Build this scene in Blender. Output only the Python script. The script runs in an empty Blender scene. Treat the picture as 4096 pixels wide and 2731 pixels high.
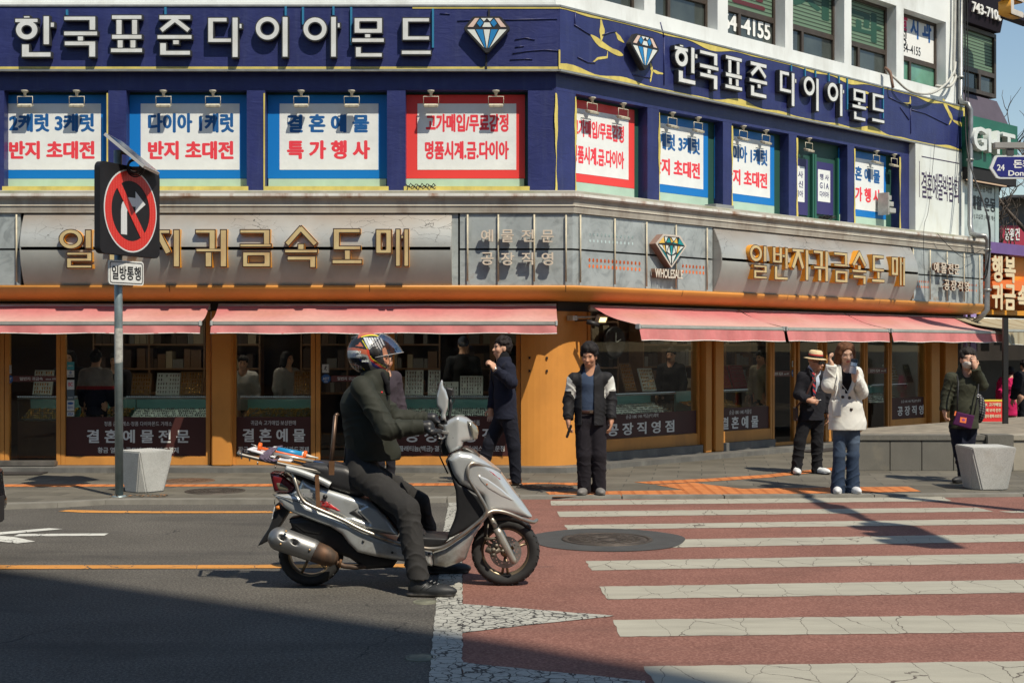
import bpy, bmesh, math, random
import numpy as np
from mathutils import Vector, Matrix
from mathutils.geometry import tessellate_polygon
random.seed(7); R = math.radians
scene = bpy.context.scene
COL = scene.collection
# ---------------------------------------------------------------- camera, sky, sun, exposure
F, CX, HY, H = 5400.0, 2048.0, 1390.0, 1.57      # focal length in photo pixels, centre column, horizon row, eye height
cam = bpy.data.cameras.new('camera'); camo = bpy.data.objects.new('camera', cam); COL.objects.link(camo)
cam.sensor_width = 36; cam.lens = F/4096*36; cam.shift_y = (HY-1365.5)/4096
cam.clip_start = .05; cam.clip_end = 3000
camo.location = (0, 0, H); camo.rotation_euler = (R(90), 0, 0); scene.camera = camo
SUN = Vector((.42, -.55, 1.0)).normalized()
w = bpy.data.worlds.new('World'); scene.world = w; w.use_nodes = True
nt = w.node_tree; bg = nt.nodes['Background']; sk = nt.nodes.new('ShaderNodeTexSky')
sk.sky_type = 'NISHITA'; sk.sun_disc = False
sk.sun_elevation = math.asin(SUN.z); sk.sun_rotation = math.atan2(SUN.x, SUN.y)
sk.air_density = 1.3; sk.dust_density = .2; sk.ozone_density = 2.0
nt.links.new(sk.outputs[0], bg.inputs[0]); bg.inputs[1].default_value = .088
sl = bpy.data.lights.new('sun', 'SUN'); sl.energy = 4.3; sl.angle = R(.53); sl.color = (1.0, .91, .76)
so = bpy.data.objects.new('sun', sl); COL.objects.link(so); so.rotation_euler = SUN.to_track_quat('Z', 'Y').to_euler()
so.location = (8, -12, 25)
vs = scene.view_settings; vs.view_transform = 'Standard'; vs.look = 'None'; vs.exposure = .37; vs.gamma = 1
vs.use_curve_mapping = False
scene.cycles.max_bounces = 6; scene.cycles.transparent_max_bounces = 12
scene.cycles.use_denoising = True
# ---------------------------------------------------------------- pixel <-> place helpers
def at(px, py, Y): return Vector(((px-CX)/F*Y, Y, H-(py-HY)/F*Y))
def gnd(px, py, z=0.0):
    Y = F*(H-z)/(py-HY); return Vector(((px-CX)/F*Y, Y, z))
C0 = Vector((.554, 17.0, 0)); UX, UY = .7233, .6906; NR = Vector((UY, -UX, 0)); MIT = .401
FLM = Matrix.Translation(C0)                                            # left facade frame: x along, y inwards, z up
FRM = Matrix.Translation(C0) @ Matrix(((UX, -UY, 0, 0), (UY, UX, 0, 0), (0, 0, 1, 0), (0, 0, 0, 1)))
def fl(px, py, d=0.):
    p = at(px, py, 17.0-d); return (p.x-C0.x, p.z)
def fr(px, py, d=0.):
    k = (px-CX)/F; ox, oy = C0.x+NR.x*d, C0.y+NR.y*d
    s = (k*oy-ox)/(UX-UY*k); Y = oy+UY*s
    return (s, H-(py-HY)/F*Y)
# ---------------------------------------------------------------- objects
BASE = {}
def thing(name, label, cat, loc=(0, 0, 0), group=None, kind=None):
    o = bpy.data.objects.new(name, None); COL.objects.link(o); o.location = loc; o.empty_display_size = .1
    BASE[o.name] = Vector(loc); tag(o, label, cat, group, kind); return o
def tag(o, label=None, cat=None, group=None, kind=None):
    if label: o['label'] = label
    if cat: o['category'] = cat
    if group: o['group'] = group
    if kind: o['kind'] = kind
    return o
def base_of(o):
    v = Vector((0, 0, 0))
    while o is not None: v = v+Vector(o.location); o = o.parent
    return v
def link_mesh(name, me, parent=None):
    o = bpy.data.objects.new(name, me); COL.objects.link(o)
    if parent is not None: o.parent = parent
    return o
def copy_tree(o, parent=None):
    c = o.copy(); COL.objects.link(c)
    if parent is not None: c.parent = parent
    for ch in list(o.children): copy_tree(ch, c)
    return c
class MB:
    def __init__(s, M=None): s.v = []; s.f = []; s.mi = []; s.sm = []; s.M = M or Matrix(); s.m = 0; s.smooth = False
    def add(s, vs, fs):
        n = len(s.v); s.v += [s.M @ Vector(p) for p in vs]
        for f in fs: s.f.append([n+i for i in f]); s.mi.append(s.m); s.sm.append(s.smooth)
        return s
    def box(s, x0, x1, y0, y1, z0, z1):
        v = [(x, y, z) for z in (z0, z1) for y in (y0, y1) for x in (x0, x1)]
        return s.add(v, [(0, 2, 3, 1), (4, 5, 7, 6), (0, 1, 5, 4), (2, 6, 7, 3), (0, 4, 6, 2), (1, 3, 7, 5)])
    def quad(s, a, b, c, d): return s.add([a, b, c, d], [(0, 1, 2, 3)])
    def prism(s, poly, d0, d1, ax='y', holes=()):
        """extrude a 2D outline (x,z) [ax y], (x,y) [ax z] or (y,z) [ax x] between d0 and d1"""
        def P(p, d): return (p[0], d, p[1]) if ax == 'y' else ((p[0], p[1], d) if ax == 'z' else (d, p[0], p[1]))
        loops = [list(poly)]+[list(h) for h in holes]
        flat = [p for l in loops for p in l]; n = len(flat)
        tris = tessellate_polygon([[Vector((p[0], p[1], 0)) for p in l] for l in loops])
        vs = [P(p, d0) for p in flat]+[P(p, d1) for p in flat]; fs = []
        for t in tris: fs.append(tuple(t)); fs.append(tuple(n+i for i in reversed(t)))
        o = 0
        for l in loops:
            for i in range(len(l)):
                j = (i+1) % len(l); fs.append((o+i, o+j, n+o+j, n+o+i))
            o += len(l)
        return s.add(vs, fs)
    def sheet(s, poly3):
        tris = tessellate_polygon([[Vector(p) for p in poly3]])
        n = Vector((0, 0, 0))
        out = []
        for t in tris:
            a, b, c = [Vector(poly3[i]) for i in t]
            out.append(t if (b-a).cross(c-a).z >= 0 else tuple(reversed(t)))
        return s.add(poly3, out)
    def tube(s, path, r, n=10, closed=False, caps=True):
        path = [Vector(p) for p in path]; m = len(path); rs = r if isinstance(r, (list, tuple)) else [r]*m
        vs = []; fs = []; prev = None
        for i, p in enumerate(path):
            if closed: t = path[(i+1) % m]-path[i-1]
            else: t = path[min(i+1, m-1)]-path[max(i-1, 0)]
            t.normalize()
            if prev is None:
                a = Vector((0, 0, 1)) if abs(t.z) < .9 else Vector((1, 0, 0)); u = t.cross(a).normalized()
            else: u = (prev-t*prev.dot(t)).normalized()
            prev = u; v = t.cross(u)
            for k in range(n):
                an = 2*math.pi*k/n; vs.append(p+(u*math.cos(an)+v*math.sin(an))*rs[i])
        for i in range(m if closed else m-1):
            j = (i+1) % m
            for k in range(n):
                l = (k+1) % n; fs.append((i*n+k, i*n+l, j*n+l, j*n+k))
        if caps and not closed: fs.append(tuple(range(n-1, -1, -1))); fs.append(tuple((m-1)*n+k for k in range(n)))
        sm = s.smooth; s.smooth = True; s.add(vs, fs); s.smooth = sm; return s
    def cyl(s, a, b, r, n=20, r2=None): return s.tube([a, b], [r, r if r2 is None else r2], n)
    def lathe(s, c, axis, prof, n=32, cap=False):
        """prof: list of (radius, offset along axis)"""
        c = Vector(c); t = Vector(axis).normalized(); a = Vector((0, 0, 1)) if abs(t.z) < .9 else Vector((1, 0, 0))
        u = t.cross(a).normalized(); v = t.cross(u); vs = []; fs = []
        for (r, o) in prof:
            for k in range(n):
                an = 2*math.pi*k/n; vs.append(c+t*o+(u*math.cos(an)+v*math.sin(an))*r)
        for i in range(len(prof)-1):
            for k in range(n):
                l = (k+1) % n; fs.append((i*n+k, i*n+l, (i+1)*n+l, (i+1)*n+k))
        if cap: fs.append(tuple(range(n-1, -1, -1))); fs.append(tuple((len(prof)-1)*n+k for k in range(n)))
        sm = s.smooth; s.smooth = True; s.add(vs, fs); s.smooth = sm; return s
    def grid(s, nx, ny, fn):
        vs = [fn(i/nx, j/ny) for j in range(ny+1) for i in range(nx+1)]
        fs = [(j*(nx+1)+i, j*(nx+1)+i+1, (j+1)*(nx+1)+i+1, (j+1)*(nx+1)+i) for j in range(ny) for i in range(nx)]
        sm = s.smooth; s.smooth = True; s.add(vs, fs); s.smooth = sm; return s
    def build(s, name, mats, parent=None, bevel=0, seg=2, recalc=True):
        b = base_of(parent) if parent is not None else Vector((0, 0, 0))
        me = bpy.data.meshes.new(name); me.from_pydata([p-b for p in s.v], [], s.f)
        for m in (mats if isinstance(mats, (list, tuple)) else [mats]): me.materials.append(m)
        me.polygons.foreach_set('material_index', s.mi); me.polygons.foreach_set('use_smooth', s.sm)
        if recalc:
            bm = bmesh.new(); bm.from_mesh(me); bmesh.ops.recalc_face_normals(bm, faces=bm.faces)
            if bevel:
                ed = [e for e in bm.edges if len(e.link_faces) == 2 and e.calc_face_angle(0) > .6]
                bmesh.ops.bevel(bm, geom=ed, offset=bevel, segments=seg, affect='EDGES', clamp_overlap=True)
            bm.to_mesh(me); bm.free()
        me.update()
        return link_mesh(name, me, parent)
# ---------------------------------------------------------------- materials
MATS = {}
class NT:
    def __init__(s, name):
        s.m = bpy.data.materials.new(name); s.m.use_nodes = True; s.t = s.m.node_tree; s.b = s.t.nodes['Principled BSDF']
        s.out = s.t.nodes['Material Output']; s.tc = None
    def n(s, typ, **kw):
        x = s.t.nodes.new('ShaderNode'+typ)
        for k, v in kw.items():
            if k in x.bl_rna.properties: setattr(x, k, v)
            else: x.inputs[k.replace('_', ' ')].default_value = v
        return x
    def l(s, a, b): s.t.links.new(a, b)
    def co(s, scale=(1, 1, 1)):
        if s.tc is None: s.tc = s.n('TexCoord')
        if scale == (1, 1, 1): return s.tc.outputs['Object']
        mp = s.n('Mapping'); mp.inputs['Scale'].default_value = scale; s.l(s.tc.outputs['Object'], mp.inputs[0]); return mp.outputs[0]
    def noise(s, scale, detail=4, rough=.55, sc=(1, 1, 1), dist=0):
        x = s.n('TexNoise'); x.inputs['Scale'].default_value = scale; x.inputs['Detail'].default_value = detail
        x.inputs['Roughness'].default_value = rough; x.inputs['Distortion'].default_value = dist
        s.l(s.co(sc), x.inputs['Vector']); return x.outputs['Fac']
    def ramp(s, fac, stops):
        r = s.n('ValToRGB'); e = r.color_ramp.elements
        while len(e) < len(stops): e.new(.5)
        for i, (p, c) in enumerate(stops):
            e[i].position = p; e[i].color = (c, c, c, 1) if isinstance(c, (int, float)) else (*c, 1)
        s.l(fac, r.inputs[0]); return r.outputs[0]
    def mix(s, fac, a, b, blend='MIX'):
        x = s.n('Mix', data_type='RGBA', blend_type=blend)
        for sock, v in ((x.inputs[0], fac), (x.inputs[6], a), (x.inputs[7], b)):
            if hasattr(v, 'is_linked') or hasattr(v, 'links'): s.l(v, sock)
            else: sock.default_value = v if not isinstance(v, tuple) else ((*v, 1) if len(v) == 3 else v)
        return x.outputs[2]
    def math(s, op, a, b=0.):
        x = s.n('Math', operation=op)
        for i, v in enumerate((a, b)):
            if hasattr(v, 'links'): s.l(v, x.inputs[i])
            else: x.inputs[i].default_value = v
        return x.outputs[0]
    def bump(s, h, strength=.3, dist=.01):
        x = s.n('Bump'); x.inputs['Strength'].default_value = strength; x.inputs['Distance'].default_value = dist
        s.l(h, x.inputs['Height']); s.l(x.outputs[0], s.b.inputs['Normal'])
    def col(s, c):
        if hasattr(c, 'links'): s.l(c, s.b.inputs['Base Color'])
        else: s.b.inputs['Base Color'].default_value = (*c, 1)
    def set(s, rough=.6, metal=0., spec=.5, coat=0., sheen=0.):
        b = s.b.inputs; b['Roughness'].default_value = rough; b['Metallic'].default_value = metal
        b['Specular IOR Level'].default_value = spec; b['Coat Weight'].default_value = coat; b['Sheen Weight'].default_value = sheen
        return s
def mat(name, c, rough=.6, metal=0., var=.12, vs=2.5, bump=0., bs=60., spec=.4, coat=0., grime=None, sheen=0., bd=.004):
    """paint / cloth / stone with gentle large-scale colour variation, optional grime (colour, amount, scale)"""
    if name in MATS: return MATS[name]
    t = NT(name).set(rough, metal, spec, coat, sheen)
    f = t.ramp(t.noise(vs, 5, .6), [(.3, 1-var), (.7, 1+var)])
    c2 = t.mix(1.0, c, f, 'MULTIPLY')
    if grime:
        gc, ga, gs = grime
        g = t.ramp(t.noise(gs, 6, .65, sc=(1, 1, .35)), [(.48, 0.), (.72, ga)])
        c2 = t.mix(g, c2, gc)
    t.col(c2)
    if bump: t.bump(t.noise(bs, 4, .6), bump, bd)
    MATS[name] = t.m; return t.m
def flat(name, c, rough=.5, metal=0., spec=.4, coat=0.):
    if name in MATS: return MATS[name]
    t = NT(name).set(rough, metal, spec, coat); t.col(c); MATS[name] = t.m; return t.m
def emit(name, c, st):
    if name in MATS: return MATS[name]
    t = NT(name); t.col((0, 0, 0)); t.b.inputs['Emission Color'].default_value = (*c, 1); t.b.inputs['Emission Strength'].default_value = st
    MATS[name] = t.m; return t.m
def glass(name, tint=(1, 1, 1), refl=1.0, rough=.0):
    if name in MATS: return MATS[name]
    t = NT(name); tr = t.n('BsdfTransparent'); tr.inputs[0].default_value = (*tint, 1)
    gl = t.n('BsdfGlossy'); gl.inputs['Roughness'].default_value = rough
    fr_ = t.n('Fresnel'); fr_.inputs[0].default_value = 1.5
    k = t.math('MULTIPLY', fr_.outputs[0], refl); mx = t.n('MixShader')
    t.l(k, mx.inputs[0]); t.l(tr.outputs[0], mx.inputs[1]); t.l(gl.outputs[0], mx.inputs[2]); t.l(mx.outputs[0], t.out.inputs[0])
    t.t.nodes.remove(t.b); MATS[name] = t.m; return t.m
def vcol(name, rough=.6, bump=0., bs=80., spec=.3, sheen=0., sss=0.):
    """material that reads the mesh's own colour attribute (patterned cloth, skin)"""
    if name in MATS: return MATS[name]
    t = NT(name).set(rough, 0, spec, 0, sheen); a = t.n('Attribute', attribute_name='Col')
    f = t.ramp(t.noise(14, 4, .6), [(.3, .93), (.7, 1.07)]); t.col(t.mix(1.0, a.outputs[0], f, 'MULTIPLY'))
    if sss:
        t.b.inputs['Subsurface Weight'].default_value = sss; t.b.inputs['Subsurface Radius'].default_value = (.01, .004, .002)
    if bump: t.bump(t.noise(bs, 5, .6), bump, .004)
    MATS[name] = t.m; return t.m
# ---------------------------------------------------------------- lettering
def text_mesh(body, bold=0.0, extrude=0.0, spacing=1.0, lines=1.0):
    """text as a mesh; heavy weights are struck several times a hair apart, as real sign cutters overlap strokes"""
    off = [(0, 0)] if bold < .015 else [(-bold*.5, 0), (bold*.5, 0), (0, bold*.3), (0, -bold*.3)]
    c = bpy.data.curves.new('lettering', 'FONT'); c.body = body; c.size = 1; c.offset = min(bold*.35, .012); c.extrude = extrude
    c.space_character = spacing; c.space_line = lines; c.resolution_u = 3
    o = bpy.data.objects.new('lettering', c); COL.objects.link(o)
    dg = bpy.context.evaluated_depsgraph_get(); dg.update()
    me = bpy.data.meshes.new_from_object(o.evaluated_get(dg)); bpy.data.objects.remove(o); bpy.data.curves.remove(c)
    if len(off) > 1:
        bm = bmesh.new()
        for i, (dx, dy) in enumerate(off):
            n = len(bm.verts); bm.from_mesh(me); bm.verts.ensure_lookup_table()
            for v in bm.verts[n:]: v.co.x += dx; v.co.y += dy; v.co.z *= 1-.12*i
        bm.to_mesh(me); bm.free()
    return me
def lettering(body, M, x0, z0, x1, z1, d, m, parent, bold=.02, depth=.002, spacing=1.0, name='lettering', lines=1.0):
    """text fitted into the box x0..x1, z0..z1 on the plane y=-d of frame M (front face at -d-depth)"""
    me = text_mesh(body, bold, .5 if depth else 0., spacing, lines); me.name = name
    n = len(me.vertices); a = np.empty(n*3, np.float32); me.vertices.foreach_get('co', a); a = a.reshape(-1, 3)
    lo, hi = a.min(0), a.max(0)
    X = x0+(a[:, 0]-lo[0])/(hi[0]-lo[0])*(x1-x0); Z = z0+(a[:, 1]-lo[1])/(hi[1]-lo[1])*(z1-z0)
    Yv = -d-(a[:, 2]+.5)*depth if depth else np.full(n, -d)
    P = np.stack([X, Yv, Z], 1) @ np.array(M.to_3x3()).T+np.array(M.translation)-np.array(base_of(parent))
    me.vertices.foreach_set('co', P.astype(np.float32).ravel()); me.update(); me.materials.clear(); me.materials.append(m)
    return link_mesh(name, me, parent)
# ---------------------------------------------------------------- signed distance sculpting
class SD:
    """numpy distance field + surface nets: organic shapes with smooth joins"""
    def __init__(s, lo, hi, h):
        s.h = h; s.lo = np.array(lo, float); n = np.ceil((np.array(hi)-s.lo)/h).astype(int)+1; s.n = n
        s.d = np.full(tuple(n), 1.0, np.float32); s.ax = [s.lo[i]+h*np.arange(n[i]) for i in range(3)]
    def blk(s, lo, hi):
        sl = []
        for i in range(3):
            a = int(max(0, math.floor((lo[i]-s.lo[i])/s.h))); b = int(min(s.n[i], math.ceil((hi[i]-s.lo[i])/s.h)+1))
            if b <= a: return None, None
            sl.append(slice(a, b))
        sl = tuple(sl); g = np.meshgrid(*[s.ax[i][sl[i]] for i in range(3)], indexing='ij')
        return sl, np.stack(g, -1).astype(np.float32)
    def comb(s, sl, d, k, op):
        o = s.d[sl]
        if op == 'u':
            if k > 0: hh = np.clip(.5+.5*(o-d)/k, 0, 1); r = o*(1-hh)+d*hh-k*hh*(1-hh)
            else: r = np.minimum(o, d)
        elif op == 's':
            if k > 0: hh = np.clip(.5-.5*(o+d)/k, 0, 1); r = o*(1-hh)-d*hh+k*hh*(1-hh)
            else: r = np.maximum(o, -d)
        else:
            if k > 0: hh = np.clip(.5-.5*(o-d)/k, 0, 1); r = o*(1-hh)+d*hh+k*hh*(1-hh)
            else: r = np.maximum(o, d)
        s.d[sl] = r
    def cap(s, a, b, ra, rb=None, k=.02, op='u', sq=None, fold=None, pad=.05):
        rb = ra if rb is None else rb; a = np.array(a, float); b = np.array(b, float); m = max(ra, rb)+k+pad
        sl, p = s.blk(np.minimum(a, b)-m, np.maximum(a, b)+m)
        if sl is None: return s
        f = 1.0
        if sq is not None:
            nrm = np.array(sq[0], float); nrm /= np.linalg.norm(nrm); T = np.eye(3)+(1/sq[1]-1)*np.outer(nrm, nrm)
            p2 = p @ T.T.astype(np.float32); a2, b2 = T @ a, T @ b; f = min(1., sq[1])**.5
        else: p2, a2, b2 = p, a, b
        ab = b2-a2; L2 = ab @ ab+1e-12; q = p2-a2.astype(np.float32)
        t = np.clip((q @ ab.astype(np.float32))/L2, 0, 1); dist = np.sqrt(((q-t[..., None]*ab.astype(np.float32))**2).sum(-1))
        r = ra+(rb-ra)*t
        if fold:
            L = math.sqrt(L2); am, fq, ph = fold
            wv = np.sin(t*L*fq+ph+2.2*np.sin(p[..., 0]*23+ph)+1.6*np.sin(p[..., 2]*19+p[..., 1]*27)); wv = 1.5*(1-np.abs(np.sin(t*L*fq*.55+ph+1.3*np.sin(p[..., 0]*21+ph)+1.2*np.sin(p[..., 2]*17+p[..., 1]*25))))**2.5-.4; r = r+am*wv*np.minimum(1, 4*t*(1.15-t)+.25)
        s.comb(sl, (dist-r)*f, k, op); return s
    def path(s, pts, rs, k=.02, **kw):
        for i in range(len(pts)-1): s.cap(pts[i], pts[i+1], rs[i], rs[i+1], k, **kw)
        return s
    def ell(s, c, r, M=None, k=.02, op='u', pad=.04):
        c = np.array(c, float); r = np.array(r, float); m = r.max()+k+pad; sl, p = s.blk(c-m, c+m)
        if sl is None: return s
        q = p-c.astype(np.float32)
        if M is not None: q = q @ np.array(M, np.float32)          # columns of M = ellipsoid axes
        k0 = np.sqrt(((q/r)**2).sum(-1))+1e-6; k1 = np.sqrt(((q/r**2)**2).sum(-1))+1e-6
        s.comb(sl, (k0*(k0-1)/k1).astype(np.float32), k, op); return s
    def box(s, c, hs, M=None, rd=.01, k=.0, op='u', pad=.04):
        c = np.array(c, float); hs = np.array(hs, float); m = np.linalg.norm(hs)+k+pad; sl, p = s.blk(c-m, c+m)
        if sl is None: return s
        q = p-c.astype(np.float32)
        if M is not None: q = q @ np.array(M, np.float32)
        q = np.abs(q)-(hs-rd); d = np.sqrt((np.maximum(q, 0)**2).sum(-1))+np.minimum(q.max(-1), 0)-rd
        s.comb(sl, d.astype(np.float32), k, op); return s
    def plane(s, pt, nrm, k=.0):
        """keep the side the normal points away from"""
        nrm = np.array(nrm, float); nrm /= np.linalg.norm(nrm); sl, p = s.blk(s.lo, s.lo+s.n*s.h)
        s.comb(sl, ((p-np.array(pt, np.float32)) @ nrm.astype(np.float32)), k, 'i'); return s
    def panel(s, poly, wfn, rd=.03, k=.0, op='u', yc=0.):
        """side outline (x,z), half width wfn(x,z) around y=yc, edges rounded by rd"""
        P = np.array(poly, float); sl, p = s.blk((P[:, 0].min()-.06, yc-.5, P[:, 1].min()-.06), (P[:, 0].max()+.06, yc+.5, P[:, 1].max()+.06))
        if sl is None: return s
        x, z = p[:, 0, :, 0], p[:, 0, :, 2]; d2 = np.full(x.shape, 1e9); sg = np.zeros(x.shape, int); n = len(P)
        for i in range(n):
            a, b = P[i], P[(i+1) % n]; e = b-a; wx, wz = x-a[0], z-a[1]
            t = np.clip((wx*e[0]+wz*e[1])/(e @ e+1e-12), 0, 1); d2 = np.minimum(d2, (wx-t*e[0])**2+(wz-t*e[1])**2)
            c = (a[1] <= z) != (b[1] <= z)
            with np.errstate(divide='ignore', invalid='ignore'): xi = a[0]+(z-a[1])/(b[1]-a[1])*e[0]
            sg += (c & (x < xi))
        d2 = np.sqrt(d2); d2 = np.where(sg % 2 == 1, -d2, d2)
        wv = wfn(x, z) if callable(wfn) else np.full(x.shape, wfn)
        A = d2[:, None, :]+rd; B = np.abs(p[..., 1]-yc)-wv[:, None, :]+rd
        d = np.sqrt(np.maximum(A, 0)**2+np.maximum(B, 0)**2)+np.minimum(np.maximum(A, B), 0)-rd
        s.comb(sl, d.astype(np.float32), k, op); return s
    def noise(s, amp, fr, ph=0., sharp=3):
        """creases over the whole field: thin valleys along warped lines, two directions"""
        X, Y, Z = [v.astype(np.float32) for v in np.meshgrid(*s.ax, indexing='ij', sparse=True)]
        a = np.sin(fr*(X*.75+Z*.95+Y*.4)+ph+1.9*np.sin(fr*.33*(Y+Z*.8)+1.3*ph)+1.1*np.sin(fr*.7*(X-Z)+ph)); b = np.sin(fr*.8*(Y*.5-Z*1.1+X*.6)+2.1*ph+2.2*np.sin(fr*.37*(X-Z*.7)+.7*ph))
        m = .5+.5*np.sin(fr*.21*(X+Y-Z)+ph*3)
        s.d -= (amp*(1.3*m*(1-np.abs(a))**sharp+.9*(1-m)*(1-np.abs(b))**sharp-.3)).astype(np.float32); return s
    def mesh(s, name, m, parent=None, color=None, smooth=2, offset=0.):
        d = s.d-offset; sg = d < 0
        act = np.zeros(tuple(np.array(d.shape)-1), np.int8)
        for i in (0, 1):
            for j in (0, 1):
                for k in (0, 1): act += sg[i:d.shape[0]-1+i, j:d.shape[1]-1+j, k:d.shape[2]-1+k]
        idx = np.argwhere((act > 0) & (act < 8)); nid = np.full(act.shape, -1, np.int64); nid[tuple(idx.T)] = np.arange(len(idx))
        acc = np.zeros((len(idx), 3)); cnt = np.zeros(len(idx)); I, J, K = idx.T
        cs = [(i, j, k) for i in (0, 1) for j in (0, 1) for k in (0, 1)]
        for a in cs:
            for ax in range(3):
                if a[ax]: continue
                b = list(a); b[ax] = 1
                va = d[I+a[0], J+a[1], K+a[2]]; vb = d[I+b[0], J+b[1], K+b[2]]; c = (va < 0) != (vb < 0)
                t = np.where(c, va/np.where(va-vb == 0, 1, va-vb), 0); pt = np.tile(np.array(a, float), (len(idx), 1)); pt[:, ax] = t
                acc[c] += pt[c]; cnt[c] += 1
        V = s.lo+(idx+acc/cnt[:, None])*s.h
        quads = []
        for ax in range(3):
            sh = [slice(None)]*3; sh2 = [slice(None)]*3; sh[ax] = slice(0, -1); sh2[ax] = slice(1, None)
            e = np.argwhere(sg[tuple(sh)] != sg[tuple(sh2)])
            o1, o2 = [(1, 2), (2, 0), (0, 1)][ax]
            ok = (e[:, o1] > 0) & (e[:, o2] > 0) & (e[:, o1] < d.shape[o1]-1) & (e[:, o2] < d.shape[o2]-1); e = e[ok]
            q = []
            for da, db in ((0, 0), (-1, 0), (-1, -1), (0, -1)):
                c = e.copy(); c[:, o1] += da; c[:, o2] += db; q.append(nid[tuple(c.T)])
            q = np.stack(q, 1); flip = ~sg[tuple(e.T)]; q[flip] = q[flip][:, ::-1]; quads.append(q)
        Q = np.concatenate(quads); Q = Q[:, ::-1] if False else Q
        for _ in range(smooth):
            A = np.zeros_like(V); n = np.zeros(len(V))
            for i in range(4):
                a, b = Q[:, i], Q[:, (i+1) % 4]; np.add.at(A, a, V[b]); np.add.at(n, a, 1); np.add.at(A, b, V[a]); np.add.at(n, b, 1)
            V = .5*V+.5*A/np.maximum(n, 1)[:, None]
        b = np.array(base_of(parent)) if parent is not None else np.zeros(3)
        me = bpy.data.meshes.new(name); me.vertices.add(len(V)); me.vertices.foreach_set('co', (V-b).astype(np.float32).ravel())
        me.loops.add(Q.size); me.loops.foreach_set('vertex_index', Q.astype(np.int32).ravel()); me.polygons.add(len(Q))
        me.polygons.foreach_set('loop_start', np.arange(0, Q.size, 4, dtype=np.int32)); me.polygons.foreach_set('loop_total', np.full(len(Q), 4, np.int32))
        me.polygons.foreach_set('use_smooth', np.ones(len(Q), bool)); me.update(calc_edges=True)
        if color is not None:
            c = np.ones((len(V), 4), np.float32); c[:, :3] = color(V) if callable(color) else color
            at_ = me.color_attributes.new('Col', 'FLOAT_COLOR', 'POINT'); at_.data.foreach_set('color', c.ravel())
        me.materials.append(m); return link_mesh(name, me, parent)
# ================================================================ GROUND
def m_asphalt():
    t = NT('asphalt').set(.88, 0, .25)
    f = t.noise(60, 6, .8); g = t.noise(1.1, 6, .6); sp = t.n('TexVoronoi', feature='F1'); sp.inputs['Scale'].default_value = 75
    t.l(t.co(), sp.inputs['Vector'])
    c = t.ramp(f, [(.38, (.036, .033, .029)), (.5, (.078, .072, .062)), (.63, (.165, .152, .130))])
    c = t.mix(1.0, c, t.ramp(g, [(.3, .82), (.7, 1.16)]), 'MULTIPLY')
    c = t.mix(t.ramp(sp.outputs['Distance'], [(.10, .9), (.24, 0.)]), c, (.19, .182, .165))
    st = t.ramp(t.noise(.6, 7, .7, sc=(.5, 2.2, 1)), [(.50, 0.), (.72, .75)])
    cv = t.n('TexVoronoi', feature='DISTANCE_TO_EDGE'); cv.inputs['Scale'].default_value = .55; wn = t.n('TexNoise'); wn.inputs['Scale'].default_value = 3; wn.inputs['Detail'].default_value = 6; t.l(t.co(), wn.inputs['Vector']); va = t.n('VectorMath', operation='MULTIPLY_ADD'); t.l(wn.outputs['Color'], va.inputs[0]); va.inputs[1].default_value = (.35, .35, .35); t.l(t.co(), va.inputs[2]); t.l(va.outputs[0], cv.inputs['Vector'])
    ck = t.math('LESS_THAN', cv.outputs['Distance'], t.ramp(t.noise(.5, 3, .5), [(.5, 0.), (.7, .006)])); st = t.math('MAXIMUM', st, ck)
    t.col(t.mix(st, c, (.030, .029, .028))); t.bump(f, .5, .006); return t.m
def m_red():
    t = NT('red_paving').set(.85, 0, .25); f = t.noise(60, 6, .8); g = t.noise(1.4, 6, .62)
    c = t.ramp(f, [(.38, (.120, .052, .040)), (.5, (.190, .086, .066)), (.63, (.29, .150, .118))])
    c = t.mix(1.0, c, t.ramp(g, [(.3, .84), (.7, 1.14)]), 'MULTIPLY')
    st = t.ramp(t.noise(1.3, 7, .7, sc=(.35, 2.5, 1)), [(.52, 0.), (.75, .5)])
    c = t.mix(st, c, (.10, .055, .045)); sk_ = t.ramp(t.noise(4.5, 3, .5, sc=(.6, 3.0, 1)), [(.71, 0.), (.75, .7)])
    t.col(t.mix(sk_, c, (.045, .04, .04))); t.bump(f, .5, .006); return t.m
def m_marking(name, c, under, scale, thr, worn):
    """road paint: crack lines and worn flakes that show the road below"""
    t = NT(name).set(.8, 0, .3)
    v = t.n('TexVoronoi', feature='DISTANCE_TO_EDGE'); v.inputs['Scale'].default_value = scale; v.inputs['Randomness'].default_value = 1
    wn = t.n('TexNoise'); wn.inputs['Scale'].default_value = 5; wn.inputs['Detail'].default_value = 5; t.l(t.co(), wn.inputs['Vector'])
    va = t.n('VectorMath', operation='MULTIPLY_ADD'); t.l(wn.outputs['Color'], va.inputs[0]); va.inputs[1].default_value = (.16, .16, .16)
    t.l(t.co((1.9, .75, 1) if not worn else (1, .9, 1)), va.inputs[2]); t.l(va.outputs[0], v.inputs['Vector'])
    n1 = t.noise(1.6, 5, .65); th = t.ramp(n1, [(.30, .0), (.58, thr)])
    cr = t.math('LESS_THAN', v.outputs['Distance'], th)
    fl_ = t.ramp(t.noise(30, 5, .7), [(.62-worn, 0.), (.66-worn, 1.)]) if worn else None
    g = t.ramp(t.noise(3, 6, .65, sc=(.4, 2, 1)), [(.3, .80), (.7, 1.08)]); f2 = t.ramp(t.noise(200, 3, .7), [(.3, .88), (.7, 1.06)])
    base = t.mix(1.0, t.mix(1.0, c, g, 'MULTIPLY'), f2, 'MULTIPLY')
    o = t.mix(cr, base, under)
    if fl_ is not None:
        m2 = t.math('MULTIPLY', fl_, t.ramp(n1, [(.42, 0.), (.55, 1.)])); o = t.mix(m2, o, under)
    t.col(o); t.bump(v.outputs['Distance'], .15, .004); return t.m
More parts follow.
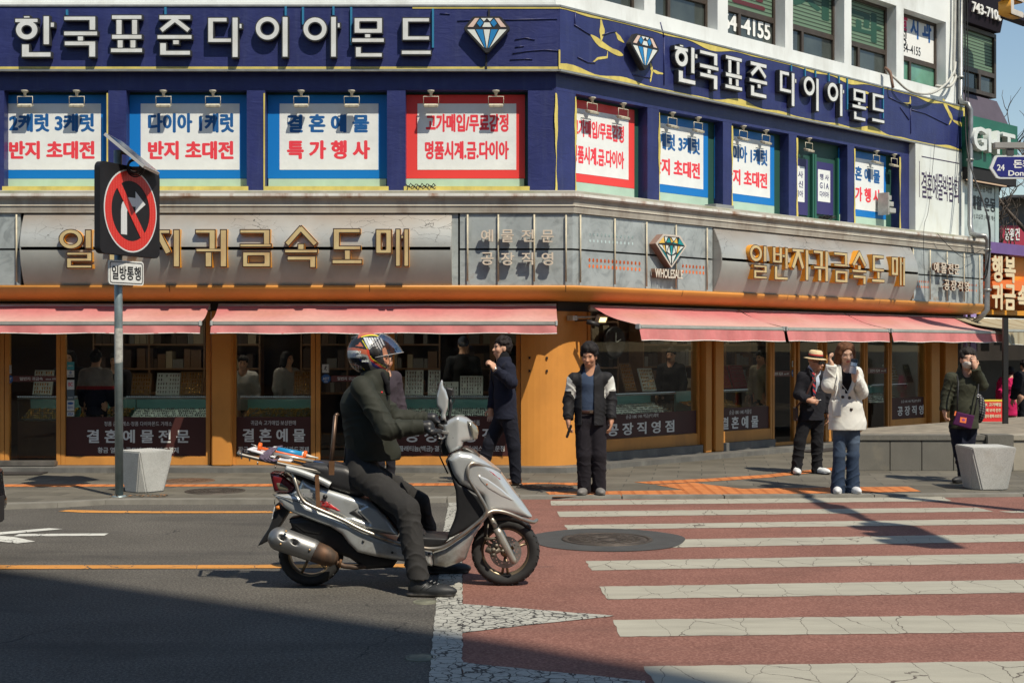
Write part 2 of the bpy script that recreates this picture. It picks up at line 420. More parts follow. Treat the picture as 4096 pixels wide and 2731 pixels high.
def m_pavers():
    t = NT('pavers').set(.8, 0, .3); b = t.n('TexBrick'); b.offset = .5; b.inputs['Scale'].default_value = 1.0
    b.inputs['Brick Width'].default_value = .58; b.inputs['Row Height'].default_value = .29; b.inputs['Mortar Size'].default_value = .006
    b.inputs['Color1'].default_value = (.142, .130, .104, 1); b.inputs['Color2'].default_value = (.098, .090, .072, 1); b.inputs['Mortar'].default_value = (.06, .057, .05, 1)
    mp = t.n('Mapping'); mp.inputs['Rotation'].default_value = (0, 0, R(8)); t.l(t.co(), mp.inputs[0]); t.l(mp.outputs[0], b.inputs['Vector'])
    g = t.ramp(t.noise(1.7, 6, .65), [(.3, .75), (.7, 1.15)]); f = t.ramp(t.noise(180, 3, .7), [(.3, .86), (.7, 1.12)])
    c = t.mix(1.0, t.mix(1.0, b.outputs['Color'], g, 'MULTIPLY'), f, 'MULTIPLY')
    st = t.ramp(t.noise(.9, 6, .7), [(.58, 0.), (.74, .55)]); t.col(t.mix(st, c, (.075, .07, .063))); t.bump(b.outputs['Fac'], -.3, .004); return t.m
def m_tactile():
    t = NT('tactile').set(.75, 0, .3); w1 = t.n('TexWave', wave_type='BANDS', bands_direction='Y'); w1.inputs['Scale'].default_value = 7.5
    t.l(t.co(), w1.inputs['Vector']); w2 = t.n('TexWave', wave_type='BANDS', bands_direction='X'); w2.inputs['Scale'].default_value = 2.2
    t.l(t.co(), w2.inputs['Vector'])
    k = t.math('MULTIPLY', w1.outputs['Fac'], t.ramp(w2.outputs['Fac'], [(.1, 0.), (.3, 1.)]))
    g = t.ramp(t.noise(3, 6, .65), [(.3, .75), (.7, 1.12)])
    c = t.mix(1.0, t.mix(k, (.40, .125, .035), (.66, .24, .075)), g, 'MULTIPLY'); t.col(c); t.bump(k, .8, .012); return t.m
ASPH, RED, PAV, TAC = m_asphalt(), m_red(), m_pavers(), m_tactile()
WHITE_L = m_marking('stripe_paint', (.34, .325, .265), (.10, .085, .07), 2.0, .0085, 0)
WHITE_C = m_marking('cracked_paint', (.37, .365, .32), (.045, .043, .04), 13, .055, .05)
YEL = m_marking('yellow_paint', (.52, .235, .055), (.06, .055, .05), 3.0, .012, .02)
MARKW = m_marking('arrow_paint', (.55, .55, .50), (.06, .055, .05), 3.5, .014, .02)
KERB = mat('kerb_granite', (.175, .165, .14), .8, var=.2, vs=4, bump=.3, bs=150, grime=((.09, .085, .07), .7, 2.5))
def sheet(name, pts, z, m, kind='structure', jag=0, thick=0.):
    mb = MB(); pts = [Vector((p[0], p[1], z)) for p in pts]
    if jag:
        out = []
        for i, a in enumerate(pts):
            b = pts[(i+1) % len(pts)]; n = max(1, int((b-a).length/.06)); nn = Vector((-(b-a).y, (b-a).x, 0)).normalized()
            for j in range(n): out.append(a+(b-a)*(j/n)+(nn*random.uniform(-jag, jag) if j else Vector((0, 0, 0))))
        pts = out
    mb.sheet(pts); o = mb.build(name, m, recalc=False); o['kind'] = kind; return o
def z8(x, y): return (2000+x*.8912, 1900+y*.8912)
def zl(x, y): return (x*.3316, 1880+y*.3316)
G = lambda p, z=0: gnd(p[0], p[1], z)
sheet('road', [(-400, -300, 0), (500, -300, 0), (500, 900, 0), (-400, 900, 0)], 0, ASPH)
# sidewalk with a granite kerb
kpts = [(-900, 2041), (0, 2037), (230, 2030), (421, 2018), (1100, 2016), (1790, 2010), (2080, 1996), (2900, 1994), (3500, 1990), (4096, 1986), (5200, 1981)]
kw = [G(p) for p in kpts]
SWZ = .022
sheet('sidewalk', [(p.x, p.y+.16) for p in kw]+[(60, 60), (30, 90), (-30, 40), (-40, 16)], SWZ, PAV)
mb = MB()
for i in range(len(kw)-1):
    a, b = kw[i], kw[i+1]; n = max(1, int((b-a).length/1.0))
    for j in range(n):
        p, q = a+(b-a)*(j/n), a+(b-a)*((j+1)/n-.006); o = Vector((0, .17, 0)); zt = SWZ+.008+(.0 if p.x > -.6 else .018)
        v = [p, q, q+o, p+o]; mb.add([*v]+[x+Vector((0, .008 if k < 2 else 0, zt)) for k, x in enumerate(v)], [(4, 5, 6, 7), (0, 1, 5, 4), (1, 2, 6, 5), (2, 3, 7, 6), (3, 0, 4, 7)])
k_ = mb.build('kerb', KERB); k_['kind'] = 'structure'
# red crossing surface, white bars, markings
red = [G(p) for p in [(1832, 2011), (2082, 1998), (2900, 1996), (3500, 1992), (4096, 1988), (5000, 1985)]]
red += [(9.5, 5.0, 0), (9.5, 1.0, 0), (-.12, 3.2, 0), G((1849, 2731)), G((1849, 2265))]
sheet('crosswalk', red, .004, RED, jag=.006)
bars = [[(228, 117), (1985, 99), (2028, 118), (230, 138)], [(255, 165), (2140, 147), (2215, 165), (268, 190)],
        [(290, 226), (2352, 197), (2900, 190), (2900, 214), (2352, 222), (303, 247)], [(770, 291), (2352, 266), (2900, 258), (2900, 289), (2352, 300), (715, 328)],
        [(385, 388), (2352, 354), (2900, 345), (2900, 386), (2352, 397), (412, 430)], [(445, 503), (2352, 472), (2900, 462), (2900, 519), (2352, 530), (482, 560)],
        [(508, 653), (2352, 628), (2900, 620), (2900, 699), (2352, 707), (540, 728)], [(645, 862), (2352, 838), (2900, 830), (2900, 937), (2352, 945), (705, 955)],
        [(2236, 164), (2352, 162), (2900, 157), (2900, 164), (2352, 170), (2300, 171)]]
for b in bars: sheet('crosswalk_stripe', [G(z8(*p)) for p in b], .0065, WHITE_L, jag=.007)
sheet('stop_line', [G(p) for p in [(1795, 2011), (1830, 2011), (1849, 2265), (1849, 2731), (1849, 3300), (1655, 3300), (1717, 2731), (1746, 2370), (1775, 2120)]], .006, WHITE_C, jag=.006)
sheet('give_way_mark', [G(p) for p in [(1849, 2418), (2000, 2430), (2459, 2466), (2000, 2515), (1849, 2535)]], .008, WHITE_C, jag=.006)
sheet('give_way_mark', [G(p) for p in [(1849, 2652), (2000, 2670), (2580, 2728), (2580, 2745), (2100, 2990), (1849, 3010)]], .008, WHITE_C, jag=.006)
sheet('yellow_line', [G(p) for p in [(-900, 2262), (900, 2260), (1755, 2255), (1755, 2268), (900, 2274), (-900, 2278)]], .004, YEL, jag=.003)
sheet('yellow_line', [G(p) for p in [zl(705, 497), zl(830, 480), zl(1300, 492), (690, 2045), (1300, 2044), (1720, 2026), (1720, 2032), (1300, 2051), (690, 2053), zl(1000, 514)]], .004, YEL, jag=.003)
for p in ([(-250, 778), (30, 748), (590, 702), (755, 711), (120, 770), (-250, 800)], [(160, 799), (235, 772), (1310, 765), (1260, 792), (260, 799)], [(-250, 780), (25, 795), (160, 806), (425, 862), (210, 886), (-250, 835)]):
    sheet('road_arrow', [G(zl(*q)) for q in p], .004, MARKW, jag=.004)
sheet('patched_asphalt', [(.775+.64*math.cos(a)*(1+.03*math.sin(5*a)), 11.02+.66*math.sin(a), 0) for a in [i*2*math.pi/48 for i in range(48)]], .0085, mat('patch', (.050, .050, .049), .9, var=.15, vs=6, bump=.4, bs=200), jag=.01)
# tactile paving
zs = SWZ+.004
GS = lambda p: gnd(p[0], p[1], zs)
sheet('tactile_paving', [GS(z8(*p)) for p in [(205, 74), (470, 71), (830, 66), (700, 42), (870, 33), (1085, 60), (1480, 54), (1830, 50), (1890, 72), (1240, 84), (237, 97)]], zs, TAC)
sheet('tactile_paving', [GS(p) for p in [(-900, 1936), (700, 1936), (1900, 1930), (2320, 1929), (2320, 1939), (1900, 1941), (700, 1945), (-900, 1946)]], zs, TAC)
sheet('tactile_paving', [GS(p) for p in [(2536, 1927), (2850, 1912), (3050, 1898), (3330, 1869), (3520, 1854), (3520, 1862), (3345, 1880), (3080, 1908), (2880, 1922), (2610, 1935)]], zs, TAC)
# manhole covers
IRON = mat('cast_iron', (.075, .062, .052), .65, .5, var=.3, vs=9, bump=.4, bs=60)
RUSTI = mat('rusty_iron', (.13, .075, .045), .85, .1, var=.35, vs=8, bump=.4, bs=70)
def manhole(c, r, m, label, grp=None, ring=True):
    mb = MB(); mb.lathe(c, (0, 0, 1), [(0, .004), (r*.2, .004), (r*.2, 0.0), (r*.24, 0.0), (r*.24, .004), (r*.86, .004), (r*.86, .0), (r*.9, .0), (r*.9, .005), (r, .005), (r, -.01)], 48)
    for q in range(3):
        rr = r*(.36+.16*q); nn = 10+6*q
        for k in range(nn):
            a = 2*math.pi*k/nn; x, y = c[0]+rr*math.cos(a), c[1]+rr*math.sin(a); s_ = r*.05
            mb.box(x-s_, x+s_, y-s_, y+s_, c[2]+.003, c[2]+.008)
    o = mb.build('manhole_cover', m); tag(o, label, 'manhole cover', grp); return o
manhole((.775, 11.0, .0105), .37, IRON, 'round iron manhole cover set in a dark asphalt patch on the red crossing')
g1 = gnd(754, 1923, SWZ); manhole((g1.x, g1.y, SWZ+.002), .3, RUSTI, 'rusty round manhole cover on the pavement right of the sign pole')
g1 = gnd(2180, 1948, SWZ); manhole((g1.x, g1.y, SWZ+.002), .32, IRON, 'dark manhole cover on the pavement near the man in the track jacket')
g1 = gnd(860, 1964, SWZ); manhole((g1.x, g1.y, SWZ+.002), .32, IRON, 'grey manhole cover on the pavement behind the scooter rack')
VC = mat('valve_cap', (.15, .15, .11), .8, .1, var=.3, vs=20)
for (px, py, r, lb) in ((1700, 2408, .075, 'small round green valve cover beside the rider\'s shoe'), (1683, 2631, .08, 'small round green valve cover in the dark foreground shade')):
    g1 = gnd(px, py); mb = MB(); mb.lathe((g1.x, g1.y, .002), (0, 0, 1), [(0, .004), (r*.8, .004), (r*.82, .001), (r*.88, .001), (r*.9, .005), (r, .004), (r*1.02, -.01)], 32)
    tag(mb.build('valve_cover', VC), lb, 'valve cover', 'valve covers in the road')
# ================================================================ THE JEWELLERY BUILDING
XL = -9.0; SR = 10.25                                   # ends of the two facades (frame coordinates)
NAVY = None
def m_navy():
    t = NT('navy_film').set(.42, 0, .45); g = t.ramp(t.noise(2.2, 6, .65), [(.3, .8), (.7, 1.18)])
    st = t.ramp(t.noise(3, 6, .7, sc=(3.5, 3.5, .3)), [(.5, 0.), (.75, .28)])
    c = t.mix(st, t.mix(1.0, (.022, .029, .122), g, 'MULTIPLY'), (.07, .085, .17)); t.col(c)
    wv = t.noise(4.5, 5, .6, sc=(1, 1, 2.5), dist=1.2); t.bump(wv, .28, .02); return t.m
NAVY = m_navy()
NAVYD = mat('navy_jamb', (.022, .018, .075), .5, var=.2, vs=3, bump=.2, bs=8, bd=.01)
YTRIM = mat('yellow_backing', (.60, .50, .13), .6, var=.16, vs=5, grime=((.25, .2, .08), .5, 4))
STEEL = mat('sign_edge_metal', (.30, .31, .30), .45, .5, var=.2, vs=8)
WHITEW = mat('white_render', (.70, .735, .72), .85, var=.06, vs=1.6, bump=.15, bs=25, grime=((.36, .36, .32), .45, 2.2))
GREYP = None
def m_metalpanel():
    t = NT('grey_panel').set(.5, .25, .4); g = t.ramp(t.noise(2.6, 6, .65), [(.3, .78), (.7, 1.15)])
    sm = t.ramp(t.noise(3.4, 4, .6, dist=2.0), [(.50, 0.), (.66, .55)])
    c = t.mix(sm, t.mix(1.0, (.38, .42, .42), g, 'MULTIPLY'), (.19, .215, .22))
    rs = t.ramp(t.noise(1.3, 6, .7), [(.66, 0.), (.72, .8)]); t.col(t.mix(rs, c, (.28, .17, .085))); t.bump(t.noise(40, 4, .6), .08, .004); return t.m
GREYP = m_metalpanel()
def m_cracked(name):
    t = NT(name).set(.38, .25, .5); v = t.n('TexVoronoi', feature='DISTANCE_TO_EDGE'); v.inputs['Scale'].default_value = 4.2
    wn = t.n('TexNoise'); wn.inputs['Scale'].default_value = 3; wn.inputs['Detail'].default_value = 6; t.l(t.co(), wn.inputs['Vector'])
    va = t.n('VectorMath', operation='MULTIPLY_ADD'); t.l(wn.outputs['Color'], va.inputs[0]); va.inputs[1].default_value = (.5, .5, .5)
    t.l(t.co((.8, .8, 2.4)), va.inputs[2]); t.l(va.outputs[0], v.inputs['Vector'])
    sp = t.n('SeparateXYZ'); t.l(t.co(), sp.inputs[0]); hz = t.ramp(t.math('ADD', t.math('MULTIPLY', sp.outputs[2], 1/1.), .0), [(0, 0.), (1, 1.)])
    up = t.ramp(t.math('SUBTRACT', sp.outputs[2], 2.28), [(.52, 0.), (.70, 1.)]); th = t.math('MULTIPLY', t.ramp(t.noise(.9, 5, .6), [(.47, 0.), (.66, .016)]), up)
    cr = t.math('LESS_THAN', v.outputs['Distance'], th)
    g = t.ramp(t.noise(1.3, 6, .65), [(.3, .82), (.7, 1.12)]); b = t.mix(1.0, (.40, .41, .385), g, 'MULTIPLY')
    du = t.math('MULTIPLY', t.ramp(t.noise(.8, 5, .6), [(.25, .12), (.6, .85)]), t.ramp(t.math('SUBTRACT', sp.outputs[2], 2.28), [(.66, 0.), (.9, 1.)]))
    b = t.mix(du, b, (.27, .215, .16)); t.col(t.mix(cr, b, (.085, .08, .07))); return t.m
CURVP = m_cracked('cracked_enamel')
ORANGE = mat('orange_enamel', (.58, .25, .05), .48, var=.10, vs=1.4, spec=.4, grime=((.26, .11, .03), .45, 1.1))
DGAP = flat('dark_gap', (.012, .012, .013), .8)
CONC = mat('stained_concrete', (.40, .385, .33), .85, var=.2, vs=2.5, bump=.3, bs=40, grime=((.20, .24, .11), .8, 1.6))
CORN = mat('cornice_paint', (.37, .35, .30), .7, var=.14, vs=2, bump=.12, bs=30, grime=((.15, .105, .075), .8, 2.4))
RUSTW = mat('rusted_white_edge', (.55, .55, .51), .6, var=.1, vs=3, grime=((.24, .11, .05), .9, 5))
TILE = mat('grey_step_tile', (.115, .113, .105), .6, var=.2, vs=3, bump=.15, bs=60, grime=((.24, .235, .21), .5, 4))
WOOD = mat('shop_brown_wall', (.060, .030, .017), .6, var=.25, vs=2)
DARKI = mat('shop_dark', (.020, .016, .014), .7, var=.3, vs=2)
bld = thing('shop_building', 'white corner building with navy upper floor and orange ground floor jewellery shop', 'building', (C0.x, C0.y, 0))
def sweep(mb, prof, xl=XL, sr=SR, closed=True):
    """profile (d,z) swept along both facades, mitred at the corner"""
    n = len(prof); vs = []
    for d, z in prof: vs.append(FLM @ Vector((xl, -d, z)))
    for d, z in prof: vs.append(FLM @ Vector((MIT*d, -d, z)))
    for d, z in prof: vs.append(FRM @ Vector((sr, -d, z)))
    fs = []
    for k in (0, 1):
        for i in range(n if closed else n-1):
            j = (i+1) % n; fs.append((k*n+i, k*n+j, (k+1)*n+j, (k+1)*n+i))
    if closed: fs.append(tuple(range(n))); fs.append(tuple(range(3*n-1, 2*n-1, -1)))
    mb.add(vs, fs); return mb
zs_top, zs_bot = 5.83, 5.05                          # blue signboard
# --- upper white wall, left: plain strip; right: wall with deep window openings
SRC = [(2390, 2532), (2626, 2826), (2916, 3097), (3176, 3334), (3410, 3543), (3619, 3742)]
wz = [(-1.0, 35), (0, 0), (0, 0), (0, 0), (0, 0), (0, 0)]
zb = fr(3619, 316)[1]; zt = fr(3619, 33, 0)[1]
mb = MB(); T = 9.2
mb.M = FLM; mb.box(XL, .0, .02, .5, zs_top-.05, T)
mb.box(XL, .0, .0, .019, zs_top+.05, zs_top+.09)
xs = [-8.4, -6.1, -3.95, -1.8]
mb.M = FRM
wins = [(fr(a, 100, 0)[0], fr(b, 100, -.22)[0]) for a, b in SRC]
prev = 0.0
mb.box(.0, SR, .02, .5, zs_bot-.2, zb)
for a, b in wins: mb.box(prev, a, .02, .5, zb, zt); prev = b
mb.box(prev, SR, .02, .5, zb, zt); mb.box(.0, SR, .02, .5, zt, T)
mb.box(SR-.3, SR+.0, .5, 9, .3, T)
up_wall = mb.build('wall', WHITEW, bld)
# left facade: faint wall joints, stubs above the sign
FRB = mat('brown_window_frame', (.075, .058, .046), .45, .35, var=.2, vs=6)
GLU = None
def m_winglass(name, c, r=.06):
    if name in MATS: return MATS[name]
    t = NT(name).set(r, 0, .8); g = t.ramp(t.noise(1.6, 4, .6), [(.35, .7), (.65, 1.3)]); t.col(t.mix(1.0, c, g, 'MULTIPLY')); MATS[name] = t.m; return t.m
GLD = m_winglass('dark_window_glass', (.045, .055, .05), .05)
BLIND = None
def m_blind():
    t = NT('green_blind').set(.55, 0, .3); sp = t.n('SeparateXYZ'); t.l(t.co(), sp.inputs[0])
    fr_ = t.math('FRACT', t.math('MULTIPLY', sp.outputs[2], 17.)); k = t.ramp(fr_, [(.0, .10), (.2, 1.1), (.7, .85), (.95, .1)])
    t.col(t.mix(1.0, (.17, .27, .185), k, 'MULTIPLY')); t.bump(fr_, .5, .02); return t.m
BLIND = m_blind()
WHT = flat('white_vinyl', (.74, .75, .72), .5); BLK = flat('black_vinyl', (.02, .02, .022), .5); MAR = flat('maroon_vinyl', (.10, .02, .025), .5)
GRNT = flat('dark_green_vinyl', (.02, .075, .05), .5); REDT = flat('sign_red', (.74, .045, .045), .45); BLUT = flat('sign_blue', (.012, .115, .36), .45)
for i, (a, b) in enumerate(wins):
    h = zt-zb; zm = zb+h*.36
    wf = MB(FRM); D = .20; fw = .05
    wf.box(a, a+fw, D, D+.07, zb, zt); wf.box(b-fw, b, D, D+.07, zb, zt); wf.box(a+fw, b-fw, D, D+.07, zb, zb+fw); wf.box(a+fw, b-fw, D, D+.07, zt-fw, zt)
    wf.box(a+fw, b-fw, D-.01, D+.07, zm-.04, zm+.04); mx = a+(b-a)*.36; wf.box(mx-.03, mx+.03, D-.01, D+.07, zb+fw, zm-.04)
    win = wf.build('window', FRB, bld)
    p = MB(FRM); p.box(a+fw, b-fw, D+.03, D+.05, zb+fw, zm-.04); pane = p.build('pane', m_winglass('mint_glass', (.10, .24, .17), .1) if i == 5 else GLD, win)
    p = MB(FRM); p.box(a+fw, b-fw, D+.03, D+.05, zm+.04, zt-fw); p.build('pane', WHT if i == 5 else BLIND, win)
    if i in (1, 2, 3, 4):
        ch = {1: '플', 2: '란', 3: '치', 4: '과'}[i]; lettering(ch, FRM, a+.25, zm+.12 if i != 3 else zm+.25, b-.12, zt-.15+(0.2 if i == 3 else 0), -D-.028, MAR if i in (1, 2) else GRNT, win, bold=.05)
    if i == 2: lettering('764–4155', FRM, a-.02, zb+.12, b-.1, zb+.38, -D-.022, WHT, win, bold=.05)
    if i == 5:
        lettering('성', FRM, a+.25, zt-.55, a+.45, zt-.2, -D-.028, BLK, win, bold=.03); lettering('플', FRM, a+.24, zm+.48, a+.48, zm+.88, -D-.028, flat('pink_vinyl', (.7, .03, .13), .5), win, bold=.05)
        lettering('치 과', FRM, a+.58, zm+.40, b-.13, zm+.84, -D-.028, BLUT, win, bold=.05); lettering('764–4155', FRM, a+.25, zm+.12, a+.92, zm+.27, -D-.028, BLK, win, bold=.01)
# --- navy floor: pillars, beam, recess
BAYS_R = [(.36, 1.762), (2.006, 3.417), (3.63, 5.04), (5.255, 6.654), (6.858, 8.25)]
BX = lambda px: fl(px, 500)[0]
BAYS_L = [(-8.6, -7.24), (-6.95, BX(433)), (BX(505), BX(987)), (BX(1061), BX(1548)), (BX(1622), BX(2112))]
ZB0, ZB1 = 3.50, 4.81                               # sill and head of the bays
mb = MB(); sweep(mb, [(0, ZB1), (0, zs_bot+.0), (-.165, zs_bot+.0), (-.165, ZB1)]); mb.build('lintel', NAVY, bld)
def pillar(M, x0, x1, side=None):
    mb = MB(M); mb.box(x0, x1, 0, .24, ZB0, ZB1-.002); mb.build('pillar', NAVY, bld)
e = [XL]+[v for b in BAYS_L for v in b]
for i in range(0, len(e)-1, 2): pillar(FLM, e[i], e[i+1])
mb = MB(); xa, xb = BAYS_L[-1][1], BAYS_R[0][0]
mb.prism([(C0.x+xa, C0.y), (C0.x, C0.y), tuple((FRM @ Vector((xb, 0, 0))).xy), tuple((FRM @ Vector((xb, .24, 0))).xy), (C0.x, C0.y+.3), (C0.x+xa, C0.y+.24)], ZB0, ZB1-.002, ax='z'); mb.build('corner_pillar', NAVY, bld)
for i in range(len(BAYS_R)-1): pillar(FRM, BAYS_R[i][1], BAYS_R[i+1][0])
pillar(FRM, 8.25, 8.74); pillar(FRM, 8.745, SR)
mb = MB(); sweep(mb, [(-.166, 3.3), (-.166, zs_bot), (-.5, zs_bot), (-.5, 3.3)]); mb.build('bay_back_wall', flat('bay_green_frame', (.022, .075, .06), .5), bld)
# torn yellow backing along the pillar edges
for (x, wd) in ((.0, .028), (2.006, .022), (3.63, .02), (5.255, .022), (6.858, .02), (8.25, .025), (.355, .02)):
    n = 14; ph = random.random()*6; mb = MB(FRM)
    mb.grid(n, 1, lambda u, v, x=x, wd=wd, ph=ph: (x+(v-.5)*wd*(1.2+.9*math.sin(7*u+ph))+.004*math.sin(23*u), -.006, ZB0+.02+u*(ZB1-ZB0-.06))); mb.build('torn_film_edge', YTRIM, bld)
for x in (BX(433)-.01, BX(1061)-.012):
    mb = MB(FLM); mb.grid(10, 1, lambda u, v, x=x: (x+(v-.5)*.02, -.006, ZB0+.02+u*(ZB1-ZB0-.06))); mb.build('torn_film_edge', YTRIM, bld)
# yellow sill strips under the bays
mb = MB(FLM)
for a, b in BAYS_L: mb = MB(FLM); mb.box(a-.02, b+.02, -.012, .2, ZB0-.0, ZB0+.098); mb.build('sill_strip', YTRIM, bld)
MINT = mat('mint_sill_film', (.40, .56, .46), .5, var=.1, vs=3)
# --- ledge and cornice
mb = MB(); sweep(mb, [(.0, 3.53), (.50, 3.49), (.545, 3.478), (.545, 3.45), (-.2, 3.45), (-.2, 3.53)]); mb.build('ledge', CONC, bld)
mb = MB(); sweep(mb, [(.55, 3.449), (.555, 3.415), (.535, 3.395), (-.2, 3.395), (-.2, 3.449)]); mb.build('ledge_edge', RUSTW, bld)
mb = MB(); sweep(mb, [(.52, 3.394), (.505, 3.36), (.50, 3.315), (.515, 3.300), (.505, 3.295), (.497, 3.23), (.497, 3.217), (-.2, 3.217), (-.2, 3.394)]); mb.build('cornice', CORN, bld)
# --- fascia
ZF0, ZF1 = 2.335, 3.21; ZM = (ZF0+ZF1)/2+.0
def fascia_flat(M, x0, x1, miter=0):
    mb = MB(M); D = .47
    for z0, z1 in ((ZF0, ZM-.012), (ZM+.012, ZF1)):
        a, b = x0, x1
        if miter == 1: b = MIT*D
        if miter == 2: a = -MIT*D
        mb.box(a, b, -D, -.35, z0, z1)
    o = mb.build('fascia_panel', GREYP, bld); return o
def fascia_curved(M, x0, x1):
    mb = MB(M); n = 18; D = .47; Bg = .15
    for z0, z1, u0, u1 in ((ZF0, ZM-.018, 0, .478), (ZM+.018, ZF1, .522, 1)):
        mb.grid(1, n, lambda i, j: (x0+(x1-x0)*i, -(D+Bg*math.sin(math.pi*(u0+(u1-u0)*j))), ZF0+(ZF1-ZF0)*(u0+(u1-u0)*j)))
    pr = [(-(D+Bg*math.sin(math.pi*k/24)), ZF0+(ZF1-ZF0)*k/24) for k in range(25)]+[(-.36, ZF1), (-.36, ZF0)]
    for x in (x0, x1):
        mb.prism([(p[0]+.004, p[1]) for p in pr], x-.006, x+.006, ax='x')
    return mb.build('fascia_panel', CURVP, bld)
gx = lambda px: fl(px, 1000, .47)[0]; gs = lambda px: fr(px, 1000, .47)[0]
mb = MB(); sweep(mb, [(.43, ZF0-.01), (.43, ZF1+.01), (-.2, ZF1+.01), (-.2, ZF0-.01)]); mb.build('fascia_backing', DGAP, bld)
fascia_flat(FLM, XL, gx(82)); fascia_curved(FLM, gx(98), gx(1806)); mb = MB(FLM); mb.box(gx(1808), gx(1832), -.46, -.3, ZF0, ZF1); mb.build('fascia_joint', GREYP, bld)
fascia_flat(FLM, gx(1840), 0, 1); fascia_flat(FRM, 0, gs(2850), 2); fascia_curved(FRM, gs(2853), gs(3640)); fascia_flat(FRM, gs(3650), SR-.02)
# slim tube lights standing on the grey panels
TUBE = mat('yellowed_tube', (.50, .45, .33), .5, var=.2, vs=8)
def rods(M, lst):
    for px, t, b in lst:
        x, z1 = (fl if M is FLM else fr)(px, t, .5); z0 = (fl if M is FLM else fr)(px, b, .5)[1]
        mb = MB(M); mb.cyl((x, -.495, z0), (x, -.495, z1), .011, 8); mb.build('light_tube', TUBE, bld)
rods(FLM, [(65, 858, 1127), (1870, 858, 1124), (1993, 858, 1126), (2137, 858, 1126), (2264, 860, 1127)])
rods(FRM, [(2323, 860, 1130), (2461, 874, 1137), (2588, 888, 1146), (2706, 900, 1152), (2830, 912, 1160), (3654, 995, 1195), (3722, 1000, 1198), (3790, 1007, 1203), (3858, 1013, 1207), (3920, 1020, 1212)])
# orange dots and pale dots on the grey panels
DOT = flat('orange_dot', (.72, .17, .04), .5); DOTP = flat('pale_dot', (.45, .56, .56), .5)
def dots(px0, px1, py0, py1, n, m, r=.02, slope=0):
    for k in range(n):
        mb = MB(FRM); px = px0+(px1-px0)*k/(n-1)
        for py in (py0, py1):
            x, z = fr(px, py+slope*k/(n-1), .4715); mb.add([(x+r*.8*math.cos(a), -.4722, z+r*1.1*math.sin(a)) for a in [i*math.pi/6 for i in range(12)]], [tuple(range(12))]); mb.build('panel_dot', m, bld)
dots(2358, 2558, 1040, 1064, 14, DOT, .022, 14); dots(2732, 2814, 1064, 1086, 7, DOT, .022, 6)
dots(2360, 2530, 938, 963, 12, DOTP, .018, 12); dots(3662, 3720, 1125, 1146, 8, DOT, .018, 3); dots(3862, 3905, 1138, 1160, 6, DOT, .018, 3)
# --- orange rounded band under the fascia
pr = [(.495, ZF0-.004), (.49, 2.30), (.465, 2.25), (.42, 2.205), (.35, 2.175), (.25, 2.155), (-.1, 2.15), (-.1, ZF0-.004)]
mb = MB(); mb.smooth = True; sweep(mb, pr); mb.build('orange_band', ORANGE, bld)
mb = MB(); SEAM = mat('seam_dirt', (.13, .055, .015), .7)
for x in (-7.2, -4.75, -2.3, .1):
    mb = MB(FLM); mb.grid(1, 6, lambda a, b, x=x: (x+.008*a, -(.4965-.032*max(0, b-.3)), 2.331-.08*b)); mb.build('panel_seam', SEAM, bld)
for x in (1.9, 4.3, 6.8, 9.0):
    mb = MB(FRM); mb.grid(1, 6, lambda a, b, x=x: (x+.008*a, -(.4965-.032*max(0, b-.3)), 2.331-.08*b)); mb.build('panel_seam', SEAM, bld)
# --- ground floor: step, pillars, window frames, glass
SZ = .085
mb = MB(); sweep(mb, [(.30, SWZ), (.30, SZ), (-.3, SZ), (-.3, SWZ)]); mb.build('step', TILE, bld)
ORJ = mat('orange_frame', (.54, .235, .05), .5, var=.1, vs=2, grime=((.2, .09, .03), .4, 3))
def lx(px): return fl(px, 1600, -.1)[0]
def rx(px): return fr(px, 1600, -.1)[0]
def shop_pillar(M, x0, x1, d=.04):
    mb = MB(M); mb.box(x0, x1, -d, .25, SZ, 2.14); mb.build('shop_pillar', ORANGE, bld, bevel=.012)
shop_pillar(FLM, fl(846, 1600, .04)[0], fl(926, 1600, .04)[0])
shop_pillar(FLM, -8.6, -8.2)
# rounded corner pillar
xa = fl(2084, 1600, .0)[0]; xb = fr(2342, 1600, .0)[0]; pts = []
a0 = Vector((C0.x+xa, C0.y-.02)); a1 = (FRM @ Vector((xb, -.02, 0))).xy; cc = Vector((C0.x+.02, C0.y-.02))
for k in range(13):
    t = k/12; pts.append(tuple(((1-t)**2*a0+2*t*(1-t)*(cc+Vector((.05, -.12)))+t*t*a1)))
pts += [tuple((FRM @ Vector((xb, .3, 0))).xy), (C0.x+xa, C0.y+.3)]
mb = MB(); mb.prism(pts, SZ, 2.14, ax='z'); mb.build('shop_pillar', ORANGE, bld)
for (px, py) in ((2118, 1431), (2188, 1431), (2118, 1483), (2188, 1483)):
    x, z = fl(px, py, .06); mb = MB(FLM); mb.box(x-.012, x+.012, -.048, .02, z-.014, z+.014); mb.build('pillar_hole', DGAP, bld)  # square holes: dark blocks whose colour stands in for the shade inside
for a, b in ((2795, 2822), (2834, 2870), (3700, 3735), (3756, 3800)): shop_pillar(FRM, rx(a), rx(b), .02)
shop_pillar(FRM, rx(3800)+.02, SR-.02, .0)
SGL = glass('shop_glass', (.80, .84, .82), .85)
MARP = mat('maroon_panel_film', (.052, .014, .012), .55, var=.12, vs=3)
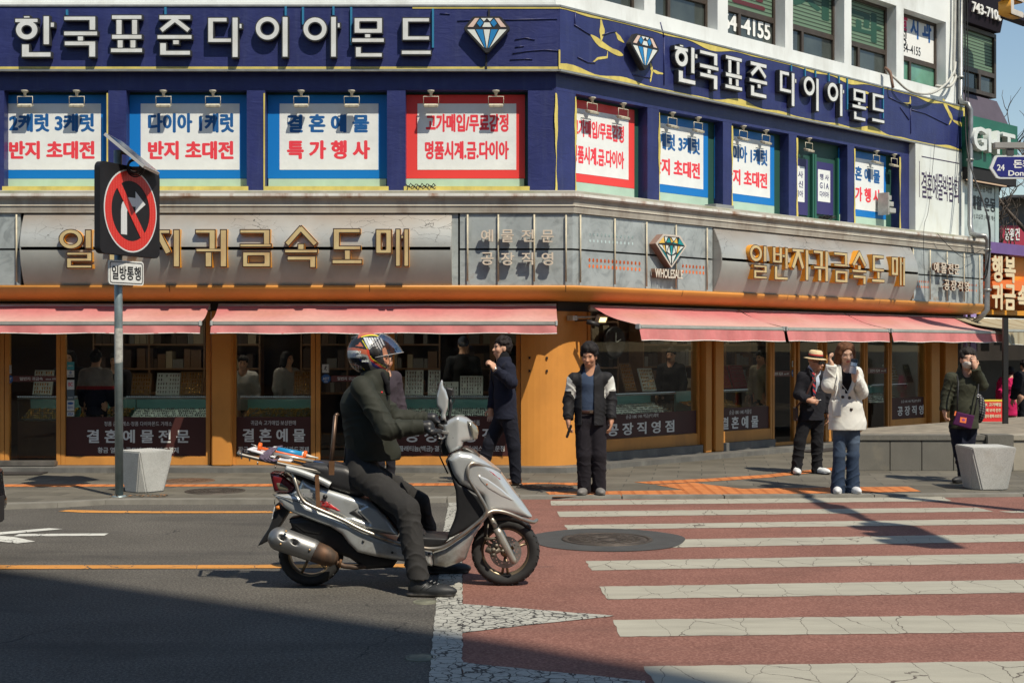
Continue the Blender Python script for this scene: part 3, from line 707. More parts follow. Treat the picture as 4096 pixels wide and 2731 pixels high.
def shopwin(M, x0, x1, z0=.30, z1=2.14, panel=None, d=-.10, frame=.055, door=False):
    """a shop window or glass door: frame > pane (> maroon film with lettering)"""
    mb = MB(M); y0, y1 = -d-.03, -d+.05
    mb.box(x0, x0+frame, y0, y1, SZ, z1); mb.box(x1-frame, x1, y0, y1, SZ, z1)
    if not door: mb.box(x0+frame, x1-frame, y0, y1, SZ, z0)
    else: mb.box(x0+frame, x1-frame, y0+.01, y1, SZ, SZ+.05)
    f = mb.build('shop_door' if door else 'shop_window', ORJ, bld, bevel=.004)
    p = MB(M); zz = SZ+.05 if door else z0; p.quad((x0+frame, -d, zz), (x1-frame, -d, zz), (x1-frame, -d, z1), (x0+frame, -d, z1)); p.build('pane', SGL, f, recalc=False)
    if panel is not None:
        q = MB(M); q.box(x0+frame+.005, x1-frame-.005, -d-.006, -d-.002, z0+.005, panel); q.build('film_panel', MARP, f)
    return f
WL = flat('film_white', (.62, .63, .60), .5)
Zp = lambda py, Y=17.1: H-(py-HY)/F*Y
w1 = shopwin(FLM, lx(246), lx(843), .195, panel=Zp(1667))
def tl(txt, pxa, pxb, pya, pyb, par, m=WL, d=-.092, bold=.02, fn=fl, M=FLM):
    a = fn(pxa, pya, d); b = fn(pxb, pyb, d); lettering(txt, M, a[0], b[1], b[0], a[1], d, m, par, bold=bold, depth=.001)
tl('정품 금 거래소·정품 다이아몬드 거래소', 417, 688, 1685, 1703, w1, bold=.0); tl('결 혼 예 물 전 문', 347, 758, 1717, 1771, w1, bold=.035); tl('황금 열쇠 / 골드바 / 법인카드결제', 391, 715, 1788, 1811, w1, bold=.02)
w2 = shopwin(FLM, lx(928), lx(1262), .195, panel=Zp(1667))
tl('귀금속 고가매입·보상판매', 1003, 1183, 1681, 1700, w2, bold=.0); tl('결 혼 예 물', 970, 1221, 1713, 1767, w2, bold=.035); tl('황금 열쇠·골드바·법인카드결제', 953, 1235, 1785, 1808, w2, bold=.02)
w3 = shopwin(FLM, lx(1560), lx(2082), .195, panel=Zp(1663))
tl('주문제작·수리·금은보석·명품제품', 1655, 1920, 1680, 1700, w3, bold=.0); tl('공 장 직 영 점', 1620, 1980, 1712, 1768, w3, bold=.035); tl('플래티늄(백금)·결혼예물·커플링(커스텀)전문점', 1596, 2018, 1782, 1808, w3, bold=.02)
shopwin(FLM, -8.2, lx(20), SZ, door=True); shopwin(FLM, lx(22), lx(245), SZ, door=True); shopwin(FLM, lx(1264), lx(1558), SZ, door=True)
SIGN_D = flat('door_strip', (.045, .02, .018), .5)
r1 = shopwin(FRM, rx(2345), rx(2794), .36, panel=fr(2700, 1645, -.1)[1])
def tr(txt, pxa, pxb, z0, z1, par, m=WL, d=-.092, bold=.02): lettering(txt, FRM, fr(pxa, 1700, d)[0], z0, fr(pxb, 1700, d)[0], z1, d, m, par, bold=bold, depth=.001)
zr = lambda px, py: fr(px, py, -.092)[1]
tr('순금·18K·14K·백금(PT)제작', 2504, 2634, zr(2560, 1674), zr(2560, 1656), r1, bold=0); tr('공 장 직 영 점', 2430, 2697, zr(2560, 1736), zr(2560, 1687), r1, bold=.035); tr('핸드 메이드·커스텀 웨딩밴드 제작·캐럿 다이아몬드', 2372, 2720, zr(2560, 1778), zr(2560, 1757), r1, bold=.01)
r2 = shopwin(FRM, rx(2866), rx(3083), .36, panel=fr(2970, 1628, -.1)[1])
tr('순금·18K·14K·커플링', 2917, 3005, zr(2960, 1656), zr(2960, 1638), r2, bold=0); tr('결 혼 예 물', 2886, 3033, zr(2960, 1713), zr(2960, 1664), r2, bold=.035); tr('고금 보상 및 매입', 2910, 3010, zr(2960, 1746), zr(2960, 1724), r2, bold=.02)
shopwin(FRM, rx(3084), rx(3178), SZ, door=True); shopwin(FRM, rx(3186), rx(3285), .36, panel=fr(3240, 1640, -.1)[1]); shopwin(FRM, rx(3296), rx(3456), .36)
shopwin(FRM, rx(3458), rx(3552), SZ, door=True)
r3 = shopwin(FRM, rx(3555), rx(3700), .36, panel=fr(3640, 1588, -.1)[1])
tr('순금·18K·14K·백금(PT)제작', 3604, 3683, zr(3640, 1611), zr(3640, 1598), r3, bold=0); tr('공 장 직 영', 3590, 3694, zr(3640, 1660), zr(3640, 1622), r3, bold=.035); tr('커플반지·결혼예물', 3604, 3682, zr(3640, 1692), zr(3640, 1675), r3, bold=.02)
mb = MB(); sweep(mb, [(.05, 2.03), (.05, 2.149), (-.16, 2.149), (-.16, 2.03)]); mb.build('shopfront_header', DARKI, bld)
# tiled upstand below the right-hand windows
mb = MB(FRM); mb.box(.4, rx(2790), -.0, .06, SZ+.001, .20); mb.box(rx(2872), rx(3080), -.0, .06, SZ+.001, .2); mb.build('tiled_upstand', TILE, bld)
# shop interior: floor, back wall, ceiling, end walls
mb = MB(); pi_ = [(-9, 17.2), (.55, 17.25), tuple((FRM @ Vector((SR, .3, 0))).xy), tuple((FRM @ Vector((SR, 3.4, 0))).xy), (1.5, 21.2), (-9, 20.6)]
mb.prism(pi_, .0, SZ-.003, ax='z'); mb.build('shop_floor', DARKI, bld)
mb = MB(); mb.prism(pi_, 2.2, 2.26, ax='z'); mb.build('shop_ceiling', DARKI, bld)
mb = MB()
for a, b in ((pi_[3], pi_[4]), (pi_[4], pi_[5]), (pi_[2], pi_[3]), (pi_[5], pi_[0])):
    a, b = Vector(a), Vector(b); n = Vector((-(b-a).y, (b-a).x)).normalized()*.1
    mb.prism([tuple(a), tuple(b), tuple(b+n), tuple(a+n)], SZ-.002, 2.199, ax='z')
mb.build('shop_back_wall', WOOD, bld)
# roof slab keeps the sky out of the floors above
mb = MB(); mb.prism([(-9, 17.6), (.55, 17.6), tuple((FRM @ Vector((SR, .55, 0))).xy), tuple((FRM @ Vector((SR, 9, 0))).xy), (-9, 28)], T-.2, T, ax='z'); mb.build('roof', WHITEW, bld)
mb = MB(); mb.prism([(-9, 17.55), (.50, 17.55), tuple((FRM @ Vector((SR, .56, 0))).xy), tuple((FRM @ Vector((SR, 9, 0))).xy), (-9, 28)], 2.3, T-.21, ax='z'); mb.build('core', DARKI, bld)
# ================================================================ BLUE SIGNBOARD
FACE = mat('letter_face', (.64, .665, .65), .45, var=.07, vs=5, grime=((.45, .42, .34), .35, 6))
LSIDE = mat('letter_side', (.045, .048, .05), .5, .2, var=.2, vs=6)
GFACE = mat('gold_letter_face', (.54, .43, .22), .45, var=.10, vs=5, grime=((.42, .22, .09), .5, 5))
GEDGE = flat('gold_letter_edge', (.065, .04, .03), .5, .3); GSIDE = mat('gold_letter_side', (.66, .29, .025), .45, var=.1, vs=5)
SCB = 1/321.*.51018                                  # one measured unit of the big letters in metres
def glyph_meshes(shapes, u, nx=.0):
    """shapes in measured units -> (face mesh, body mesh) around their own lower-left corner, front at y=0"""
    P = []
    for s in shapes:
        if s[0] == 'r': P += [(s[1], s[2]), (s[3], s[4])]
        elif s[0] == 'o': P += [(s[1]-s[3], s[2]-s[4]), (s[1]+s[3], s[2]+s[4])]
        elif s[0] == 's': P += [(s[1], s[2]), (s[3], s[4])]
    x0 = min(p[0] for p in P); x1 = max(p[0] for p in P); y0 = min(p[1] for p in P); y1 = max(p[1] for p in P)
    h = .0045; pad = .03; W_, H_ = (x1-x0)*u, (y1-y0)*u
    X = np.arange(-pad, W_+pad+h, h); Z = np.arange(-pad, H_+pad+h, h); gx_, gz_ = np.meshgrid(X, Z, indexing='ij'); d = np.full(gx_.shape, 9.)
    tx = lambda x: (x-x0)*u
    tz = lambda y: (y1-y)*u
    for s in shapes:
        if s[0] in 'rh':
            cx_, cz_ = (tx(s[1])+tx(s[3]))/2, (tz(s[2])+tz(s[4]))/2; hx, hz = abs(tx(s[3])-tx(s[1]))/2, abs(tz(s[4])-tz(s[2]))/2
            qx, qz = np.abs(gx_-cx_)-hx, np.abs(gz_-cz_)-hz; e = np.hypot(np.maximum(qx, 0), np.maximum(qz, 0))+np.minimum(np.maximum(qx, qz), 0)
            d = np.minimum(d, e) if s[0] == 'r' else np.maximum(d, -e)
        elif s[0] == 'o':
            cx_, cz_ = tx(s[1]), tz(s[2]); k = s[4]/s[3]; r = np.hypot(gx_-cx_, (gz_-cz_)/k); d = np.minimum(d, r-s[3]*u) if s[5] == 0 else np.minimum(d, np.maximum(r-s[3]*u, s[5]*u-r))
        elif s[0] == 's':
            a = np.array([tx(s[1]), tz(s[2])]); b = np.array([tx(s[3]), tz(s[4])]); e = (b-a)/np.linalg.norm(b-a); L = np.linalg.norm(b-a)
            q = (gx_-a[0])*e[0]+(gz_-a[1])*e[1]; r = np.abs(-(gx_-a[0])*e[1]+(gz_-a[1])*e[0])
            qx, qz = np.abs(q-L/2)-L/2, r-s[5]*u/2; d = np.minimum(d, np.hypot(np.maximum(qx, 0), np.maximum(qz, 0))+np.minimum(np.maximum(qx, qz), 0))
    def loops(dd):
        ins = dd < 0; seg = {}
        def ep(i, j, k):                                # crossing point on a grid edge
            (a, b) = ((i, j), (i+1, j)) if k == 0 else ((i, j), (i, j+1))
            t = dd[a]/(dd[a]-dd[b]); return (X[a[0]]+t*(X[b[0]]-X[a[0]]), Z[a[1]]+t*(Z[b[1]]-Z[a[1]]))
        c = ins[:-1, :-1].astype(int)+2*ins[1:, :-1]+4*ins[1:, 1:]+8*ins[:-1, 1:]
        tab = {1: [(3, 0)], 2: [(0, 1)], 3: [(3, 1)], 4: [(1, 2)], 5: [(3, 2), (1, 0)], 6: [(0, 2)], 7: [(3, 2)], 8: [(2, 3)], 9: [(2, 0)], 10: [(0, 3), (2, 1)], 11: [(2, 1)], 12: [(1, 3)], 13: [(1, 0)], 14: [(0, 3)]}
        for i, j in np.argwhere((c > 0) & (c < 15)):
            E_ = {0: (i, j, 0), 1: (i+1, j, 1), 2: (i, j+1, 0), 3: (i, j, 1)}
            for a, b in tab[c[i, j]]: seg[E_[a]] = E_[b]
        out = []
        while seg:
            st = next(iter(seg)); cur = st; lp = []
            while cur in seg: nx_ = seg.pop(cur); lp.append(ep(*cur)); cur = nx_
            q = []
            for p in lp:                                # drop points on straight runs
                q.append(p)
                while len(q) > 2:
                    ax_, ay = q[-2][0]-q[-3][0], q[-2][1]-q[-3][1]; bx, by = q[-1][0]-q[-2][0], q[-1][1]-q[-2][1]
                    if abs(ax_*by-ay*bx) < 2e-7: q.pop(-2)
                    else: break
            out.append(q)
        return out
    def area(l): return sum(l[i][0]*l[(i+1) % len(l)][1]-l[(i+1) % len(l)][0]*l[i][1] for i in range(len(l)))/2
    def pip(p, l):
        r = False
        for i in range(len(l)):
            a, b = l[i], l[i-1]
            if (a[1] > p[1]) != (b[1] > p[1]) and p[0] < (b[0]-a[0])*(p[1]-a[1])/(b[1]-a[1])+a[0]: r = not r
        return r
    def solid(inset, ya, yb):
        lp = loops(d+inset); sg_ = [area(l) for l in lp]; big = max(sg_, key=abs); outer = [l for l, a in zip(lp, sg_) if a*big > 0]; inner = [l for l, a in zip(lp, sg_) if a*big <= 0]
        mb = MB()
        for o in outer:
            mb.prism([(p[0], p[1]) for p in o], ya, yb, holes=[hl for hl in inner if pip(hl[0], o)])
        return mb
    return solid, W_, H_
U1 = SCB; rr_ = lambda *a: ('r',)+a
G_WHITE = {
 '한': [rr_(180, 122, 240, 150), rr_(112, 142, 303, 185), ('o', 210, 237, 92, 82, 34), rr_(334, 122, 393, 358), rr_(390, 172, 432, 222), rr_(165, 343, 235, 455), rr_(165, 405, 405, 455)],
 '국': [rr_(497, 125, 755, 168), rr_(695, 125, 755, 245), rr_(495, 242, 770, 288), rr_(603, 280, 660, 330), rr_(500, 320, 755, 366), rr_(692, 320, 755, 455)],
 '표': [rr_(870, 115, 1118, 160), rr_(905, 150, 962, 280), rr_(1028, 150, 1083, 280), rr_(870, 268, 1118, 315), rr_(915, 310, 970, 385), rr_(1015, 310, 1070, 385), rr_(862, 375, 1122, 420)],
 '준': [rr_(1242, 115, 1500, 162), ('s', 1378, 150, 1258, 246, 50), ('s', 1364, 150, 1486, 246, 50), rr_(1227, 270, 1510, 315), rr_(1350, 310, 1410, 358), rr_(1248, 333, 1310, 440), rr_(1248, 393, 1498, 440)],
 '다': [rr_(1625, 135, 1785, 180), rr_(1625, 135, 1678, 340), rr_(1625, 297, 1820, 340), rr_(1815, 133, 1872, 458), rr_(1870, 182, 1902, 232)],
 '이': [('o', 137, 225, 99, 97, 48), rr_(248, 128, 303, 455)],
 '아': [('o', 510, 229, 99, 97, 47), rr_(628, 127, 682, 455), rr_(680, 177, 712, 226)],
 '몬': [rr_(812, 137, 1043, 268), ('h', 865, 178, 990, 222), rr_(895, 262, 950, 305), rr_(793, 296, 1058, 340), rr_(822, 365, 877, 455), rr_(822, 412, 1042, 455)],
 '드': [rr_(1190, 137, 1412, 180), rr_(1190, 137, 1247, 322), rr_(1190, 280, 1412, 322), rr_(1182, 392, 1425, 435)]}
U2 = .4677/326.7; k6 = .51018/.4677
def g6(l):                                             # second measuring scale brought to the first
    o = []
    for s in l:
        if s[0] == 'o': o.append(('o', *[v*k6 for v in s[1:]]))
        else: o.append((s[0], *[v*k6 for v in s[1:]]))
    return o
G_GOLD = {
 '일': [('o', 605, 548, 105, 86, 55), rr_(725, 465, 785, 632), rr_(567, 657, 790, 690), rr_(738, 657, 790, 742), rr_(567, 706, 790, 742), rr_(567, 706, 615, 800), rr_(567, 766, 790, 800)],
 '번': [rr_(900, 465, 955, 632), rr_(1010, 465, 1065, 632), rr_(900, 525, 1065, 558), rr_(900, 598, 1065, 632), rr_(1110, 463, 1165, 690), rr_(1060, 535, 1115, 572), rr_(930, 655, 985, 800), rr_(930, 760, 1165, 800)],
 '지': [rr_(1262, 465, 1472, 505), ('s', 1375, 480, 1275, 672, 58), ('s', 1359, 480, 1459, 672, 58), rr_(1495, 463, 1555, 790)],
 '귀': [rr_(1667, 463, 1845, 503), rr_(1785, 463, 1845, 640), rr_(1672, 625, 1900, 662), rr_(1752, 655, 1815, 790), rr_(1880, 463, 1942, 790)],
 '금': [rr_(2048, 463, 2312, 503), rr_(2250, 463, 2312, 600), rr_(2048, 585, 2325, 620), rr_(2072, 655, 2315, 790), ('h', 2122, 695, 2255, 750)],
 '속': g6([('s', 415, 408, 292, 548, 48), ('s', 395, 408, 525, 548, 48), rr_(378, 535, 435, 590), rr_(275, 580, 540, 615), rr_(295, 633, 525, 672), rr_(472, 633, 525, 730)]),
 '도': g6([rr_(650, 418, 868, 458), rr_(650, 418, 705, 590), rr_(650, 553, 872, 590), rr_(737, 585, 790, 668), rr_(640, 660, 882, 700)]),
 '매': g6([rr_(983, 423, 1112, 618), ('h', 1032, 462, 1062, 582), rr_(1138, 420, 1182, 720), rr_(1178, 470, 1208, 502), rr_(1203, 420, 1247, 720)])}
def sign_letters(G_, u, inset, M, placing, dface, depth, body_mats, face_m, parent, cache):
    """each letter: body (dark edge and sides) > face; meshes shared between the two copies of the sign"""
    for ch, (x, z, *sc) in placing.items():
        if ch not in cache:
            solid, W_, H_ = glyph_meshes(G_[ch], u)
            bm_ = solid(0, 0, depth)
            ob = bm_.build('letter', body_mats); of = solid(inset, -.004, .004).build('letter_face', face_m, ob)
            me = ob.data
            if len(me.materials) > 1:
                for p in me.polygons: p.material_index = 0 if p.normal.y < -.7 else 1
            cache[ch] = (ob.data, of.data); first = (ob, of)
        else:
            ob = bpy.data.objects.new('letter', cache[ch][0]); COL.objects.link(ob); of = bpy.data.objects.new('letter_face', cache[ch][1]); COL.objects.link(of); of.parent = ob
        ob.parent = parent; W4 = M @ Matrix.Translation((x, -dface, z)); rot = M.to_quaternion()
        ob.location = W4.translation-base_of(parent); ob.rotation_euler = rot.to_euler()
SGD = .11
def fdiamond(M, cx_, cz_, wd, ht, d, parent, cols, thick=.07, name='diamond_emblem'):
    """gem emblem: dark slab with coloured facets"""
    P = {'tl': (-.28, .5), 'tr': (.28, .5), 'l': (-.5, .17), 'r': (.5, .17), 'b': (0, -.5), 't1': (-.2, .44), 't2': (0, .44), 't3': (.2, .44)}
    q = lambda p: (cx_+p[0]*wd, cz_+p[1]*ht)
    mb = MB(M); mb.prism([q(p) for p in ((-.3, .5), (.3, .5), (.5, .2), (.5, .14), (.03, -.5), (-.03, -.5), (-.5, .14), (-.5, .2))], -d-thick, -d); o = mb.build(name, [BLK], parent, bevel=.006)
    fac = [((-.26, .45), (-.17, .45), (-.30, .21), (-.42, .21), cols[0]), ((.26, .45), (.17, .45), (.30, .21), (.42, .21), cols[0]),
           ((-.13, .45), (.0, .45), (-.065, .36), None, cols[1]), ((.13, .45), (.0, .45), (.065, .36), None, cols[1]),
           ((-.15, .43), (-.075, .33), (-.15, .21), (-.22, .31), cols[2]), ((.15, .43), (.075, .33), (.15, .21), (.22, .31), cols[2]),
           ((-.055, .33), (.055, .33), (.10, .21), (-.10, .21), cols[1]),
           ((-.43, .14), (-.27, .14), (-.06, -.36), None, cols[1]), ((.43, .14), (.27, .14), (.06, -.36), None, cols[1]),
           ((-.24, .14), (-.09, .14), (-.022, -.36), (-.04, -.36), cols[2]), ((.24, .14), (.09, .14), (.022, -.36), (.04, -.36), cols[2]),
           ((-.07, .14), (.07, .14), (.0, -.38), None, cols[1])]
    for f in fac:
        pts = [q(p) for p in f[:4] if p is not None]; m2 = MB(M); m2.prism(pts, -d-thick-.004, -d-thick+.002); m2.build('facet', f[4], o)
    return o
cacheW = {}; cacheG = {}
PNK = flat('facet_blush', (.66, .50, .42), .4); FW = flat('facet_white', (.66, .70, .66), .4); FB = flat('facet_blue', (.02, .20, .46), .4)
def torn(mb, M, fn, pts, w_, d):
    """a tear in the film: a lens-shaped yellow strip along a polyline of photo points"""
    P = [Vector((*fn(p[0], p[1], d), 0)) for p in pts]; n = 8; L = []
    for i in range(len(P)-1):
        for k in range(n): L.append(P[i].lerp(P[i+1], k/n))
    L.append(P[-1]); N = len(L); mb.M = M; vs = []
    for i, p in enumerate(L):
        t = (L[min(i+1, N-1)]-L[max(i-1, 0)]).normalized(); nn = Vector((-t.y, t.x, 0)); u = i/(N-1); wv = w_*(math.sin(math.pi*min(1, max(0, u)))**.6+.12)*(1+.25*math.sin(9*u+pts[0][0]))
        vs += [(p.x+nn.x*wv/2, -d-.004, p.y+nn.y*wv/2), (p.x-nn.x*wv/2, -d-.004, p.y-nn.y*wv/2)]
    mb.add(vs, [(2*i, 2*i+1, 2*i+3, 2*i+2) for i in range(N-1)])
    mb.M = Matrix()
def curl(mb, M, fn, pts, d, r=.014):
    mb.M = M; mb.tube([(*[fn(p[0], p[1], d)[0]], -d-.006, fn(p[0], p[1], d)[1]) for p in pts], r, 6); mb.M = Matrix()
# one board per facade
sgn = thing('signboard', 'long navy signboard with white letters and a diamond, facing the street on the left facade', 'signboard', (C0.x-3, C0.y-SGD, zs_bot), 'navy shop signboards')
mb = MB(FLM); mb.box(XL, MIT*SGD-.001, -SGD, -.0, zs_bot+.002, zs_top); mb.build('board', NAVY, sgn)
mb = MB(FLM); mb.box(XL, MIT*SGD, -SGD-.012, -.0, zs_top+.001, zs_top+.025); mb.box(XL, MIT*SGD, -SGD-.012, -SGD+.05, zs_bot-.025, zs_bot); mb.build('metal_edge', STEEL, sgn)
mb = MB(FLM); mb.box(XL, MIT*SGD-.004, -SGD-.006, -SGD-.001, zs_bot+.001, zs_bot+.03); mb.box(fl(1650, 30, SGD)[0], MIT*SGD-.004, -SGD-.006, -SGD-.001, zs_top-.025, zs_top-.002); mb.build('exposed_backing', YTRIM, sgn)
Lpx = {'한': (112, 1, 0), '국': (495, 1, 0), '표': (862, 1, 0), '준': (1227, 1, 0), '다': (1625, 1, 0), '이': (38, 2, 0), '아': (411, 2, 0), '몬': (793, 2, 0), '드': (1182, 2, 0)}
Lbot = {'한': 455, '국': 455, '표': 420, '준': 440, '다': 458, '이': 455, '아': 455, '몬': 455, '드': 435}
df = SGD+.085; placing = {}
for ch, (zx, wh, _) in Lpx.items():
    px = zx*.5102+(1000 if wh == 2 else 0); py = Lbot[ch]*.5102; placing[ch] = fl(px, py, df)
U_ = .51018/F*(17-df)
sign_letters(G_WHITE, U_, .014, FLM, placing, df, .07, [LSIDE], FACE, sgn, cacheW)
mb = MB(FLM); BCH = flat('blue_channel', (.03, .19, .34), .4)
for px, y0, y1 in ((268, 40, 62), (662, 30, 60), (1143, 27, 64), (1212, 30, 100), (1334, 27, 62), (1405, 30, 182), (1732, 36, 192)):
    a = fl(px, y0, SGD+.02); b = fl(px, y1, SGD+.02); mb.box(a[0]-.012, a[0]+.012, -SGD-.03, -SGD-.001, b[1], a[1])
mb.build('cable_channel', BCH, sgn)
c0 = fl(1948, 145, SGD+.03); fdiamond(FLM, c0[0], c0[1], .57, .455, SGD+.03, sgn, [PNK, FW, FB])
mb = MB(FLM)
for px, y0, y1 in ((1956, 38, 75), (1945, 222, 275)):
    a = fl(px, y0, SGD+.01); b = fl(px, y1, SGD+.01); mb.box(a[0]-.012, a[0]+.012, -SGD-.02, -SGD-.001, b[1], a[1])
mb.build('cable_channel', BLK, sgn)
mb = MB()
for pts in ([(1830, 85), (1880, 82), (1960, 78), (2050, 80), (2230, 76)], [(2060, 160), (2100, 152), (2140, 160)], [(2050, 215), (2110, 205), (2180, 200), (2240, 205)], [(2040, 240), (2100, 236), (2130, 238)], [(1760, 55), (1800, 57)], [(2060, 190), (2095, 185)]): mb = MB(); curl(mb, FLM, fl, pts, SGD, .007); mb.build('film_crease', NAVY, sgn)
sg2 = thing('signboard', 'navy signboard with torn film and white letters along the right facade', 'signboard', FRM @ Vector((5, -SGD, zs_bot)), 'navy shop signboards')
mb = MB(FRM); mb.box(-MIT*SGD+.001, SR, -SGD, .0, zs_bot+.002, zs_top); mb.build('board', NAVY, sg2)
mb = MB(FRM); mb.box(-MIT*SGD, SR+.03, -SGD-.012, -.0, zs_top+.001, zs_top+.025); mb.box(-MIT*SGD, SR+.03, -SGD-.012, -SGD+.05, zs_bot-.025, zs_bot); mb.box(SR+.001, SR+.03, -SGD-.012, .0, zs_bot, zs_top); mb.build('metal_edge', STEEL, sg2)
mb = MB(FRM)
def edge_band(z0, amp, ph, x0, x1, up):
    n = int((x1-x0)*8)
    def fn_(u, v):
        x = x0+(x1-x0)*u; h_ = max(.012, amp*(.5+.5*math.sin(1.9*x+ph))*(.6+.4*math.sin(5.3*x+2*ph))); return (x, -SGD-.005, z0+(h_*v if up else -h_*v))
    mb.grid(n, 1, fn_)
edge_band(zs_bot+.003, .10, .6, -.05, SR-.02, True); edge_band(zs_top-.003, .085, 2.2, -.05, SR-.02, False)
mb.box(SR-.05, SR-.002, -SGD-.006, -SGD-.001, zs_bot+.01, zs_top-.01)
mb.box(-.068, -.04, -SGD-.006, -SGD-.001, zs_bot, zs_bot+.24)
for pts, w_ in (([(2403, 78), (2408, 120), (2404, 168)], .07), ([(2362, 140), (2400, 175), (2450, 205), (2492, 222)], .075), ([(2460, 128), (2475, 152), (2496, 172)], .05), ([(2430, 205), (2428, 230), (2390, 235), (2370, 252), (2352, 250)], .025), ([(2600, 250), (2608, 285), (2600, 330)], .04), ([(2606, 280), (2630, 292), (2652, 296)], .035),
                ([(3770, 395), (3790, 440), (3810, 480)], .09), ([(3810, 482), (3835, 495), (3858, 505)], .06), ([(3640, 385), (3641, 420)], .04), ([(3806, 478), (3795, 500)], .035), ([(3610, 412), (3630, 418), (3642, 408)], .035), ([(3455, 428), (3480, 432)], .02), ([(3455, 368), (3478, 376)], .04)): torn(mb, FRM, fr, pts, w_, SGD)
mb.build('exposed_backing', YTRIM, sg2)
mb = MB()
for pts in ([(2296, 100), (2340, 128), (2360, 140)], [(2310, 230), (2350, 250), (2380, 252)], [(2408, 142), (2440, 130), (2462, 126)], [(3555, 390), (3600, 412), (3640, 420)], [(3645, 440), (3700, 455), (3790, 500)], [(3641, 420), (3642, 535)], [(3600, 430), (3635, 480)], [(2640, 90), (2655, 150)], [(2655, 150), (2655, 340)], [(2530, 300), (2600, 312)], [(2300, 50), (2298, 105)]): mb = MB(); curl(mb, FRM, fr, pts, SGD, .009); mb.build('film_crease', NAVY, sg2)
placing = {}
for ch, zx, zy, s4 in (('한', 1365, 672, 0), ('국', 1562, 718, 0), ('표', 1762, 730, 0), ('준', 1952, 792, 0), ('다', 230, 835, 1), ('이', 417, 873, 1), ('아', 605, 922, 1), ('몬', 800, 955, 1), ('드', 955, 975, 1)):
    px = zx*.5102+(2000 if not s4 else 3000); placing[ch] = (px, zy*.5102)
for ch, (px, py) in list(placing.items()): placing[ch] = (fr(px, py, df)[0], 0)
z_base = {ch: fl(0, Lbot[ch]*.5102, df)[1] for ch in Lbot}
for ch in placing: placing[ch] = (placing[ch][0], z_base[ch])
sign_letters(G_WHITE, U_, .014, FRM, placing, df, .07, [LSIDE], FACE, sg2, cacheW)
c0 = fr(2562, 215, SGD+.05); fdiamond(FRM, c0[0], c0[1], .57, .455, SGD+.04, sg2, [PNK, FW, FB], .09)
mb = MB(FRM)
for zx, y0, y1 in ((322, 512, 560), (430, 540, 600), (512, 557, 605), (617, 575, 640), (697, 600, 655), (762, 617, 860), (1043, 690, 930)):
    a = fr(3000+zx*.5102, y0*.5102, SGD+.02); b = fr(3000+zx*.5102, y1*.5102, SGD+.02); mb.box(a[0]-.012, a[0]+.012, -SGD-.03, -SGD-.001, b[1], a[1])
mb.build('cable_channel', BCH, sg2)
# ================================================================ GOLD LETTER SIGNS ON THE CURVED FASCIA
gsn = thing('shop_name_letters', 'large gold channel letters on the cracked curved fascia left of the corner', 'sign letters', (C0.x-4, C0.y-.7, ZF0), 'gold shop name letters')
gdf = .47+.20; U2_ = .4677/F*(17-gdf); pl = {}
for ch, (zx, b6, zy) in {'일': (500, 0, 800), '번': (900, 0, 800), '지': (1246, 0, 790), '귀': (1667, 0, 790), '금': (2048, 0, 790), '속': (268, 1, 730), '도': (640, 1, 700), '매': (983, 1, 720)}.items():
    px, py = (zx*.4677, 700+zy*.4677) if not b6 else (1000+zx*.5102, 700+zy*.5102); pl[ch] = fl(px, py, gdf)
sign_letters(G_GOLD, U2_, .013, FLM, pl, gdf, .10, [GEDGE, GSIDE], GFACE, gsn, cacheG)
mb = MB(FLM); x_ = [pl[c][0] for c in pl]
for z in (2.60, 2.86): mb.box(min(x_)+.05, max(x_)+.3, -gdf+.101, -gdf+.115, z, z+.02)
mb.build('mounting_rail', GEDGE, gsn)
gs2 = thing('shop_name_letters', 'large gold channel letters with orange sides on the curved fascia of the right facade', 'sign letters', FRM @ Vector((5, -.7, ZF0)), 'gold shop name letters')
pr_ = {}
for ch, px in (('일', 2998), ('번', 3090), ('지', 3168), ('귀', 3253), ('금', 3335), ('속', 3408), ('도', 3487), ('매', 3566)): pr_[ch] = (fr(px, 1100, gdf)[0], pl[ch][1])
sign_letters(G_GOLD, U2_, .013, FRM, pr_, gdf, .10, [GEDGE, GSIDE], GFACE, gs2, cacheG)
# small raised letters, diamond, WHOLESALE
SMF = mat('small_letter_face', (.60, .52, .42), .5, var=.1, vs=8); SMS = flat('small_letter_side', (.16, .09, .06), .5)
def small_letters(txt, M, fn, boxes, d, par, dep=.035):
    for ch, (a, b, c, e) in zip(txt, boxes):
        p = fn(a, e, d); q = fn(b, c, d); o = lettering(ch, M, p[0], p[1], q[0], q[1], d-.0, SMS, par, bold=.03, depth=dep, name='letter')
        lettering(ch, M, p[0], p[1], q[0], q[1], d+dep, SMF, o, bold=.02, depth=.002, name='letter_face')
sm1 = thing('slogan_letters', 'two rows of small raised cream letters on the grey fascia beside the corner', 'sign letters', (C0.x-.8, C0.y-.55, ZF0), 'small raised slogan letters')
b1 = [(1924, 1973, 919, 968), (2004, 2055, 919, 970), (2086, 2135, 919, 968), (2165, 2215, 921, 970)]; b2 = [(1924, 1975, 1010, 1061), (2004, 2057, 1010, 1062), (2086, 2133, 1010, 1060), (2166, 2213, 1010, 1062)]
small_letters('예물전문', FLM, fl, b1, .53, sm1); small_letters('공장직영', FLM, fl, b2, .53, sm1)
mb = MB(FLM)
for bb in b1+b2:
    for px in (bb[0]+8, bb[1]-8):
        x, z = fl(px, (bb[2]+bb[3])/2, .5); mb.cyl((x, -.47, z), (x, -.53, z), .005, 6)
mb.build('standoff_pin', SMS, sm1)
sm2 = thing('slogan_letters', 'two rows of small raised cream letters at the far end of the right facade', 'sign letters', FRM @ Vector((9, -.55, ZF0)), 'small raised slogan letters')
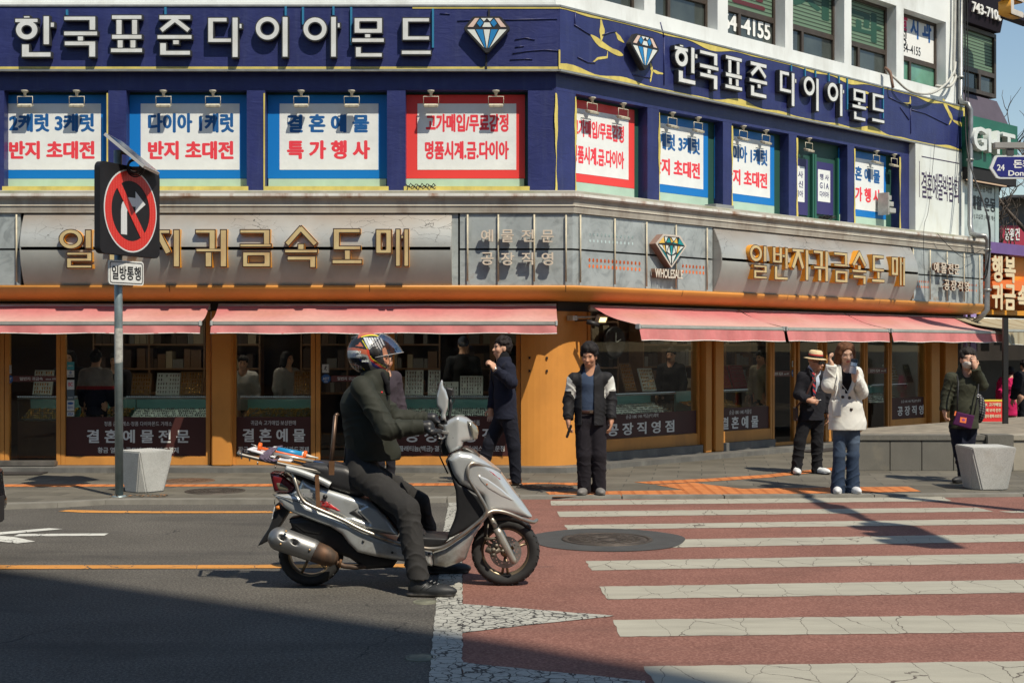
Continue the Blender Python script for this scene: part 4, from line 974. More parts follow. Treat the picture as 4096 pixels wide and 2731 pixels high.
q1 = [(3726, 3746, 1050, 1090), (3754, 3776, 1053, 1093), (3782, 3803, 1056, 1096), (3808, 3828, 1059, 1098)]; q2 = [(3768, 3787, 1120, 1160), (3794, 3815, 1122, 1162), (3822, 3841, 1126, 1165), (3849, 3866, 1128, 1166)]
small_letters('예물전문', FRM, fr, q1, .55, sm2, .045); small_letters('공장직영', FRM, fr, q2, .55, sm2, .045)
dm = thing('gem_sign', 'stained glass style diamond emblem above the word WHOLESALE on the grey fascia', 'sign', FRM @ Vector((1.6, -.5, ZF0)))
TEAL = flat('facet_teal', (.01, .25, .27), .4); AMB = flat('facet_amber', (.72, .46, .09), .4); FWH = flat('facet_pale', (.62, .66, .62), .4); CRM = mat('gem_edge', (.52, .47, .41), .5, var=.1, vs=5)
xa = fr(2622, 980, .58)[0]; xb = fr(2746, 980, .58)[0]; zA = fr(2670, 938, .58)[1]; zB = fr(2682, 1072, .58)[1]
cx_, wd, cz_, ht = (xa+xb)/2, xb-xa, (zA+zB)/2, zA-zB; q = lambda p: (cx_+p[0]*wd, cz_+p[1]*ht)
ol = [(-.26, .5), (.28, .5), (.5, .2), (.0, -.5), (-.5, .2)]
mb = MB(FRM); mb.prism([q(p) for p in ol], -.58, -.47); go = mb.build('gem_body', [flat('gem_side', (.22, .13, .10), .5)], dm)
mb = MB(FRM); mb.prism([q(p) for p in ol], -.585, -.5805, holes=[[q((p[0]*.88, p[1]*.88+.005)) for p in ol]]); mb.build('gem_rim', CRM, go)
mb = MB(FRM); mb.prism([q((p[0]*.88, p[1]*.88+.005)) for p in ol], -.582, -.5806); mb.build('gem_lead', BLK, go)
fcs = [((-.25, .42), (-.40, .22), (-.22, .24), AMB), ((-.22, .42), (-.12, .42), (-.19, .26), FWH), ((-.08, .41), (-.16, .26), (-.02, .26), TEAL), ((-.05, .42), (.05, .3), (.0, .26), AMB), ((.0, .42), (.15, .42), (.07, .31), FWH), ((.08, .27), (.17, .41), (.2, .25), AMB), ((.1, .28), (.03, .25), (.16, .23), TEAL), ((.25, .42), (.22, .24), (.41, .21), TEAL),
       ((-.40, .17), (-.30, .17), (-.20, -.02), FWH), ((-.27, .17), (-.22, .17), (-.18, -.05), (-.22, .02), AMB), ((-.18, .17), (-.1, .17), (-.16, -.03), FWH), ((-.04, .17), (.04, .17), (.02, -.1), (-.02, -.1), TEAL), ((.1, .17), (.18, .17), (.16, -.03), FWH), ((.21, .17), (.27, .17), (.22, .0), (.18, -.05), AMB), ((.3, .17), (.4, .17), (.2, -.02), FWH),
       ((-.36, .1), (-.2, -.08), (-.09, -.3), (-.16, -.2), TEAL), ((.36, .1), (.2, -.08), (.09, -.3), (.16, -.2), TEAL), ((-.15, -.08), (-.02, -.14), (-.02, -.38), FWH), ((.15, -.08), (.02, -.14), (.02, -.38), FWH), ((-.08, .14), (-.13, -.02), (-.03, -.1), FWH), ((.08, .14), (.13, -.02), (.03, -.1), FWH)]
for f in fcs:
    mb = MB(FRM); mb.prism([q(p) for p in f[:-1]], -.586, -.5825); mb.build('facet', f[-1], go)
a = fr(2620, 1110, .56); b = fr(2731, 1080, .56)
o = lettering('WHOLESALE', FRM, a[0], a[1], b[0], b[1], .49, SMS, dm, bold=.035, depth=.07, name='lettering'); lettering('WHOLESALE', FRM, a[0], a[1], b[0], b[1], .56, mat('cream_face', (.62, .58, .49), .5), o, bold=.03, depth=.003, name='lettering_face')
# ================================================================ POSTERS IN THE BAYS
PW = mat('poster_white', (.73, .76, .75), .42, var=.06, vs=4, bump=.35, bs=3.2, bd=.02); PBL = flat('poster_blue', (.006, .17, .52), .4); PRD = flat('poster_red', (.72, .055, .05), .4); PNV = flat('poster_navy', (.035, .03, .13), .4)
TXB = flat('text_blue', (.012, .10, .30), .45); TXR = flat('text_red', (.74, .05, .07), .45)
def poster(M, x1, bw, label, l1, l2, kind='blue', xw=1.255, side=.11, zoff=0, grp='printed posters in the upper windows', d=-.16):
    """x1: right edge of the white field"""
    z0, z1 = Zp(1333*.5102, 17.16), Zp(815*.5102, 17.16); x0 = x1-xw
    loc = M @ Vector(((x0+x1)/2, -d, z0)); o = thing('poster', label, 'poster', loc, grp)
    mb = MB(M); mb.box(x0-side-.04, x1+side, -d-.012, -d-.004, z0-.11, z1+.11); mb.build('border', PBL if kind == 'blue' else PRD, o)
    mb = MB(M); mb.box(x0, x1, -d-.014, -d-.0125, z0, z1); mb.build('sheet', PW, o)
    c1, c2 = (TXB, TXR) if kind == 'blue' else (TXR, TXR); h = z1-z0
    a0, a1, b0, b1, t1, t2 = bw
    lettering(l1, M, x0+xw*a0, z1-h*t1[1], x0+xw*a1, z1-h*t1[0], -(-d-.0145), c1, o, bold=.08, depth=.001)
    lettering(l2, M, x0+xw*b0, z1-h*t2[1], x0+xw*b1, z1-h*t2[0], -(-d-.0145), c2, o, bold=.08, depth=.001)
    mb = MB(M); mb.box(x0-side-.03, x1+side-.01, -d-.02, -d-.005, ZB0+.099, z0-.115); mb.build('sill_film', MINT, o)
    return o
TA = (.07, .937, .07, .937, (.15, .43), (.565, .84)); TB = (.073, .945, .073, .94, (.145, .44), (.565, .845)); TC = (.075, .907, .075, .917, (.16, .44), (.555, .84)); TD = (.085, .922, .075, .925, (.155, .43), (.565, .845))
lx2 = lambda px: fl(px, 500, -.16)[0]
poster(FLM, lx2(405), TA, 'blue bordered poster reading 2케럿 3케럿 at the left edge of the street front', '2케럿 3케럿', '반지 초대전'); poster(FLM, lx2(959), TB, 'blue bordered poster reading 다이아 1케럿 behind the no right turn sign', '다이아 1케럿', '반지 초대전')
poster(FLM, lx2(1514), TC, 'dark blue bordered poster reading 결혼예물 특가행사 next to the red poster', '결 혼 예 물', '특 가 행 사'); poster(FLM, lx2(2065), TD, 'red bordered poster reading 고가매입 on the street front left of the corner pillar', '고가매입/무료감정', '명품시계.금.다이아', 'red')
rx2 = lambda px: fr(px, 500, -.16)[0]
poster(FRM, rx2(2511), TD, 'red bordered poster reading 고가매입 right of the corner pillar', '고가매입/무료감정', '명품시계.금.다이아', 'red', xw=1.2, side=.12); poster(FRM, rx2(2810), TA, 'blue bordered poster reading 케럿 3케럿 on the right facade, beside the red poster', '2케럿 3케럿', '반지 초대전', xw=1.2)
poster(FRM, rx2(3077), TB, 'blue bordered poster reading 이아 1케럿 in the third bay of the right facade', '다이아 1케럿', '반지 초대전', xw=1.2); poster(FRM, rx2(3532), TC, 'blue bordered poster reading 혼예물 가행사 beside the exhaust vent', '결 혼 예 물', '특 가 행 사', xw=1.25, side=.07)
pn = thing('window_poster', 'pair of navy and white vertical posters reading 행사 and 다이아', 'poster', FRM @ Vector((6, .24, 3.5)))
for (pa, pb, tx_, clip) in ((3140, 3228, ('행 사', '신 신', '다이아'), 0), (3254, 3330, ('행 사', 'G I A', '다이아'), 1)):
    a, b = rx2(pa), rx2(pb); z0, z1 = fr(pb, 868, -.16)[1]+.02, 4.50
    mb = MB(FRM); mb.box(a, b, .146, .156, z0, z1); mb.build('border', PNV, pn); mb = MB(FRM); mb.box(a+.1, b-.09, .1445, .1458, z0+.2, z1-.12); mb.build('sheet', PW, pn)
    for t_, f0 in zip(tx_, (.60, .33, .06)):
        h = z1-z0-.32; lettering(t_, FRM, a+.15, z0+.24+h*f0*1.0, b-.13, z0+.24+h*(f0+.19), -.1442, PNV, pn, bold=.03, depth=.001)
mb = MB(FRM)
for px in (3240, 3249, 3340): mb.box(rx2(px), rx2(px)+.045, .11, .16, 3.55, 4.6)
mb.build('frame', flat('green_frame', (.02, .11, .075), .4), pn)
# floodlights hanging in front of the posters
FLW = mat('floodlight_cream', (.58, .55, .44), .5, var=.15, vs=20, grime=((.2, .12, .06), .6, 30)); FLG = flat('floodlight_glass', (.35, .33, .27), .15)
def flood_light():
    o = thing('floodlight', 'small cream floodlight hanging in front of a poster', 'floodlight', (0, 0, 0), 'floodlights over the posters')
    mb = MB(); mb.lathe((0, 0, .0), (0, 0, -1), [(0.0, 0), (.05, 0), (.045, .012), (.02, .03), (.015, .07), (.0, .07)], 14); mb.build('mount', FLW, o)
    mb = MB(); w_ = .095; mb.tube([(-w_, 0, -.18), (-w_, 0, -.075), (w_, 0, -.075), (w_, 0, -.18)], .006, 6); mb.build('yoke', FLW, o)
    mb = MB(); mb.M = Matrix.Translation((0, 0, -.185)) @ Matrix.Rotation(R(20), 4, 'X'); mb.box(-.09, .09, -.05, .05, -.02, .012); hd = mb.build('lamp_head', FLW, o, bevel=.006)
    mb = MB(); mb.M = Matrix.Translation((0, 0, -.185)) @ Matrix.Rotation(R(20), 4, 'X'); mb.box(-.075, .075, -.038, .04, -.024, -.0205); mb.build('lens', FLG, hd)
    return o
fproto = None
FLL = [(100, 1), (307, 1), (654, 1), (852, 1), (1205, 1), (1407, 1), (1724, 1), (1984, 1), (2369, 0), (2493, 0), (2690, 0), (2793, 0), (2974, 0), (3064, 0), (3236, 0), (3506, 0), (3577, 0)]
NMS = ['first floodlight from the left edge, over the 2케럿 poster', 'second floodlight over the 2케럿 poster', 'floodlight over the left part of the 다이아 1케럿 poster', 'floodlight over the right part of the 다이아 1케럿 poster', 'floodlight over 결혼 on the dark blue poster', 'floodlight over 예물 on the dark blue poster',
       'left floodlight on the street front red poster', 'right floodlight on the street front red poster', 'left floodlight on the red poster right of the corner', 'right floodlight on the red poster right of the corner', 'left floodlight over the 케럿 3케럿 poster of the right facade', 'right floodlight over the 케럿 3케럿 poster of the right facade',
       'left floodlight of the third right facade bay', 'right floodlight of the third right facade bay', 'lone floodlight above the navy and white posters', 'floodlight above the exhaust vent poster', 'farthest floodlight, tilted beside the white sign panel']
for (px, lf), nm in zip(FLL, NMS):
    if fproto is None: fproto = o = flood_light()
    else: o = copy_tree(fproto)
    o['label'] = 'small cream '+nm
    x = (fl if lf else fr)(px, 400, -.02)[0]; p = (FLM if lf else FRM) @ Vector((x, .02, ZB1-.003)); o.location = p; o.rotation_euler = (0, 0, 0 if lf else math.atan2(UY, UX))
mb = MB(FRM); xe = fr(3538, 700, -.05)[0]
for k in range(3): mb.box(xe-.09, xe+.11, -.02-.04*k, .1, 4.02-k*.11, 4.1-k*.11)
mb.box(xe-.13, xe-.095, -.1, .1, 3.76, 4.13); tag(mb.build('exhaust_vent', mat('vent_metal', (.42, .42, .39), .5, .3, var=.2, vs=9), bevel=.006), 'rusty white louvred exhaust vent beside the last blue poster', 'vent')
# white panel sign with broken letters
ws = thing('panel_sign', 'white panel sign with peeling dark letters at the end of the right facade', 'sign', FRM @ Vector((9.5, -.1, 3.5)))
a = fr(3662, 700, .12)[0]; zA, zB = zs_bot-.03, 3.5
mb = MB(FRM); mb.box(a, SR-.02, -.12, -.001, zB, zA); mb.build('board', mat('white_sign_face', (.66, .70, .67), .55, var=.05, vs=2, grime=((.42, .40, .28), .5, 2.5)), ws)
PUR = mat('faded_purple', (.045, .03, .075), .6, var=.3, vs=20)
mb = MB(FRM); b = SR-.14; a2 = a+.12
for s in ((a2+.08, b-.08, zA-.21, zA-.195), (a2, a2+.012, zA-.9, zA-.29), (b-.012, b, zA-1.3, zA-.29)): mb.box(s[0], s[1], -.124, -.1205, s[2], s[3])
mb.build('border_line', PUR, ws)
for i, ch in enumerate('결혼예물박람회'):
    x0 = a2+.07+i*(b-a2-.14)/7; lettering(ch, FRM, x0, zB+.62, x0+(b-a2)/7-.035, zB+1.07, .1205, PUR, ws, bold=.012, depth=.004, name='letter')
mb = MB(FRM)
for i in range(14):
    x0 = a2+.1+random.random()*(b-a2-.25); z0 = zB+.62+random.random()*.42; mb.box(x0, x0+.02+.06*random.random(), -.1275, -.1252, z0, z0+.015+.05*random.random())
mb.build('peeled_patch', MATS['white_sign_face'], ws)
# drain pipe and cables at the end of the facade
PIPE = mat('steel_pipe', (.27, .28, .28), .42, .6, var=.2, vs=8)
def frp(px, py, d): s_, z = fr(px, py, d); return FRM @ Vector((s_, -d, z))
pp = thing('drain_pipe', 'tall grey metal drain pipe with elbows at the far end of the shop', 'pipe', frp(3880, 1390, .3))
mb = MB(); mb.tube([frp(3842, -400, .05), frp(3842, 390, .05), frp(3848, 410, .12), frp(3872, 418, .3), frp(3882, 440, .32), frp(3880, 900, .32), frp(3886, 935, .4), frp(3905, 942, .6), frp(3940, 945, .72), frp(3952, 962, .75), frp(3948, 1240, .75), frp(3930, 1262, .7), frp(3880, 1300, .45)], .046, 12); mb.build('pipe', PIPE, pp)
for py in (310, 640, 1000, 1160): mb = MB(); q_ = frp(3842 if py < 400 else (3880 if py < 900 else 3950), py, .05 if py < 400 else (.32 if py < 900 else .75)); mb.lathe(q_-Vector((0, 0, .02)), (0, 0, 1), [(.058, 0), (.064, 0), (.064, .04), (.058, .04)], 14); mb.build('clamp', STEEL, pp)
CBL = flat('black_cable', (.015, .015, .016), .5); CBW = mat('white_cable', (.45, .45, .41), .5, var=.15, vs=6)
def cable(pts, r, m, label):
    mb = MB(); P = [frp(*p) for p in pts]; out = []
    for i in range(len(P)-1):
        for k in range(6):
            t = k/6; p0 = P[max(i-1, 0)]; p1 = P[i]; p2 = P[i+1]; p3 = P[min(i+2, len(P)-1)]
            out.append(.5*((2*p1)+(-p0+p2)*t+(2*p0-5*p1+4*p2-p3)*t*t+(-p0+3*p1-3*p2+p3)*t**3))
    out.append(P[-1]); mb.tube(out, r, 6); tag(mb.build('cable', m), label, 'cable', 'loose cables on the facade')
cable([(3545, 280, .05), (3580, 315, .2), (3640, 365, .25), (3720, 375, .25), (3780, 340, .2), (3815, 290, .12), (3822, 250, .08)], .02, CBW, 'white cable looping below the third floor windows')
cable([(3820, -60, .06), (3818, 120, .06), (3815, 280, .08), (3822, 310, .1), (3800, 345, .12), (3745, 345, .1)], .028, CBW, 'thick wrapped white pipe running down the end of the white wall')
cable([(3858, -60, .15), (3862, 300, .2), (3868, 600, .35), (3930, 800, .8), (3960, 920, .9), (3950, 1080, .85), (3935, 1120, .8)], .012, CBL, 'black cable drooping past the drain pipe')
cable([(3868, -60, .15), (3872, 300, .2), (3880, 640, .4), (3945, 850, .9), (3958, 1000, .9), (3938, 1100, .82)], .01, CBL, 'second thin black cable beside the drain pipe')
cable([(3540, 272, .05), (3560, 290, .15), (3568, 330, .2), (3572, 352, .2)], .025, mat('brown_hose', (.16, .09, .06), .6), 'short brown hose hanging from the third floor sill')
cable([(3740, 560, .2), (3715, 830, .2), (3695, 925, .6), (3700, 1190, .6)], .004, CBL, 'thin wire hanging across the white panel sign')
cable([(3750, 935, .6), (3800, 990, .6), (3860, 1030, .6), (3925, 1000, .6)], .005, CBL, 'sagging thin wire over the last grey fascia panel')
# wires left on the ledge
def ledge_wire(M, x0, x1, lab):
    mb = MB(M)
    for q_ in range(3):
        n = 18; mb.tube([(x0+(x1-x0)*k/n, -.1-.1*math.sin(k*1.3+q_*2)**2-.05*q_, 3.53+.05*abs(math.sin(k*.9+q_))+.01*q_) for k in range(n+1)], .006, 5)
    tag(mb.build('wire_bundle', CBL), lab, 'wires', 'tangled wires lying on the ledge')
ledge_wire(FLM, fl(1630, 740)[0], fl(1745, 740)[0], 'tangled black wires on the ledge under the red street front poster'); ledge_wire(FRM, fr(3240, 860)[0], fr(3285, 860)[0], 'tangle of black wires on the ledge under the navy and white posters')
mb = MB(FRM); a = fr(2840, 815, .2)[0]; mb.box(a, a+.42, -.3, -.1, 3.52, 3.57); tag(mb.build('ledge_box', mat('ledge_box_grey', (.3, .31, .31), .5, .3), bevel=.006), 'flat grey metal box lying on the ledge of the right facade', 'box')
# ================================================================ AWNINGS
AWN = vcol('awning_cloth', .8, bump=.12, bs=25, spec=.2)
BARM = mat('awning_bar', (.42, .43, .40), .45, .4, var=.15, vs=6); HEM = flat('white_hem', (.62, .62, .58), .6); ENDC = flat('awning_end_cap', (.40, .44, .43), .5)
def awn_color(uv):
    rng = np.random.RandomState(int(uv[0, 0]*1000) % 99)
    u, v = uv[:, 0], uv[:, 1]; ph = rng.rand(6)*6
    n = .5+.32*np.sin(u*3.1+ph[0]+1.5*np.sin(v*3+u))+.25*np.sin(u*7.3+ph[1]+2*v)
    t = np.clip(v*1.25-.12+.35*(n-.5), 0, 1)[:, None]
    c = np.array([.42, .135, .135])*(1-t)+np.array([.50, .305, .265])*t
    s = np.clip(np.sin(u*1.7+ph[2])*np.sin(v*4+ph[3])-.55, 0, 1)[:, None]*1.0
    return c*(1-s)+np.array([.38, .19, .13])*s
def colorize(o, c):
    a = o.data.color_attributes.new('Col', 'FLOAT_COLOR', 'POINT'); k = np.ones((len(o.data.vertices), 4), np.float32); k[:, :3] = c; a.data.foreach_set('color', k.ravel())
def awning(M, x0, x1, p, label, ztop=2.135, zf=1.865, zv=1.742, c2=None):
    o = thing('awning', label, 'awning', M @ Vector(((x0+x1)/2, 0, ztop)), 'folding arm awnings over the shop windows')
    nx, ny = max(8, int((x1-x0)*7)), 10; uv = [(i/nx*(x1-x0), j/ny) for j in range(ny+1) for i in range(nx+1)]
    mb = MB(M); sag = lambda u, v: -.035*math.sin(math.pi*v)*(1+.15*math.sin(u*4))-.006*math.sin(u*9+v*5)*math.sin(math.pi*v)
    mb.grid(nx, ny, lambda u, v: (x0+(x1-x0)*u, -.27-(p-.27)*v, ztop-.03+(zf+.05-ztop)*v+sag(u*(x1-x0), v)))
    cn = mb.build('canopy', AWN, o); colorize(cn, awn_color(np.array(uv)) if c2 is None else c2(np.array(uv)))
    mb = MB(M); ny2 = 5; uv2 = [(i/(nx*2)*(x1-x0), j/ny2) for j in range(ny2+1) for i in range(nx*2+1)]
    wv = lambda u, v: v*(.018*math.sin(u*9+1)+.012*math.sin(u*23))
    mb.grid(nx*2, ny2, lambda u, v: (x0+.01+(x1-x0-.02)*u, -p-.022-wv(u*(x1-x0), v)-.02*v, zf-.03+(zv-zf+.03)*v+.006*math.sin(u*(x1-x0)*6)*v))
    vl = mb.build('valance', AWN, o); U = np.array(uv2); st = (.5+.5*np.sin(U[:, 0]*31+3*np.sin(U[:, 0]*7)))[:, None]*.10+(.25*np.sin(U[:, 0]*2.1)[:, None]+.25)*.3
    colorize(vl, np.array([.49, .155, .155])*(1-st)+np.array([.52, .31, .28])*st if c2 is None else c2(U))
    mb = MB(M); mb.tube([(x0+.01+(x1-x0-.02)*k/40, -p-.043-wv((x1-x0)*k/40, 1), zv-.002+.006*math.sin((x1-x0)*k/40*6)) for k in range(41)], .006, 5); mb.build('hem', HEM, vl)
    mb = MB(M); mb.box(x0+.03, x1-.03, -p-.03, -p+.035, zf-.028, zf+.018); mb.build('front_bar', BARM, o, bevel=.01)
    for x in (x0, x1-.03):
        mb = MB(M); mb.box(x, x+.03, -p-.036, -p+.04, zf-.034, zf+.03); mb.build('end_cap', ENDC, o, bevel=.008)
    for f in (.22, .78):
        x = x0+(x1-x0)*f; mb = MB(M); mb.tube([(x, -.2, ztop-.1), (x+(.35 if f < .5 else -.35), -p*.55, (ztop+zf)/2-.07), (x, -p+.03, zf-.01)], .018, 6); mb.build('folding_arm', BARM, o)
    mb = MB(M); mb.cyl((x0, -.26, ztop-.06), (x1, -.26, ztop-.06), .04, 12); mb.build('roller', BARM, o)
    return o
PL = .72; ax_ = lambda px: fl(px, 1290, PL)[0]
awning(FLM, -9.0, ax_(806), PL, 'faded red awning at the left edge of the picture, behind the sign pole'); awning(FLM, ax_(842), ax_(2230), PL, 'long faded red awning over the windows behind the scooter rider')
PRR = 1.05; ar_ = lambda px: fr(px, 1313, PRR)[0]
awning(FRM, ar_(2550), ar_(3132), PRR, 'faded pink awning nearest the corner on the right facade', 2.13, 1.83, 1.66); awning(FRM, ar_(3140), ar_(3553), PRR, 'faded pink awning in the middle of the right facade', 2.13, 1.83, 1.66); awning(FRM, ar_(3560), ar_(4008), PRR, 'faded pink awning at the far end of the right facade', 2.13, 1.83, 1.66)
# alarm dome, wall lamp, camera under the first right-hand awning
al = thing('alarm_dome', 'dark round alarm dome with pale lettering on the orange corner pillar', 'alarm', FRM @ Vector((.2, -.05, 1.9)))
x, z = fr(2306, 1273, .06); mb = MB(FRM); mb.lathe((x, .0, z), (0, -1, 0), [(.0, .06), (.035, .055), (.055, .04), (.062, .0)], 20); mb.build('dome', flat('dome_navy', (.012, .012, .03), .25), al)
lettering('ADT', FRM, x-.032, z-.014, x+.032, z+.014, .062, flat('dome_white', (.5, .5, .55), .5), al, bold=.03, depth=.002)
fl2 = thing('wall_lamp', 'small lit wall lamp under the awning beside the corner pillar', 'lamp', FRM @ Vector((1.0, -.2, 1.95)))
x, z = fr(2407, 1276, .3); mb = MB(FRM); mb.M = FRM @ Matrix.Translation((x, -.3, z)) @ Matrix.Rotation(R(25), 4, 'X'); mb.box(-.09, .09, -.02, .03, -.055, .055); h_ = mb.build('housing', FLW, fl2, bevel=.006)
mb = MB(FRM); mb.M = FRM @ Matrix.Translation((x, -.3, z)) @ Matrix.Rotation(R(25), 4, 'X'); mb.box(-.06, .06, -.024, -.021, -.03, .03); mb.build('lit_panel', emit('warm_lamp', (1, .72, .3), 2.2), h_)
mb = MB(FRM); mb.cyl((x-.34, -.12, z+.02), (x, -.28, z+.03), .012, 8); mb.box(x-.38, x-.30, -.16, -.05, z-.02, z+.04); mb.build('bracket', FLW, fl2)
x, z = fr(2372, 1293, .35); mb = MB(FRM); mb.cyl((x-.06, -.30, z+.02), (x+.06, -.40, z-.02), .03, 12); mb.box(x-.02, x+.02, -.32, -.05, z+.03, z+.05); tag(mb.build('security_camera', BLK), 'small black security camera below the wall lamp', 'camera')
# ================================================================ STICKERS ON THE GLASS
def sticker(M, fn, pa, pb, ya, yb, col, label, txt=(), cat='sticker', d=-.088, shape=None, grp='stickers on the shop glass'):
    a = fn(pa, ya, d); b = fn(pb, yb, d); o = thing('sticker', label, cat, M @ Vector(((a[0]+b[0])/2, -d, b[1])), grp)
    mb = MB(M); cx_, cz_, rx_, rz_ = (a[0]+b[0])/2, (a[1]+b[1])/2, (b[0]-a[0])/2, (a[1]-b[1])/2
    if shape: n, ro = shape; mb.prism([(cx_+rx_*1.05*math.cos(2*math.pi*(k+ro)/n), cz_+rz_*1.05*math.sin(2*math.pi*(k+ro)/n)) for k in range(n)], -d-.003, -d)
    else: mb.box(a[0], b[0], -d-.003, -d, b[1], a[1])
    mb.build('backing', col, o)
    for (t_, f0, g0, f1, g1, m_) in txt: lettering(t_, M, a[0]+(b[0]-a[0])*f0, b[1]+(a[1]-b[1])*g0, a[0]+(b[0]-a[0])*f1, b[1]+(a[1]-b[1])*g1, d+.0032, m_, o, bold=.03, depth=.001)
    return o
SW = flat('sticker_white', (.50, .52, .50), .5); SB = flat('sticker_blue', (.02, .085, .25), .4); SN = flat('sticker_black', (.03, .03, .03), .5); SRD = flat('sticker_red', (.55, .03, .08), .5); STL = flat('sticker_teal', (.05, .28, .33), .5); SMR = flat('sticker_maroon', (.10, .03, .028), .5)
def runner(M, fn, pa, pb, ya, yb, lb):
    o = sticker(M, fn, pa, pb, ya, yb, SW, lb); d = -.0845; a = fn(pa, ya, d); b = fn(pb, yb, d); w_, h_ = b[0]-a[0], a[1]-b[1]
    mb = MB(M); P = lambda u, v: (a[0]+w_*u, b[1]+h_*v)
    mb.prism([(P(.58, .85)[0]+w_*.07*math.cos(k), P(.58, .85)[1]+w_*.07*math.sin(k)) for k in [i*.785 for i in range(8)]], -d-.002, -d)
    def limb(p, q, r):
        p, q = Vector(P(*p)), Vector(P(*q)); t = (q-p).normalized(); n_ = Vector((-t.y, t.x))*r*w_; mb.prism([tuple(p+n_), tuple(p-n_), tuple(q-n_), tuple(q+n_)], -d-.002, -d)
    limb((.54, .75), (.42, .48), .07); limb((.42, .48), (.6, .36), .05); limb((.6, .36), (.54, .2), .045); limb((.42, .47), (.22, .33), .05); limb((.53, .72), (.3, .62), .035); limb((.53, .72), (.72, .6), .035); limb((.9, .95), (.9, .1), .02)
    mb.build('running_figure', SN, o)
for M_, fn, lst in ((FLM, fl, [((19, 46), (1460, 1493), (16, 52), (1498, 1534), (52, 245), (1503, 1526), 'the far left door'), ((1289, 1316), (1457, 1490), (1286, 1322), (1496, 1532), (1325, 1500), (1502, 1526), 'the door behind the rider')]),
                    (FRM, fr, [((3168, 3180), (1443, 1467), (3166, 3181), (1476, 1508), (3084, 3160), (1484, 1505), 'the door left of the man in the straw hat'), ((3457, 3464), (1437, 1461), (3456, 3465), (1466, 1495), (3468, 3550), (1472, 1492), 'the door right of the woman in white')])):
    for (a, b, c, e, f, g, lb) in lst:
        runner(M_, fn, *a, *b, 'white running figure sticker on '+lb)
        sticker(M_, fn, *c, *e, SB, 'blue octagonal alarm sticker on '+lb, [('ADT', .14, .36, .86, .66, SW), ('알람', .3, .1, .7, .25, SW)], shape=(8, .5))
        sticker(M_, fn, *f, *g, SMR, 'maroon name strip across '+lb, [('일번지 귀금속', .14, .22, .62, .8, SW), ('since 1997', .68, .3, .92, .62, SW)])
sticker(FLM, fl, 0, 8, 1495, 1537, SW, 'narrow white sticker with red marks at the left picture edge', [('동', .2, .7, .8, .95, SRD), ('기', .2, .4, .8, .65, SRD)])
sticker(FLM, fl, 1266, 1279, 1493, 1535, SW, 'narrow white sticker with red circles beside the alarm sticker', [('문', .2, .7, .8, .95, SRD), ('화', .2, .4, .8, .65, SRD), ('재', .2, .1, .8, .35, SRD)])
for (ya, yb, c, lb, tx) in ((1447, 1479, STL, 'teal card sticker at the top of the card sticker column', [('세종카드', .15, .4, .85, .6, SW)]), (1481, 1508, SW, 'white card sticker with a navy emblem second from the top of the column', [('8', .35, .45, .65, .9, SB), ('신한카드', .1, .1, .9, .35, SN)]), (1519, 1558, SW, 'white card sticker with a red disc in the column', [('BC', .2, .35, .8, .75, SRD)]), (1560, 1600, flat('sticker_slate', (.07, .10, .12), .5), 'slate grey card sticker in the column', [('현대카드', .15, .15, .85, .35, SW)]), (1601, 1643, SW, 'white and blue card sticker below the slate one', [('삼성카드', .1, .2, .9, .45, SB), ('●', .1, .6, .9, .85, SB)]), (1647, 1664, SW, 'small white sticker with blue capitals at the foot of the card sticker column', [('VISA', .1, .2, .9, .8, SB)])):
    sticker(FLM, fl, 268, 297, ya, yb, c, lb, tx, grp='card stickers on the left window')
